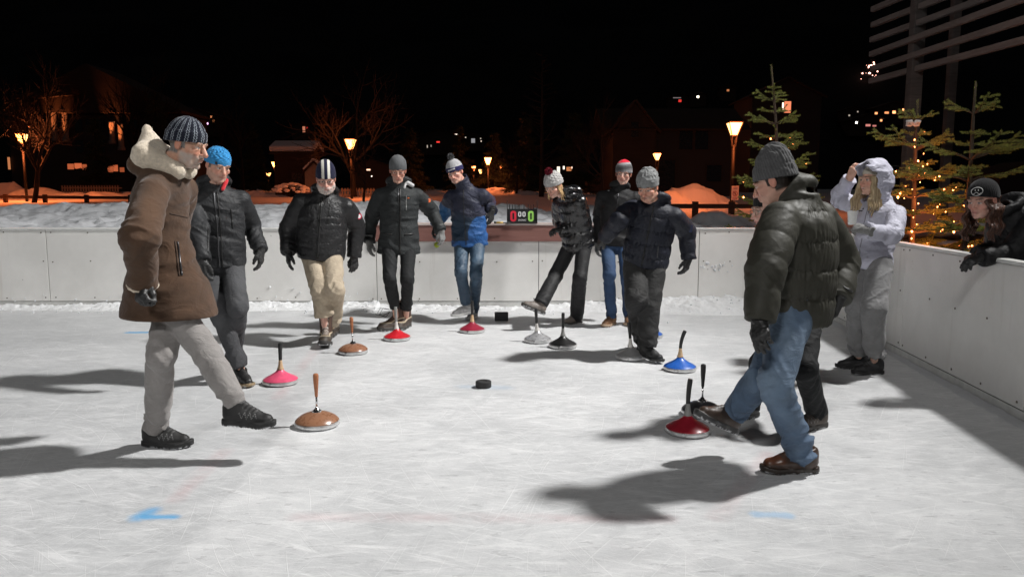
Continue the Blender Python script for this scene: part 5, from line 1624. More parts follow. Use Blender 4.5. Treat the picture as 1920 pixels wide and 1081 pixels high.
def make_body(g, hp, bare=()):
    s = g.s
    nk0 = g.hc + g.H[2] * (-.055) + g.H[1] * (-.018); nk1 = g.neck + g.up * .0
    def f(P):
        q = to_local(P, g)
        d = head_field(q, hp) * g.S.get('hs', 1.0)
        n = cone(P, nk0, nk1, .056 * s * hp.get('neckw', 1), .062 * s * hp.get('neckw', 1))
        return smin(d, n, .025)
    lo = np.minimum(g.hc - .16, nk1 - .05); hi = np.maximum(g.hc + .16, nk1 + .05)
    V, Q = surf(f, lo, hi, g.S.get('fh', .0042))
    lv = to_local(V.astype(np.float32), g)
    col = head_colour(lv, hp)
    # the rest of the same body under the clothes
    def fb(P):
        d = cone(P, g.pel, g.pel + (g.neck - g.pel) * .75, .10 * s, .105 * s)
        d = smin(d, cone(P, g.neck - g.up * .06, nk0, .055, .05), .05)
        for k in 'LR':
            d = smin(d, cone(P, g.neck - g.up * .07, g.sh[k], .055, .045), .03)
            d = smin(d, cone(P, g.sh[k], g.el[k], .042, .034), .02)
            d = smin(d, cone(P, g.el[k], g.wr[k], .034, .024), .02)
            d = smin(d, cone(P, g.hip[k], g.kn[k], .065, .045), .03)
            d = smin(d, cone(P, g.kn[k], g.an[k], .045, .03), .02)
        return d
    J = np.array([g.pel, g.neck, *g.sh.values(), *g.el.values(), *g.wr.values(), *g.kn.values(), *g.an.values(), nk0])
    V2, Q2 = surf(fb, J.min(0) - .12, J.max(0) + .12, .016)
    VV = [V, V2]; QQ = [Q, Q2 + len(V)]; CC = [col, np.tile(np.array(hp.get('skin', (.50, .29, .21))), (len(V2), 1))]
    n = len(V) + len(V2)
    for k, kw in bare:                                           # bare hands belong to the body mesh
        Vh, Qh = surf(lambda P: hand_field(P, fat=1.0, cuff=0, **kw), (-.05, -.06, -.11), (.19, .085, .045), .0034)
        ch = np.tile(np.array(hp.get('skin', (.50, .29, .21))), (len(Vh), 1)) * (1 + .15 * fbm(Vh * 60, 2)[:, None])
        ch = np.where((Vh[:, 0] > .13)[:, None], ch * np.array([1.05, .85, .82]), ch)
        if k == 'L': Vh = Vh * np.array([1, -1, 1]); Qh = Qh[:, ::-1]
        M = np.array(hand_matrix(g.wr[k], g.tip[k], g.S['back' + k], g.base * 0))
        Vh = Vh @ M[:3, :3].T + M[:3, 3]
        VV.append(Vh); QQ.append(Qh + n); CC.append(ch); n += len(Vh)
    g.body = add(g, 'body', np.concatenate(VV), np.concatenate(QQ), M_SKIN, np.concatenate(CC))
    return g.body

def make_hat(g, p, colf, name='beanie', h=.0036):
    V, Q = surf(lambda P: beanie_field(P, p), (-.13, -.155, -.075), (.13, .12, .24), h)
    ang, hgt = roll_ribs(V, p)
    g.hat = add(g, name, to_world(V, g), Q, M_KNIT, np.clip(colf(V, ang, hgt), .004, .85))
    return g.hat

def pompom(g, p, r, c0, c1, parent):
    rs = np.random.RandomState(4); n = 1500
    d = rs.randn(n, 3); d /= np.linalg.norm(d, axis=1)[:, None]
    o = np.array(p) + d * r * .45; e = d * r * rs.uniform(.45, .65, (n, 1)) + rs.randn(n, 3) * r * .10
    w = np.cross(d, rs.randn(n, 3)); w /= np.linalg.norm(w, axis=1)[:, None]; w *= r * .09
    V = np.stack([o - w, o + w, o + e + w * .6, o + e - w * .6], 1).reshape(-1, 3)
    c = np.where(rs.rand(n, 1) < .6, np.array(c0), np.array(c1)) * rs.uniform(.7, 1.25, (n, 1))
    sp_ = MB()
    obj('pompom', np_mesh('pompom', to_world(V, g) - g.base, np.arange(len(V)).reshape(-1, 4), M_KNIT, False, np.repeat(c, 4, 0)), parent)

def make_jacket(g, J, m, name='jacket'):
    """J: widths at hem, waist, chest, top; quilt; folds; hem length; sleeves"""
    s = g.s; up, fr, ri = g.up, g.fr, g.ri
    Ls = float(np.linalg.norm(g.neck - g.pel)); hem = J.get('hem', .10) * s
    ks = np.array([-hem, -hem * .35, .12 * Ls, .34 * Ls, .58 * Ls, .78 * Ls, .90 * Ls, .98 * Ls, Ls + .03])
    W = J.get('w', (.19, .185, .18, .18, .195, .205, .18, .115, .07))
    D = J.get('d', (.135, .135, .13, .13, .135, .135, .115, .09, .065))
    W = np.array(W) * s * J.get('fat', 1.0); D = np.array(D) * s * J.get('fat', 1.0)
    bow = J.get('bow', 0.0)
    off = -bow * np.sin(np.pi * np.clip(ks / Ls, 0, 1)) + np.array(J.get('belly', [0] * 9)) * s
    # a long skirt hangs straight down rather than along the spine
    dn = np.array([0, 0, -1.0]) - (-up) * 1.0
    sk = np.clip(-ks, 0, 9)[:, None] * dn[None]
    tilt = J.get('skirt', 0.6)
    cen = g.pel[None] + up[None] * ks[:, None] + fr[None] * off[:, None] + sk * tilt
    cu = (cen - g.pel) @ ri; cv = (cen - g.pel) @ fr
    fine = np.linspace(ks[0], ks[-1], 60)
    def sm(a):
        b = np.interp(fine, ks, a); k = np.array([1, 2, 3, 2, 1]) / 9.0
        return np.convolve(np.pad(b, 2, mode='edge'), k, 'valid')
    Wf, Df, cuf, cvf = sm(W), sm(D), sm(cu), sm(cv)
    qp, qa = J.get('quilt', 0), J.get('qa', .008)
    fo = J.get('fold', .006); sd = J.get('seed', 1.0)
    rs_, re_, rw_ = [r * s for r in J.get('sleeve', (.078, .064, .052))]
    upf, frf, rif, pelf = [a.astype(np.float32) for a in (up, fr, ri, g.pel)]
    def torso(P):
        q = P - pelf
        k = q @ upf
        a = np.interp(k, fine, Wf); b = np.interp(k, fine, Df)
        u = q @ rif - np.interp(k, fine, cuf); v = q @ frf - np.interp(k, fine, cvf)
        k0 = np.sqrt((u / a) ** 2 + (v / b) ** 2); k1 = np.sqrt((u / a ** 2) ** 2 + (v / b ** 2) ** 2)
        d = k0 * (k0 - 1) / (k1 + 1e-4)
        d = np.where(k0 < .3, np.minimum(d, -.03), d)
        if fo:
            X = np.stack([u * 5 + .8 * np.sin(k * 6 + sd), v * 5, k * 13 + u * 3.5 * np.sin(sd * 5)], 1) + sd * 9.7
            d = d - fo * ((1 - 2.2 * np.abs(vnoise(X))) * .7 + vnoise(X * 2.3 + 4) * .5)
        if qp:
            ph = np.abs(np.sin(np.pi * (k + J.get('q0', 0)) / qp))
            d = d - qa * (np.sqrt(ph) - .7)
            pk = np.stack([np.arctan2(u / a, v / b) * 7, k / qp * 1.4, np.floor((k + J.get('q0', 0)) / qp) * 3.3], 1)
            d = d - J.get('pucker', .006) * (1 - ph * .75) * (1 - 2 * np.abs(vnoise(pk * np.array([2.2, .7, 1]))))
        d = smax(d, np.maximum(-hem - k, k - Ls - .05), .012)
        return d
    g.torso = torso
    aqk = J.get('aqk', .7)
    def f(P):
        d = torso(P)
        for k in 'LR':
            cq = J.get('aq', qp)
            shp = cone(P, g.neck - up * .045 * s, g.sh[k], .068 * s, rs_ * .86)
            a1 = limb(P, g.sh[k], g.el[k], rs_ * .88, re_, fo * 1.5, 19, 5, sd + 3 * (k == 'L'), (.3, .9), cq, qa * aqk, mid=.010 * s)
            Lu = float(np.linalg.norm(g.el[k] - g.sh[k]))
            a2 = limb(P, g.el[k], g.wr[k] + nrm(g.wr[k] - g.el[k]) * J.get('cuffx', .0), re_, rw_, fo * 1.5, 20, 5, sd + 7 + 3 * (k == 'L'), (.9, .7), cq, qa * aqk * .9, flat=.004, q0=Lu)
            a = smin(a1, a2, .018)
            d = smin(d, shp, .04)
            d = smin(d, a, J.get('ak', .016))
        c = J.get('collar')
        nb = g.neck + up * .02
        nv = nrm(g.hc - g.neck)
        if c == 'stand':
            o = cone(P, g.neck - up * .02, nb + nv * J.get('ch', .075), .085 * s, .074 * s * J.get('cw', 1))
            o = smax(o, (P - (nb + nv * J.get('ch', .075)).astype(np.float32)) @ nv.astype(np.float32), .006)
            d = smin(d, o, .02)
        if c == 'hood':
            hn = nrm(up * .85 - fr * .25)
            cc = nb + up * .035 - fr * .015
            d = smin(d, ring(P, cc, ri, nrm(up * .9 + fr * -.35), nrm(fr * .9 + up * .35), .098 * s, .100 * s, .032 * s) - .006 * vnoise(P * 26), .018)
            d = smin(d, ell(P, nb - fr * .115 * s - up * .015, (.125 * s, .060 * s, .085 * s), np.stack([ri, fr, up])) - .007 * vnoise(P * 20), .025)
            o = cone(P, g.neck - up * .02, nb + nv * .055, .088 * s, .080 * s)
            d = smin(d, smax(o, (P - (nb + nv * .06).astype(np.float32)) @ nv.astype(np.float32), .006), .02)
        if J.get('extra'): d = J['extra'](P, d)
        # room for the neck and chin
        inn = cone(P, g.neck + up * .03, g.hc, .066 * s, .070 * s)
        d = smax(d, -inn, .008)
        return d
    pts = np.array([g.pel - up * hem - np.array([0, 0, .02]), g.neck + up * .15, *g.sh.values(), *g.el.values(), *g.wr.values()])
    mg = .26 * s
    lo = pts.min(0) - np.array([mg, mg, .09]); hi = pts.max(0) + np.array([mg, mg, .10])
    V, Q = surf(f, lo, hi, J.get('h', .0085))
    col = None
    if J.get('colf'):
        q = V - g.pel
        col = J['colf'](g, V, q @ ri, q @ fr, (q @ up) / Ls)
    g.jf = f; g.Ls = Ls; g.hem = hem
    g.jacket = add(g, name, V, Q, m, col)
    return g.jacket

def on_front(g, pts, dirv=None, lift=.002):
    """points (u right, k up as a share of the back) laid on the front of the jacket"""
    d = -g.fr if dirv is None else np.array(dirv)
    o = np.array([g.pel + g.ri * u + g.up * k * g.Ls - d * .6 for u, k in pts])
    P, ok = trace(g.jf, o, np.tile(d, (len(o), 1)))
    return P - d * lift

def seam(g, name, pts, m, r=.004, dirv=None, n=20, lift=.001, parent=None):
    pts = np.array(pts, float)
    t = np.linspace(0, 1, len(pts)); tt = np.linspace(0, 1, n)
    pp = np.stack([np.interp(tt, t, pts[:, 0]), np.interp(tt, t, pts[:, 1])], 1)
    P = on_front(g, pp, dirv, lift)
    return MB().tube([p - g.base for p in P], r, 6).build(name, m, parent or g.jacket, True)

def badge(g, name, centre, r, dirv, m, thick=.003, parent=None, sq=None):
    """small flat emblem lying on the jacket where a ray from outside meets it"""
    d = nrm(dirv)
    P, ok = trace(g.jf, [np.array(centre) - d * .3], [d])
    p = P[0]
    q = Vector([float(v) for v in -d]).to_track_quat('Z', 'Y').to_matrix().to_4x4()
    M = Matrix.Translation(Vector([float(v) for v in (p - g.base)])) @ q
    b = MB()
    if sq: b.box((0, 0, 0), (sq[0], sq[1], thick), None, .0008)
    else: b.lathe([(r, -thick), (r, thick * .6), (r * .9, thick), (0, thick)], 24)
    return b.build(name, m, parent or g.jacket, M=M)

def make_trousers(g, T, m):
    s = g.s; fo = T.get('fold', .007); sd = T.get('seed', 2.0)
    rt, rk, rk2, ra_ = [r * s for r in T.get('r', (.088, .068, .066, .055))]
    A = np.stack([g.hri, g.hfr, np.array([0, 0, 1.0])])
    def f(P):
        d = ell(P, g.pel - np.array([0, 0, .02 * s]), (.165 * s * T.get('fat', 1), .118 * s * T.get('fat', 1), .15 * s), A)
        legs = None
        for k in 'LR':
            e = g.an[k] + nrm(g.kn[k] - g.an[k]) * T.get('up', .0)
            a1 = limb(P, g.hip[k], g.kn[k], rt, rk, fo * 1.35, 13, 5, sd + 5 * (k == 'L'), (.45, .7))
            a2 = limb(P, g.kn[k], e, rk2, ra_, fo * 1.35, 18, 5, sd + 11 + 5 * (k == 'L'), (.6, T.get('stack', 1.0)), flat=.012, mid=T.get('calf', .004))
            if T.get('cuff'):
                ee = e; nn = nrm(g.kn[k] - g.an[k])
                w = (P - (ee + nn * .03).astype(np.float32)) @ nn.astype(np.float32)
                a2 = a2 + .008 * np.exp(-((w - .025) / .018) ** 2)
            a = smin(a1, a2, .022)
            legs = a if legs is None else smin(legs, a, .010)
        d = smin(d, legs, .035)
        return d
    pts = np.array([g.pel, *g.hip.values(), *g.kn.values(), *g.an.values()])
    lo = pts.min(0) - np.array([.2, .2, .03]); hi = pts.max(0) + np.array([.2, .2, .12])
    V, Q = surf(f, lo, hi, T.get('h', .0085))
    col = T['colf'](g, V) if T.get('colf') else None
    g.tf = f
    g.trousers = add(g, 'trousers', V, Q, m, col)
    return g.trousers

def put_shoe(g, k, kind, cols, yaw, pitch=0.0, roll=0.0, rough=.6, sc=1.0, ground=True, label=None, snow=False):
    f = ydir(yaw, pitch); r, f, u = axes(yaw, pitch, roll)
    x, z = f, u; y = np.cross(z, x)
    me = shoe_mesh(kind, cols, k, rough)
    a = g.an[k]
    if ground:
        o = np.array([a[0], a[1], 0.001])
    else:
        o = a - z * .095 * sc
    M = Matrix.Identity(4)
    for i in range(3):
        M[i][0], M[i][1], M[i][2] = x[i] * sc, y[i] * sc, z[i] * sc
        M[i][3] = (o - g.base)[i]
    ob = obj('shoe' if kind in ('sneaker', 'low', 'chukka') else 'boot', me, g.root, mw=M)
    return ob

def put_glove(g, k, m, curl=.4, back=None, fat=1.22, cuff=.042, name='glove', colf=None, **kw):
    me = hand_mesh(name, m, k, curl, fat, cuff, colf, **kw)
    b = back if back is not None else ((g.ri if k == 'R' else -g.ri) * .8 + g.fr * .35)
    return obj(name, me, g.root, mw=hand_matrix(g.wr[k], g.tip[k], b, g.base))

def strands(g, name, lines, r, m, c0, c1, h=.0045, seed=1, wave=0.0):
    """hair: tapered locks along lines of points (world), with streaks"""
    def f(P):
        d = None
        q = P + (wave * np.stack([np.sin(P[:, 2] * 60), np.cos(P[:, 2] * 47), 0 * P[:, 2]], 1).astype(np.float32) if wave else 0)
        for ln in lines:
            n = len(ln)
            for i in range(n - 1):
                r0 = r * (1 - .55 * (i / (n - 1)) ** 2); r1 = r * (1 - .55 * ((i + 1) / (n - 1)) ** 2)
                e = cone(q, ln[i], ln[i + 1], r0, r1)
                d = e if d is None else smin(d, e, .006)
        return d - .0035 * vnoise(P * np.array([150, 150, 14]) + seed)
    A = np.concatenate([np.array(l) for l in lines])
    V, Q = surf(f, A.min(0) - r - .01, A.max(0) + r + .01, h)
    t = (.5 + .8 * vnoise(V * np.array([170, 170, 9]) + seed))[:, None]
    c = np.array(c0) * (1 - np.clip(t, 0, 1)) + np.array(c1) * np.clip(t, 0, 1)
    return add(g, name, V, Q, m, c)

def glasses(g, m, lens=.021, w=.033, y=.101, z=-.002, hgt=.015):
    b = MB()
    def Wd(p): return to_world(np.array([p]), g)[0] - g.base
    for sx in (-1, 1):
        pts = []
        for k in range(17):
            t = 2 * math.pi * k / 16
            c_, s_ = math.cos(t), math.sin(t)
            pts.append(Wd((sx * w + lens * math.copysign(abs(c_) ** .6, c_), y - .004 * abs(c_), z + hgt * math.copysign(abs(s_) ** .6, s_))))
        b.tube(pts, .0017, 6, False)
        b.tube([Wd((sx * (w + lens), y - .006, z + .006)), Wd((sx * .078, .05, z + .006)), Wd((sx * .080, .0, z + .004))], .0016, 6)
    b.tube([Wd((-.012, y, z + .004)), Wd((0, y + .004, z + .006)), Wd((.012, y, z + .004))], .0017, 6)
    return b.build('glasses', m, g.root, True)
# ------------------------------------------------------------------ the twelve people
DEBUG = False
M_ZIP = mat('zip_metal', (0.10, 0.10, 0.105), 0.35, 0.8)
M_ZIPB = mat('zip_black', (0.012, 0.012, 0.012), 0.45)
M_FRAME = mat('glasses_frame', (0.02, 0.015, 0.014), 0.3)
M_GLOVE = mat('glove_leather', (0.022, 0.022, 0.022), 0.5, bump=(160, .4, .002))
M_GLOVEG = mat('glove_grey', (0.20, 0.20, 0.195), 0.85, sheen=.2, bump=(260, .4, .002))
M_HAIR = mat('hair', None, 0.5, bump=(200, .4, .002), aniso=(1, 1, .1), spec=.4)
def jeans(name, c):
    return mat(name, c, 0.85, crease=(9, .4), var=.28, vs=7, bump=(300, .35, .0015), weave=(420, .15), sheen=.1)
def denim_col(c, hi):
    def f(g, V):
        n = fbm(V * 9, 3); t = np.zeros(len(V))
        for k in 'LR':
            for p, r in ((g.kn[k], .10), ((g.kn[k] + g.hip[k]) / 2, .13)):
                t = np.maximum(t, np.exp(-(np.linalg.norm(V - p, axis=1) / r) ** 2))
        t = np.clip(t * .7 + n * .5, 0, 1)[:, None]
        return np.array(c) * (1 - t) + np.array(hi) * t
    return f
def plain(c, v=.12):
    return lambda V, a, h: np.array(c) * (1 + v * fbm(V * 50, 2)[:, None])
def cloth(name, c, rough=.75, **k):
    return mat(name, c, rough, bump=k.pop('bump', (60, .3, .004)), crease=k.pop('crease', (8, .4)), spec=k.pop('spec', .3), **k)
BLACKSHOE = ((.014, .014, .014), (.020, .020, .020), (.05, .05, .05), (.030, .030, .030))

# 1 --- man in the brown sheepskin coat
g = figure('tall man in a brown suede coat with cream fleece hood, swinging one foot', dict(
    s=1.04, pelvis=(312, 512, 4.25), neck=(304, 324, 0), head=(352, 270, -.02), yaw=82, hipyaw=85, face=(84, 17, 0),
    shR=(.055, .0, -.02), sw=.185,
    armR=(262, 446, -1, 268, 532, 1, 262, 580, -1), armL=(318, 440, 1, 330, 520, 1, 335, 560, 1),
    legL=(302, 665, -1, 293, 803, 4.33), legR=(388, 664, -1, 446, 763, 4.10), hs=.98))
make_body(g, dict(stubble=((.42, .40, .37), .75), skin=(0.58, 0.33, 0.23), nose=1.15, jaw=1.0, cheek=.96, long=1.06, hair=(.20, .19, .18), brow=(.16, .13, .11)))
def c1(V, a, h):
    z = ((a * 15 / (2 * math.pi)) % 1)
    m = (np.abs(z - .36 - .05 * np.sin(h * 420)) < .05) | (np.abs(z - .66 - .05 * np.sin(h * 420 + 2)) < .05)
    c = np.tile(np.array([.010, .012, .022]), (len(V), 1)); c[m] = (.26, .29, .33); return c
make_hat(g, dict(top=.112, cuff=.062, ribs=45, ra=.0011, r=(.087, .106), brim=.010, slope=.20), c1, h=.0032)
def coat_extra(P, d):
    nb = g.neck
    for sgn in (-1, 1):
        d = smin(d, cone(P, nb - g.fr * .095 + g.ri * .07 * sgn + g.up * .04, nb + g.fr * .095 + g.ri * .055 * sgn - g.up * .015, .055, .04), .03)
    return d
M_SUEDE = cloth('brown_suede', (.074, .041, .024), .9, sheen=.15, var=.35, vs=5, crease=(5, .25), bump=(90, .35, .003))
make_jacket(g, dict(w=(.235, .212, .178, .168, .172, .176, .16, .115, .075), d=(.250, .212, .164, .138, .131, .125, .114, .095, .07), belly=(.012, .004, -.008, -.01, -.005, 0, 0, 0, 0), hem=.225, skirt=.3,
    sleeve=(.085, .078, .073), fold=.010, collar='stand', ch=.03, extra=coat_extra, seed=1.7, bow=.02), M_SUEDE, 'coat')
M_FLEECE = mat('cream_fleece', (.66, .57, .45), .98, sheen=.3, bump=(150, 1.0, .006), var=.18, vs=60)
def hood1(P):
    n = g.neck; A3 = np.stack([g.ri, g.fr, g.up])
    d = cone(P, n - g.fr * .075 + g.up * .225, n - g.fr * .045 + g.up * .09, .030, .105)
    d = smin(d, ell(P, n - g.fr * .065 + g.up * .055, (.125, .085, .075), A3), .04)
    for sgn in (-1, 1):
        d = smin(d, cone(P, n - g.fr * .04 + g.ri * .07 * sgn + g.up * .09, n + g.fr * .120 + g.ri * .05 * sgn + g.up * .012, .074, .044), .03)
    d = smax(d, -cone(P, n + g.fr * .06, g.hc + g.H[2] * .10, .056, .092), .012)
    return d - .003 * vnoise(P * 45) - .006 * vnoise(P * 13)
V, Q = surf(hood1, g.neck - .26, g.neck + .30, .0065)
add(g, 'fleece_hood', V, Q, M_FLEECE, None, g.jacket)
# fleece showing at hem and cuff, slanted zip pocket, sleeve and shoulder seams
a_ = g.wr['R']; n_ = nrm(a_ - g.el['R'])
def cuff1(P): return smax(ring(P, a_ + n_ * .004, *[frame_of(n_)[i] for i in (1, 0, 2)], .070, .070, .008), -1 + 0 * P[:, 0], .01) - .003 * vnoise(P * 60)
V, Q = surf(cuff1, a_ - .12, a_ + .12, .006); add(g, 'fleece_cuff', V, Q, M_FLEECE, None, g.jacket)
def side_pts(pxs, Y):
    o = np.array([at_y(x, y, Y - .6) for x, y in pxs]); d = np.array([ray(x, y) for x, y in pxs])
    P, ok = trace(g.jf, o, d, 2.0); return P
def side_line(name, pxs, Y, r, m, n=16, parent=None):
    pxs = np.array(pxs, float); t = np.linspace(0, 1, len(pxs)); tt = np.linspace(0, 1, n)
    P = side_pts(np.stack([np.interp(tt, t, pxs[:, 0]), np.interp(tt, t, pxs[:, 1])], 1), Y)
    P = P - ray(*pxs[0]) * .001
    return MB().tube([p - g.base for p in P], r, 6).build(name, m, parent or g.jacket, True)
side_line('pocket_zip', [(333, 453), (341, 516)], 4.38, .0065, M_ZIP)
side_line('pocket_flap', [(328, 452), (336, 517)], 4.38, .005, mat('dark_suede', (.05, .03, .02), .9))
side_line('chest_seam', [(318, 400), (352, 408)], 4.38, .0035, mat('dark_suede', (.05, .03, .02), .9))
M_TR1 = cloth('grey_cotton', (.27, .255, .245), .92, sheen=.2, weave=(300, .2))
make_trousers(g, dict(r=(.084, .072, .069, .062), fold=.0075, seed=3.1, up=.02, cuff=True, stack=1.3), M_TR1)
HK = ((.012, .012, .012), (.016, .016, .016), (.06, .06, .06), (.022, .022, .022))
put_shoe(g, 'L', 'hiker', HK, 84, 0, sc=1.06)
put_shoe(g, 'R', 'hiker', HK, 82, 2, sc=1.06, ground=False)
put_glove(g, 'R', M_GLOVE, .9, back=g.ri * .9 - g.fr * .3, fat=1.3, cuff=.05, thumb=.7)
put_glove(g, 'L', M_GLOVE, .5, fat=1.3)

# 2 --- man in the blue beanie
g = figure('man in a bright blue cable-knit beanie and charcoal jacket with red lining', dict(
    s=1.0, pelvis=(411, 484, 6.0), neck=(402, 354, -.03), head=(409, 309, -.09), yaw=24, face=(48, 22, 4), sw=.19,
    armL=(470, 424, 1, 489, 470, -1, 489, 516, -1), armR=(372, 430, -1, 380, 488, -1, 384, 530, -1),
    legR=(414, 592, -1, 452, 690, 5.82), legL=(446, 575, -1, 437, 684, 6.2)))
make_body(g, dict(skin=(0.60, 0.35, 0.26), cheek=1.08, jaw=1.12, hair=(.16, .14, .12), stubble=((.30, .22, .19), .35), neckw=1.1))
def c2(V, a, h):
    c = np.tile(np.array([.035, .23, .50]), (len(V), 1)) * (1 + .35 * np.sin(V[:, 2:3] * 300 + a[:, None] * 20) * .4)
    b = h < .036
    c[b] = np.array([.04, .24, .50]) * (1 + .12 * np.cos(a[b] * 60))[:, None]; return c
make_hat(g, dict(top=.098, cable=True, ribs=0, r=(.090, .110), brim=.010, slope=.12), c2)
q = to_world(np.array([(.060, .072, .034)]), g)[0]
MB().box((0, 0, 0), (.014, .004, .022), None, .001).build('hat_tag', M_ZIPB, g.hat, M=Matrix.Translation(Vector(q - g.base)) @ Vector(g.H[0] * .64 + g.H[1] * .76).to_track_quat('Y', 'Z').to_matrix().to_4x4())
make_jacket(g, dict(w=(.195, .197, .197, .20, .208, .205, .175, .115, .075), d=(.155, .158, .155, .155, .152, .14, .118, .09, .07), hem=.06, fold=.010, sleeve=(.080, .068, .056), collar='hood', seed=2.2,
    quilt=.30, qa=.004, pucker=.002), cloth('charcoal_shell', (.022, .023, .025), .6, bump=(45, .35, .005)))
seam(g, 'zip', [(.012, .98), (.008, .5), (.01, -.1)], M_ZIP, .006)
seam(g, 'storm_flap', [(-.012, .97), (-.016, .5), (-.012, -.1)], M_ZIPB, .005)
seam(g, 'chest_zip', [(.075, .50), (.095, .18)], M_ZIPB, .005)
seam(g, 'chest_zip', [(-.10, .72), (-.105, .45)], M_ZIPB, .005)
nl = g.neck + g.fr * .065 - g.ri * .085 + g.up * .055
def lin(P): return cone(P, nl + g.up * .012 + g.fr * .0, nl - g.up * .055 + g.fr * .035 + g.ri * .03, .016, .013) - .003 * vnoise(P * 40)
V, Q = surf(lin, nl - .1, nl + .12, .006); add(g, 'red_lining', V, Q, mat('red_fleece', (.60, .018, .03), .9, sheen=.3), None, g.jacket)
make_trousers(g, dict(r=(.092, .072, .068, .056), fold=.008, seed=5.2, fat=1.05, up=.02, colf=denim_col((.045, .046, .05), (.085, .087, .092))), mat('grey_denim', None, .85, crease=(9, .4), var=.15, vs=8, bump=(300, .4, .0015), weave=(420, .15)))
put_shoe(g, 'R', 'low', ((.02, .02, .02), (.30, .22, .13), (.05, .05, .05), (.03, .03, .03)), 36, 0, rough=.4)
put_shoe(g, 'L', 'low', ((.02, .02, .02), (.30, .22, .13), (.05, .05, .05), (.03, .03, .03)), 20, 0, rough=.4)
put_glove(g, 'L', M_GLOVE, .45, fat=1.25); put_glove(g, 'R', M_GLOVE, .5, fat=1.25)

# 3 --- bearded man with the striped hat
g = figure('bearded man in glasses with a navy and white striped beanie and beige trousers', dict(
    s=1.03, pelvis=(602, 462, 7.5), neck=(608, 366, -.02), head=(611, 334, -.10), yaw=6, face=(14, 24, 0), sw=.205, hs=1.06,
    armR=(541, 430, 1, 541, 474, -1, 541, 507, -1), armL=(668, 424, 1, 664, 482, -1, 664, 516, -1),
    legR=(601, 545, -1, 611, 624, 7.33), legL=(628, 543, -1, 625, 616, 7.85)))
make_body(g, dict(skin=(0.60, 0.35, 0.28), cheek=1.1, jaw=1.15, beard=.010, stubble=((.48, .45, .42), .9), neckw=1.15))
def c3(V, a, h):
    c = np.tile(np.array([.012, .013, .035]), (len(V), 1)); x = V[:, 0]
    c[(np.abs(x + .026) < .0115) | (np.abs(x - .026) < .0115)] = (.62, .60, .54); return c
make_hat(g, dict(top=.125, r=(.088, .108), brim=.004, slope=.22, ribs=40, ra=.0008, shift=.15), c3)
glasses(g, M_FRAME)
make_jacket(g, dict(w=(.215, .225, .228, .225, .225, .215, .18, .115, .078), d=(.18, .19, .195, .19, .175, .15, .12, .095, .07), hem=.115, quilt=.062, qa=.0045, pucker=.006, fold=.006, sleeve=(.094, .085, .068),
    collar='hood', seed=3.9), mat('black_down', (.015, .015, .016), .46, crease=(13, .42), spec=.4, bump=(38, .4, .006), var=.1))
seam(g, 'zip', [(.0, .98), (-.0, .5), (0, -.18)], M_ZIPB, .008)
seam(g, 'zip_edge', [(.018, .98), (.016, .5), (.016, -.18)], M_ZIPB, .005)
seam(g, 'chest_zip', [(-.075, .86), (-.07, .50)], M_ZIPB, .005)
b = badge(g, 'arm_badge', g.sh['L'] + (g.el['L'] - g.sh['L']) * .42 - g.ri * .06, .030, nrm(g.ri * .55 - g.fr * .83), mat('badge_red', (.50, .02, .06), .7))
b2 = badge(g, 'badge_centre', g.sh['L'] + (g.el['L'] - g.sh['L']) * .42 - g.ri * .06, .019, nrm(g.ri * .55 - g.fr * .83), mat('badge_white', (.7, .68, .68), .7), .005)
M_TR3 = cloth('beige_cotton', (.43, .36, .27), .9, weave=(260, .2), bump=(45, .4, .005))
make_trousers(g, dict(r=(.104, .088, .084, .066), fold=.011, seed=8.2, fat=1.15, up=.185, stack=1.6), M_TR3)
PAC = ((.060, .032, .021), (.04, .037, .034), (.40, .36, .32), (.045, .034, .025))
put_shoe(g, 'R', 'pac', PAC, 8, -9, sc=1.22, ground=False); put_shoe(g, 'L', 'pac', PAC, -6, 0, sc=1.18)
put_glove(g, 'R', M_GLOVE, .35, fat=1.25, cuff=.046); put_glove(g, 'L', M_GLOVE, .5, fat=1.3, cuff=.046, back=g.fr * .9 - g.ri * .4)

# 4 --- tall man in the dark parka
g = figure('tall man in a grey ribbed beanie, thin glasses and dark hip-length parka', dict(
    s=1.05, pelvis=(748, 446, 8.2), neck=(748, 350, -.03), head=(746, 319, -.09), yaw=8, face=(8, 20, 0), sw=.185,
    armR=(697, 409, 1, 692, 453, -1, 693, 483, -1), armL=(808, 393, 1, 827, 433, -1, 832, 466, -1),
    legR=(731, 522, -1, 744, 601, 8.2), legL=(764, 524, -1, 761, 600, 8.3)))
make_body(g, dict(skin=(0.59, 0.33, 0.25), cheek=.92, jaw=.92, long=1.08, stubble=((.33, .22, .17), .3)))
make_hat(g, dict(top=.120, r=(.088, .106), ribs=44, ra=.0014, brim=.006, slope=.22, bulge=.004), lambda V, a, h: np.array([.105, .11, .115]) * (1 + .25 * np.cos(44 * a))[:, None], h=.0034)
glasses(g, mat('thin_frame', (.18, .08, .05), .3), .020, .032, .101, -.002, .012)
make_jacket(g, dict(w=(.215, .205, .19, .185, .195, .20, .178, .115, .075), d=(.16, .155, .145, .14, .145, .138, .115, .09, .07), hem=.155, fold=.011, sleeve=(.080, .066, .058), collar='hood', seed=4.4),
    cloth('dark_parka', (.024, .027, .028), .7, bump=(50, .4, .005)))
seam(g, 'storm_flap', [(-.012, .98), (-.014, .5), (-.012, -.28)], M_ZIPB, .010)
seam(g, 'zip', [(.004, .98), (.004, .7)], M_ZIP, .005)
seam(g, 'chest_zip', [(-.075, .84), (-.075, .57)], mat('zip_silver', (.45, .45, .45), .4, .6), .0035)
badge(g, 'chest_label', g.pel + g.up * .80 * g.Ls - g.ri * .092 + g.fr * .15, .01, -g.fr, mat('label_orange', (.65, .16, .05), .7), .003, None, (.032, .012))
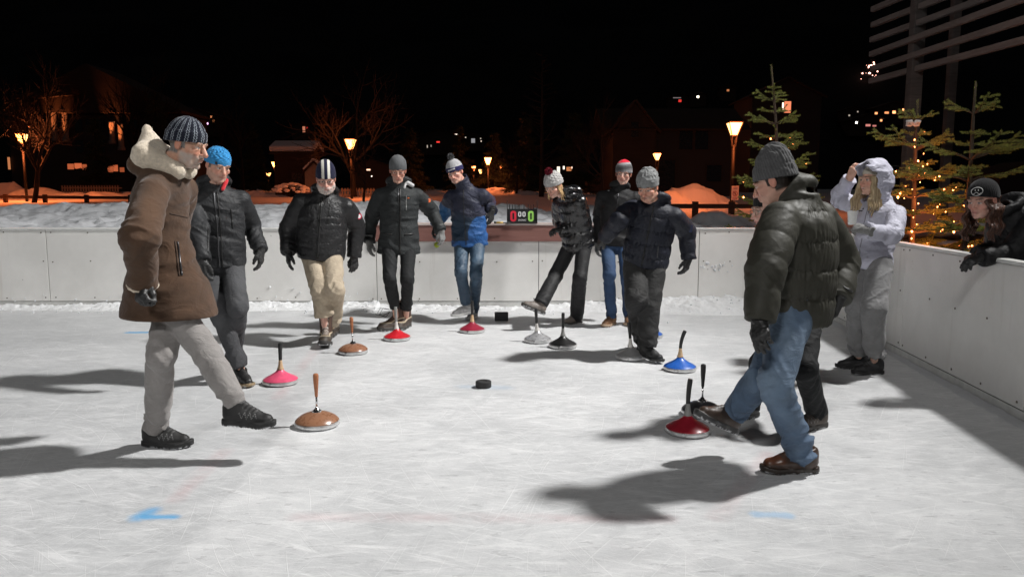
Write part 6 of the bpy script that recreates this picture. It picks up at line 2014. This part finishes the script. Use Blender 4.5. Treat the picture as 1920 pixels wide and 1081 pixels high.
seam(g, 'pocket_flap', [(-.06, .10), (-.165, .11)], M_ZIPB, .008); seam(g, 'pocket_flap', [(.07, .10), (.16, .11)], M_ZIPB, .008)
badge(g, 'arm_badge', g.sh['L'] + (g.el['L'] - g.sh['L']) * .30 - g.ri * .05, .021, nrm(g.ri * .6 - g.fr * .8), mat('badge_orange', (.70, .14, .04), .7))
nl = g.neck - g.ri * .075 + g.up * .035 + g.fr * .055
def lin(P): return smin(cone(P, nl + g.up * .03 - g.ri * -.02, nl - g.ri * .065 - g.up * .016, .026, .020), cone(P, nl + g.up * .02, nl + g.fr * .03 - g.up * .04 + g.ri * .02, .016, .012), .01)
V, Q = surf(lin, nl - .12, nl + .12, .006); add(g, 'pale_hood_lining', V, Q, mat('pale_lining', (.50, .50, .50), .85), None, g.jacket)
make_trousers(g, dict(r=(.085, .064, .062, .050), fold=.0075, seed=9.4, up=.20), cloth('black_trousers', (.014, .015, .016), .8))
PAC2 = ((.070, .036, .024), (.05, .046, .042), (.03, .026, .022), (.050, .036, .028))
put_shoe(g, 'R', 'pac', PAC2, -48, 0, sc=1.18); put_shoe(g, 'L', 'pac', PAC2, -14, 0, sc=1.12)
lb = MB()
for sx, L_ in ((-.05, .06), (-.02, .075)):
    p = g.an['R'] + np.array([-.05, -.06, .13])
    lb.tube([p, p + np.array([sx - .06, -.03, .02]), p + np.array([sx - .10, -.03, -.05]), p + np.array([sx - .03, -.04, -L_]), p + np.array([-.01, -.02, -.02])], .0032, 5)
lb.build('laces', M_ZIPB, g.root, True, M=Matrix.Translation(Vector(-g.base)))
put_glove(g, 'R', M_GLOVEG, .45, fat=1.25, cuff=.046); put_glove(g, 'L', M_GLOVEG, .55, fat=1.28, cuff=.05, back=g.fr * .7 - g.ri * .7)
gl4 = g

# 5 --- young man in the blue jacket
g = figure('young man in a navy and blue ski jacket with a grey pom-pom hat', dict(
    s=1.01, pelvis=(881, 446, 8.85), neck=(874, 354, -.05), head=(853, 322, -.10), yaw=-14, face=(-14, 20, -12), sw=.185,
    armR=(838, 392, 1, 817, 424, -1, 808, 448, -1), armL=(914, 379, 1, 922, 397, -1, 919, 424, -1),
    legR=(864, 510, -1, 875, 572, 8.6), legL=(893, 514, -1, 888, 584, 8.95)))
make_body(g, dict(skin=(0.63, 0.36, 0.28), cheek=.95, smile=True, brow=(.05, .03, .02), neckw=.95))
def c5(V, a, h):
    c = np.tile(np.array([.36, .36, .37]), (len(V), 1)) * (1 + .3 * fbm(V * 70, 2)[:, None])
    b = h < .052; c[b] = np.array([.020, .018, .075])
    t = b & (np.abs(a) < .42) & (np.abs(h - .030 + .014 * a) < .008 + .002 * np.sin(a * 40)) & (np.sin(a * 62 + 1) > -.75)
    c[t] = (.65, .65, .66); return c
HP = dict(top=.108, r=(.089, .108), cuff=.052, brim=.008, slope=.16, ribs=34, ra=.001)
make_hat(g, HP, c5, h=.0032)
pompom(g, (0, -.018, .172), .034, (.10, .10, .11), (.30, .30, .31), g.hat)
def j5(g, V, u, v, k):
    top = np.array([.017, .020, .042]); mid = np.array([.010, .028, .055]); blu = np.array([.013, .085, .27])
    t = np.clip((.62 - k) / .25, 0, 1)[:, None]; c = top * (1 - t) + mid * t
    n = .05 * fbm(V * 6, 2)
    b = ((u < -.055 - .25 * np.clip(k - .2, 0, .4) + n) & (k < .70)) | (k < -.02 + n * .4)
    el = np.linalg.norm(V - (g.el['R'] * .6 + g.wr['R'] * .4), axis=1) < .20
    c[b] = blu; c[el & ~b] = np.array([.012, .085, .22]); 
    es = np.linalg.norm(V - g.sh['L'], axis=1) < .30
    c[es & (k > .45)] = top
    return c * (1 + .12 * fbm(V * 20, 2)[:, None])
make_jacket(g, dict(w=(.205, .205, .20, .196, .20, .20, .178, .118, .08), d=(.155, .158, .155, .15, .15, .138, .118, .095, .075), hem=.085, fold=.013, sleeve=(.086, .075, .062), collar='stand', ch=.125, cw=1.12, seed=5.9, colf=j5),
    mat('ski_shell', None, .6, crease=(8, .6), bump=(50, .4, .005)))
seam(g, 'zip', [(.0, 1.0), (0, .5), (0, -.1)], M_ZIPB, .005)
make_trousers(g, dict(r=(.088, .070, .066, .054), fold=.008, seed=12.4, up=.015, colf=denim_col((.035, .065, .105), (.065, .115, .17))), mat('blue_ski_trousers', None, .55, crease=(9, .6), bump=(60, .3, .004)))
SN = ((.30, .30, .30), (.55, .55, .54), (.40, .40, .40), (.62, .62, .62))
put_shoe(g, 'R', 'sneaker', SN, -58, 8, ground=False, sc=1.03); put_shoe(g, 'L', 'sneaker', SN, -12, 0)
put_glove(g, 'R', M_GLOVE, .6, fat=1.25); put_glove(g, 'L', M_GLOVE, .45, fat=1.25)
# yellow-green ball between the two hands
p = at_y(819, 459, float(g.tip['R'][1]) - .02)
o = MB(); o.lathe([(0, -.034)] + [(.034 * math.sin(R(a)), -.034 * math.cos(R(a))) for a in range(15, 180, 15)] + [(0, .034)], 20)
o = o.build('ball', mat('felt_ball', (.42, .52, .03), .95, sheen=.6, bump=(200, .8, .003)), None, True, M=Matrix.Translation(Vector(p)))
finish(o, 'yellow-green ball held at the fingertips between the parka man and the blue-jacketed man', 'ball')

# 6 --- woman in the glossy black puffer
g = figure('woman in glossy black puffer jacket and grey hat with dark red pom-pom, kicking', dict(
    s=.94, pelvis=(1084, 448, 8.5), neck=(1064, 366, -.10), head=(1038, 347, -.09), yaw=-48, hipyaw=-40, face=(-38, 32, 0), sw=.17,
    armL=(1094, 424, 1, 1052, 430, -1, 1030, 432, -1), armR=(1050, 415, 1, 1058, 436, -1, 1046, 440, -1),
    legR=(1042, 516, -1, 1013, 570, 8.15), legL=(1087, 520, -1, 1081, 594, 8.58)))
make_body(g, dict(skin=(0.66, 0.40, 0.31), cheek=.98, jaw=.88, nose=.9, lip=(.42, .12, .12), neckw=.85))
make_hat(g, dict(top=.112, r=(.090, .108), cuff=.050, brim=.010, slope=.20, cable=True, bulge=.006), lambda V, a, h: np.array([.40, .39, .38]) * (1 + .25 * fbm(V * 80, 2)[:, None]))
pompom(g, (0, -.0, .168), .038, (.22, .012, .03), (.34, .02, .05), g.hat)
W_ = lambda x, y, z: to_world(np.array([(x, y, z)]), g)[0]
strands(g, 'hair', [[W_(s_ * .070, .02 - .016 * i, .012), W_(s_ * .079, .030 - .018 * i, -.04), W_(s_ * .082, .035 - .02 * i, -.095), W_(s_ * (.088 + .008 * i), .045 - .02 * i, -.15 - .02 * (i % 2))] for s_ in (-1, 1) for i in range(4)], .011, M_HAIR, (.30, .17, .075), (.62, .43, .22), wave=.006)
make_jacket(g, dict(w=(.195, .205, .20, .19, .195, .195, .17, .115, .08), d=(.165, .175, .17, .16, .16, .15, .125, .10, .08), hem=.10, quilt=.115, qa=.020, pucker=.012, fold=.004, sleeve=(.088, .080, .062), aq=.11,
    collar='hood', seed=6.1, bow=.03), mat('gloss_black', (.008, .008, .009), .24, crease=(11, .4), bump=(28, .35, .007), coat=.6, var=.05))
make_trousers(g, dict(r=(.092, .080, .080, .080), fold=.006, seed=14.4, up=.0, stack=.6), cloth('black_ski_pants', (.020, .020, .021), .65))
TP = ((.16, .135, .115), (.05, .045, .04), (.10, .09, .08), (.20, .17, .15))
put_shoe(g, 'R', 'hiker', TP, -76, -22, ground=False, sc=.98, roll=-14); put_shoe(g, 'L', 'low', TP, -52, 0, sc=.95)
put_glove(g, 'L', M_GLOVE, .7, fat=1.25, back=g.fr * -.2 + np.array([0, 0, 1.0])); put_glove(g, 'R', M_GLOVE, .7, fat=1.25)

# 7 --- boy with the red-topped beanie
g = figure('young man in blue jeans and black jacket with a red-topped grey beanie', dict(
    s=.99, pelvis=(1156, 449, 8.5), neck=(1162, 356, 0), head=(1169, 325, -.06), yaw=-14, face=(-14, 8, 4), sw=.185,
    armR=(1126, 407, 1, 1120, 455, -1, 1117, 484, -1), armL=(1204, 410, 1, 1206, 455, -1, 1204, 480, -1),
    legR=(1142, 516, -1, 1146, 591, 8.45), legL=(1175, 518, -1, 1179, 589, 8.55)))
make_body(g, dict(skin=(0.58, 0.35, 0.28), cheek=.95, jaw=.95, neckw=.95, hair=(.03, .02, .015), brow=(.03, .02, .015)))
def c7(V, a, h):
    c = np.tile(np.array([.16, .16, .165]), (len(V), 1)) * (1 + .2 * np.cos(40 * a))[:, None]
    z = h + .015 * V[:, 0] / .08
    c[(z > .028) & (z < .062)] *= .45; c[(z > .062) & (z < .080)] *= .8; c[(z > .080) & (z < .104)] *= 1.9; c[z > .104] = (.62, .012, .035)
    c[z < .012] *= 1.7
    return c
make_hat(g, dict(top=.112, r=(.091, .110), brim=.010, slope=.14, ribs=40, ra=.0012, shift=.10), c7)
make_jacket(g, dict(hem=.07, fold=.012, sleeve=(.080, .068, .058), collar='stand', ch=.05, seed=7.3, w=(.19, .188, .185, .188, .198, .202, .178, .115, .08)), cloth('black_shell', (.015, .015, .016), .7))
seam(g, 'zip', [(.0, .95), (0, .4)], M_ZIP, .005)
nl = g.neck + g.up * .03
def scarf(P):
    return ring(P, nl + g.up * .02, g.ri, nrm(g.up - g.fr * .25), nrm(g.fr + g.up * .25), .080, .085, .034) - .007 * vnoise(P * 22)
V, Q = surf(scarf, nl - .17, nl + .17, .007); add(g, 'scarf', V, Q, mat('black_knit_scarf', (.012, .012, .013), .95, bump=(200, .6, .003)))
badge(g, 'hood_edge', g.neck + g.ri * .12 - g.up * .01 + g.fr * .05, .01, -g.up, mat('grey_trim', (.30, .30, .30), .8), .006, None, (.10, .02))
make_trousers(g, dict(r=(.084, .066, .062, .054), fold=.008, seed=15.1, up=.0, colf=denim_col((.022, .048, .11), (.045, .09, .18))), mat('blue_denim', None, .85, crease=(9, .4), var=.2, vs=9, bump=(300, .4, .0015), weave=(420, .15)))
CH = ((.20, .105, .052), (.35, .25, .17), (.035, .03, .025), (.26, .14, .075))
put_shoe(g, 'R', 'chukka', CH, -34, 0, sc=1.0); put_shoe(g, 'L', 'chukka', CH, -8, 0, sc=1.0)
put_glove(g, 'R', M_GLOVEG, .5, fat=1.2); put_glove(g, 'L', M_GLOVEG, .5, fat=1.2)

# 8 --- man in the navy puffer
g = figure('man in grey slouchy cap and navy quilted jacket, one foot beside a grey metal stock', dict(
    s=.97, pelvis=(1211, 476, 6.85), neck=(1229, 381, -.08), head=(1214, 350, -.12), yaw=-16, face=(-28, 24, 0), sw=.19,
    armR=(1160, 413, -1, 1134, 446, 1, 1116, 462, 1), armL=(1287, 434, 1, 1291, 486, -1, 1282, 517, -1),
    legL=(1217, 572, -1, 1213, 650, 6.62), legR=(1192, 562, -1, 1203, 636, 7.15)))
make_body(g, dict(skin=(0.60, 0.33, 0.24), cheek=1.05, jaw=1.05, smile=True, stubble=((.35, .25, .2), .25), hair=(.25, .22, .2), neckw=1.1))
make_hat(g, dict(top=.122, r=(.091, .110), brim=.006, slope=.18, fold=.006, bulge=.004, shift=.15, seed=6), lambda V, a, h: np.array([.21, .215, .215]) * (1 + .2 * np.cos(h * 500) * (h < .05) + .2 * fbm(V * 40, 2))[:, None])
make_jacket(g, dict(w=(.20, .212, .212, .21, .215, .21, .18, .115, .08), d=(.17, .18, .18, .175, .165, .148, .12, .095, .075), hem=.095, quilt=.12, qa=.015, pucker=.010, fold=.004, sleeve=(.092, .082, .066), collar='hood', seed=8.3, bow=.02),
    mat('navy_down', (.012, .014, .023), .55, crease=(12, .45), spec=.35, bump=(34, .4, .006), var=.1))
seam(g, 'zip', [(.0, .99), (0, .5), (0, -.15)], M_ZIPB, .007)
seam(g, 'pocket_zip', [(-.105, .28), (-.115, .05)], M_ZIP, .005)
badge(g, 'arm_badge', g.sh['L'] + (g.el['L'] - g.sh['L']) * .62 - g.ri * .05, .02, nrm(g.ri * .6 - g.fr * .8), mat('badge_blue', (.03, .04, .09), .7), .004, None, (.03, .07))
make_trousers(g, dict(r=(.112, .098, .096, .082), fold=.012, seed=16.8, fat=1.15, up=.01), cloth('anthracite_trousers', (.030, .030, .030), .75))
put_shoe(g, 'L', 'low', BLACKSHOE, 38, 6, ground=False, sc=.98); put_shoe(g, 'R', 'low', BLACKSHOE, -8, 0)
put_glove(g, 'L', M_GLOVE, .5, fat=1.2); put_glove(g, 'R', M_GLOVE, .5, fat=1.2)

# 9 --- man with his back to the camera
g = figure('man in blue jeans and olive-black puffer jacket seen from behind, kicking out', dict(
    s=1.0, pelvis=(1494, 547, 3.98), neck=(1502, 380, 0), head=(1450, 340, .03), yaw=-138, hipyaw=-108, face=(-122, 24, 0), sw=.205,
    armL=(1436, 503, -1, 1424, 600, -1, 1428, 655, -1), armR=(1578, 490, 1, 1572, 560, -1, 1540, 610, -1),
    legL=(1451, 716, -1, 1504, 851, 3.91), legR=(1428, 712, -1, 1370, 772, 4.15)))
make_body(g, dict(skin=(0.58, 0.34, 0.26), hair=(.022, .015, .011), brow=(.03, .02, .015)))
make_hat(g, dict(top=.150, r=(.086, .105), cuff=.066, ribs=40, ra=.0012, brim=.012, slope=.26, fold=.0045, shift=.22, seed=9), lambda V, a, h: np.array([.085, .085, .087]) * (1 + .15 * np.cos(40 * a) + .2 * fbm(V * 60, 2))[:, None], h=.0034)
def coll9(P, d):
    c = at_y(1507, 342, 4.0)
    e = ell(P, c, (.088, .062, .050), np.stack([g.ri, g.fr, g.up])) - .006 * vnoise(P * 24)
    return smin(d, e, .03)
make_jacket(g, dict(w=(.205, .212, .212, .215, .222, .220, .190, .12, .085), d=(.165, .178, .182, .18, .175, .155, .125, .10, .08), hem=.17, skirt=.2, quilt=.145, qa=.013, pucker=.010, aqk=.6, q0=.02, fold=.004, sleeve=(.104, .092, .074), aq=.135,
    collar='stand', ch=.10, cw=1.2, extra=coll9, seed=9.2, h=.0075), mat('olive_black_down', (.042, .041, .032), .60, crease=(5, .12), spec=.28, bump=(30, .3, .005), var=.08))
jn = mat('washed_denim', None, .85, crease=(9, .38), var=.22, vs=7, bump=(280, .45, .0018), weave=(420, .2))
make_trousers(g, dict(r=(.100, .080, .078, .066), fold=.0105, seed=17.7, fat=1.05, up=.015, stack=1.5, h=.0075, colf=denim_col((.085, .130, .20), (.19, .26, .34))), jn)
CB = ((.045, .024, .016), (.030, .022, .017), (.07, .05, .04), (.16, .055, .025))
put_shoe(g, 'L', 'chukka', CB, -88, 0, sc=1.08, rough=.35); put_shoe(g, 'R', 'chukka', ((.05, .034, .025), (.05, .05, .05), (.02, .02, .02), (.05, .03, .02)), -66, -26, ground=False, sc=1.1, rough=.45)
put_glove(g, 'L', M_GLOVE, .55, fat=1.3, cuff=.048, back=nrm(np.array([-.55, -.8, 0]))); put_glove(g, 'R', M_GLOVE, .5, fat=1.25, back=nrm(np.array([.6, .2, .5])))

# 10 --- person hidden behind him
g = figure('person in black cap and dark trousers mostly hidden behind the man in blue jeans', dict(
    s=.97, pelvis=(1508, 572, 4.86), neck=(1462, 432, -.05), head=(1442, 390, -.05), yaw=-95, face=(-84, 14, 0), sw=.165,
    armL=(1480, 520, 1, 1500, 570, -1, 1512, 600, -1), armR=(1480, 515, 1, 1490, 570, 1, 1500, 600, 1),
    legL=(1510, 690, -1, 1532, 774, 4.68), legR=(1428, 680, -1, 1404, 764, 4.9)))
make_body(g, dict(skin=(0.62, 0.40, 0.33), cheek=.95, neckw=.95))
make_hat(g, dict(top=.105, brim=.014, slope=.2, ribs=36, ra=.001), lambda V, a, h: np.array([.012, .012, .013]) + .05 * ((np.abs(a - .9) < .12) & (h < .05) & (h > .02))[:, None])
glasses(g, mat('wire_frame', (.35, .28, .22), .3, .8), .021, .033, .101, -.004, .015)
make_jacket(g, dict(hem=.05, fold=.006, sleeve=(.07, .06, .05), collar='stand', seed=10.3), cloth('black_shell', (.015, .015, .016), .7))
make_trousers(g, dict(r=(.088, .070, .068, .058), fold=.0085, seed=18.8, up=.01, stack=1.4), cloth('black_trousers', (.014, .015, .016), .8))
BT = ((.07, .055, .045), (.04, .036, .032), (.03, .03, .03), (.05, .04, .035))
put_shoe(g, 'L', 'hiker', BT, -62, 0, sc=1.0); put_shoe(g, 'R', 'hiker', BLACKSHOE, -60, 0, sc=1.0)
put_glove(g, 'L', M_GLOVE, .5); put_glove(g, 'R', M_GLOVE, .5)

# 11 --- woman in the white jacket
g = figure('laughing blonde woman in white hooded jacket and grey sweatpants, holding a cup', dict(
    s=.95, pelvis=(1634, 486, 6.2), neck=(1652, 378, -.0), head=(1637, 337, -.01), yaw=-68, face=(-74, 2, 0), sw=.18, group='onlookers at the rink', shR=(-.03, .0, .03),
    armL=(1674, 441, -1, 1622, 431, -1, 1592, 423, 1), armR=(1570, 372, 1, 1592, 336, -1, 1607, 305, -1), backR=nrm(np.array([-.7, -.6, .3])),
    legL=(1637, 580, -1, 1640, 682, 6.12), legR=(1608, 574, -1, 1611, 674, 6.32)))
make_body(g, dict(skin=(0.62, 0.37, 0.28), cheek=.95, jaw=.85, nose=.95, smile=True, neckw=.85, brow=(.16, .10, .05)), bare=[('R', dict(curl=.75, thumb=.9))])
make_hat(g, dict(top=.090, r=(.083, .102), brim=.024, slope=.30), plain((.55, .50, .42)), 'headband')
W_ = lambda x, y, z: to_world(np.array([(x, y, z)]), g)[0]
dn = np.array([0, 0, -1.0])
hl = []
for s_ in (-1, 1):
    for i in range(6):
        a = W_(s_ * (.066 + .004 * (i % 2)), .062 - .016 * i, .018); b_ = W_(s_ * .080, .066 - .017 * i, -.055)
        c_ = b_ + dn * .10 + g.fr * (.045 - .006 * i) - g.ri * s_ * .015 * -1; e_ = c_ + dn * (.085 + .02 * (i % 3)) + g.fr * .012
        hl.append([a, b_, c_, e_])
strands(g, 'hair', hl, .0155, M_HAIR, (.30, .21, .11), (.52, .41, .26), wave=.004)
M_WHITE = mat('white_shell', (.50, .50, .59), .65, crease=(8, .55), spec=.3, bump=(40, .3, .005), var=.06)
make_jacket(g, dict(w=(.175, .175, .165, .16, .168, .175, .155, .10, .07), d=(.150, .150, .142, .14, .145, .135, .112, .085, .065), hem=.085, fold=.012, sleeve=(.074, .064, .056), collar='stand', ch=.06, seed=11.2), M_WHITE)
def hood11(P):
    q = to_local(P, g)
    o = ell(q, (0, -.020, .020), (.118, .135, .148))
    o = smin(o, ell(q, (0, .060, .085), (.098, .085, .050)), .03)
    o = smin(o, cone(q, (0, -.05, -.03), (0, -.03, -.17), .10, .105), .05)
    o = o - .007 * (1 - 2.2 * np.abs(vnoise(q * np.array([14, 9, 22]) + 3))) - .004 * vnoise(q * 34)
    i = ell(q, (0, .0, .020), (.103, .130, .133))
    i = smin(i, ell(q, (0, .075, .070), (.086, .090, .050)), .03)
    i = smin(i, cone(q, (0, .02, -.02), (0, .12, -.03), .088, .10), .03)
    i = smin(i, cone(q, (0, -.01, -.03), (0, .0, -.20), .085, .085), .03)
    d = smax(o, -i, .008)
    return smax(d, q[:, 1] - (.078 + .55 * np.clip(q[:, 2] - .04, -.04, .10)), .008)
V, Q = surf(hood11, g.hc - .27, g.hc + .25, .0062)
add(g, 'hood', V, Q, M_WHITE, None, g.jacket)
badge(g, 'chest_logo', at_y(1617, 395, 6.0), .01, ray(1617, 395), mat('logo_black', (.02, .02, .03), .6), .003, None, (.055, .009))
badge(g, 'chest_logo_mark', at_y(1619, 391.5, 6.0), .008, ray(1619, 391.5), mat('logo_black', (.02, .02, .03), .6), .003)
seam(g, 'zip', [(.0, 1.0), (0, .5), (0, -.12)], mat('zip_grey', (.22, .22, .25), .5), .004)
make_trousers(g, dict(r=(.102, .094, .090, .074), fold=.011, seed=19.3, fat=1.05, up=.11, cuff=True, stack=1.6), cloth('grey_jersey', (.19, .19, .192), .95, sheen=.2))
SB = ((.012, .012, .013), (.016, .016, .016), (.05, .05, .05), (.02, .02, .02))
put_shoe(g, 'L', 'snow', SB, -84, 0, sc=.95); put_shoe(g, 'R', 'snow', SB, -92, 0, sc=.95)
put_glove(g, 'L', M_GLOVEG, .75, fat=1.12, cuff=.035, back=nrm(np.array([-.1, -.9, .35])), thumb=.9)
p = at_y(1598, 410, float(g.tip['L'][1]) + .0)
cp_ = empty('cup', p - np.array([0, 0, .045]), 'white cup held in the gloved hand of the woman in the white jacket', 'cup')
smooth_by_angle(MB().lathe([(.0, .002), (.027, .0), (.030, .01), (.037, .098), (.039, .102), (.0365, .102), (.034, .09), (0, .088)], 28).build('cup_body', mat('cup_white', (.72, .72, .70), .4), cp_), 40)
MB().lathe([(0, .089), (.0345, .0895)], 24, cap=False).build('drink', mat('mulled_wine', (.10, .02, .02), .2), cp_)

# 12 --- woman leaning on the boards
g = figure('brown-haired woman in black beanie with white face motif, leaning on the right boards', dict(
    s=.95, pelvis=(2005, 506, 5.45), neck=(1893, 402, -.05), head=(1842, 375, -.03), yaw=-72, face=(-64, 14, 0), sw=.165, group='onlookers at the rink', ground=-.12,
    armL=(1898, 474, -1, 1840, 482, -1, 1806, 496, -1), armR=(1870, 466, 1, 1832, 478, -1, 1806, 486, -1),
    legL=(2030, 640, -1, 2040, 770, 5.4), legR=(2000, 640, -1, 2010, 760, 5.6)))
make_body(g, dict(skin=(0.60, 0.35, 0.28), jaw=.85, nose=.9, neckw=.85, lip=(.36, .10, .10), cheek=.95))
HB12 = dict(top=.112, r=(.092, .111), cuff=0, brim=.020, slope=.30, ribs=36, ra=.0009, bulge=.002)
make_hat(g, HB12, plain((.010, .010, .011)))
def hat_line(name, pts, r, m):
    """pts: (angle round the head, height) laid on the beanie"""
    out = []
    for a, z in pts:
        d = np.array([math.sin(a), math.cos(a), 0]); o = np.array([[0, -.018, z]]) + d * .3
        P, ok = trace(lambda q: beanie_field(q, HB12), o, -d[None])
        out.append(to_world(P + d * .001, g)[0] - g.base)
    return MB().tube(out, r, 6).build(name, m, g.hat, True)
M_THREAD = mat('white_thread', (.70, .70, .69), .8)
a0, z0 = -.20, .080
hat_line('face_outline', [(a0 + .36 * math.cos(t) * (1 + .15 * math.sin(t)), z0 + .026 * math.sin(t)) for t in np.linspace(0, 2 * math.pi, 28)], .0022, M_THREAD)
hat_line('face_mouth', [(a0 - .24 + .05 * i, z0 - .010 - .006 * math.sin(i * .9)) for i in range(10)], .0019, M_THREAD)
for e in (-.10, .10): hat_line('face_eye', [(a0 + e, z0 + .004), (a0 + e + .01, z0 + .014)], .0030, M_THREAD)
W_ = lambda x, y, z: to_world(np.array([(x, y, z)]), g)[0]
hl = []
for s_ in (-1, 1):
    for i in range(6):
        a = W_(s_ * .072, .040 - .02 * i, .0); b_ = W_(s_ * .084, .045 - .022 * i, -.06); c_ = b_ + dn * .085 + g.fr * (.03 - .01 * i) - s_ * -g.ri * .01; e_ = c_ + dn * (.09 + .02 * (i % 3))
        hl.append([a, b_, c_, e_])
strands(g, 'hair', hl, .017, M_HAIR, (.030, .014, .010), (.11, .05, .032), wave=.011)
make_jacket(g, dict(w=(.175, .185, .185, .18, .185, .19, .168, .115, .08), d=(.155, .16, .16, .155, .155, .145, .12, .10, .08), hem=.15, quilt=.11, qa=.014, pucker=.012, fold=.005, sleeve=(.090, .082, .064), collar='hood', seed=12.9, bow=.03),
    mat('matt_black_down', (.010, .010, .011), .6, crease=(12, .45), spec=.3, bump=(34, .4, .006), var=.1))
make_trousers(g, dict(seed=21.0), cloth('black_trousers', (.014, .015, .016), .8))
put_shoe(g, 'L', 'snow', SB, -80, 0, sc=.95, ground=False); put_shoe(g, 'R', 'snow', SB, -80, 0, sc=.95, ground=False)
put_glove(g, 'L', M_GLOVE, .55, fat=1.35, spread=.75, back=np.array([-.5, -.5, .7])); put_glove(g, 'R', M_GLOVE, .6, fat=1.25, back=np.array([-.3, .3, 1.0]))
FLOOD = 13300.0; FAIM = (-8.0, 6.2, 0); WORLD = 0.018; FCONE = 84; FBLEND = 1.0; FLOOD2 = 2600
# ------------------------------------------------------------------ floodlight, night sky, camera
# the floodlight that lights the rink: on a mast outside the right boards, behind the louvres
FL = np.array([7.9, 6.4, 11.0])
fm = empty('floodlight_mast', (FL[0] + .25, FL[1], -0.1), 'steel mast carrying the rink floodlight', 'floodlight')
MB().tube([(0, 0, 0), (0, 0, FL[2] + .4)], [.11, .07], 12).build('mast', M_DARK, fm, True)
MB().box((.05, 0, FL[2] + .28), (.5, .6, .06), Euler((0, R(-35), 0)).to_matrix(), .01).build('lamp_hood', M_DARK, fm)
sl = bpy.data.lights.new('floodlight', 'SPOT'); sl.energy = FLOOD; sl.color = (1.0, 0.985, 0.965); sl.shadow_soft_size = 0.45
sl.spot_size = R(FCONE); sl.spot_blend = FBLEND
so = bpy.data.objects.new('floodlight', sl); COL.objects.link(so); so.location = FL
aim = np.array(FAIM)
so.rotation_euler = Vector(aim - FL).to_track_quat('-Z', 'Y').to_euler()

F2 = np.array([-3.5, -7.5, 9.0])
f2m = empty('floodlight_mast', (F2[0], F2[1] - .3, -0.1), 'steel mast with the weaker floodlight behind the camera', 'floodlight')
MB().tube([(0, 0, 0), (0, 0, F2[2] + .5)], [.11, .07], 12).build('mast', M_DARK, f2m, True)
MB().box((0, .15, F2[2] + .42), (.9, .5, .06), Euler((R(20), 0, 0)).to_matrix(), .01).build('lamp_hood', M_DARK, f2m)
s2_ = bpy.data.lights.new('second_floodlight', 'SPOT'); s2_.energy = FLOOD2; s2_.color = (1.0, 0.985, 0.97); s2_.shadow_soft_size = 0.9
s2_.spot_size = R(70); s2_.spot_blend = 0.9
so2 = bpy.data.objects.new('second_floodlight', s2_); COL.objects.link(so2); so2.location = F2
so2.rotation_euler = Vector(np.array([-1.5, 9.0, .4]) - F2).to_track_quat('-Z', 'Y').to_euler()

w = bpy.data.worlds.new('World'); SC.world = w; w.use_nodes = True
bg = w.node_tree.nodes['Background']
sky = w.node_tree.nodes.new('ShaderNodeTexSky'); sky.sky_type = 'NISHITA'; sky.sun_disc = False
sky.sun_elevation = R(-3.5); sky.sun_rotation = R(200); sky.altitude = 1600
mx = w.node_tree.nodes.new('ShaderNodeMix'); mx.data_type = 'RGBA'; mx.inputs[0].default_value = 0.8
mx.inputs[7].default_value = (0.95, 0.97, 1.0, 1)
w.node_tree.links.new(sky.outputs[0], mx.inputs[6])
w.node_tree.links.new(mx.outputs[2], bg.inputs['Color'])
bg.inputs['Strength'].default_value = WORLD

cd = bpy.data.cameras.new('camera'); co = bpy.data.objects.new('camera', cd); COL.objects.link(co)
cd.sensor_width = 36.0; cd.lens = F / 1920 * 36.0; cd.clip_start = 0.05; cd.clip_end = 3000
co.location = CAM; co.rotation_euler = (R(90) - PITCH, 0, 0)
SC.camera = co
SC.view_settings.view_transform = 'Standard'; SC.view_settings.look = 'None'
SC.view_settings.exposure = 0.0; SC.view_settings.gamma = 1.0
SC.render.engine = 'CYCLES'
SC.cycles.use_denoising = True
SC.cycles.max_bounces = 6; SC.cycles.diffuse_bounces = 4
SC.cycles.sample_clamp_indirect = 4.0
SC.render.resolution_x = 1024; SC.render.resolution_y = 576
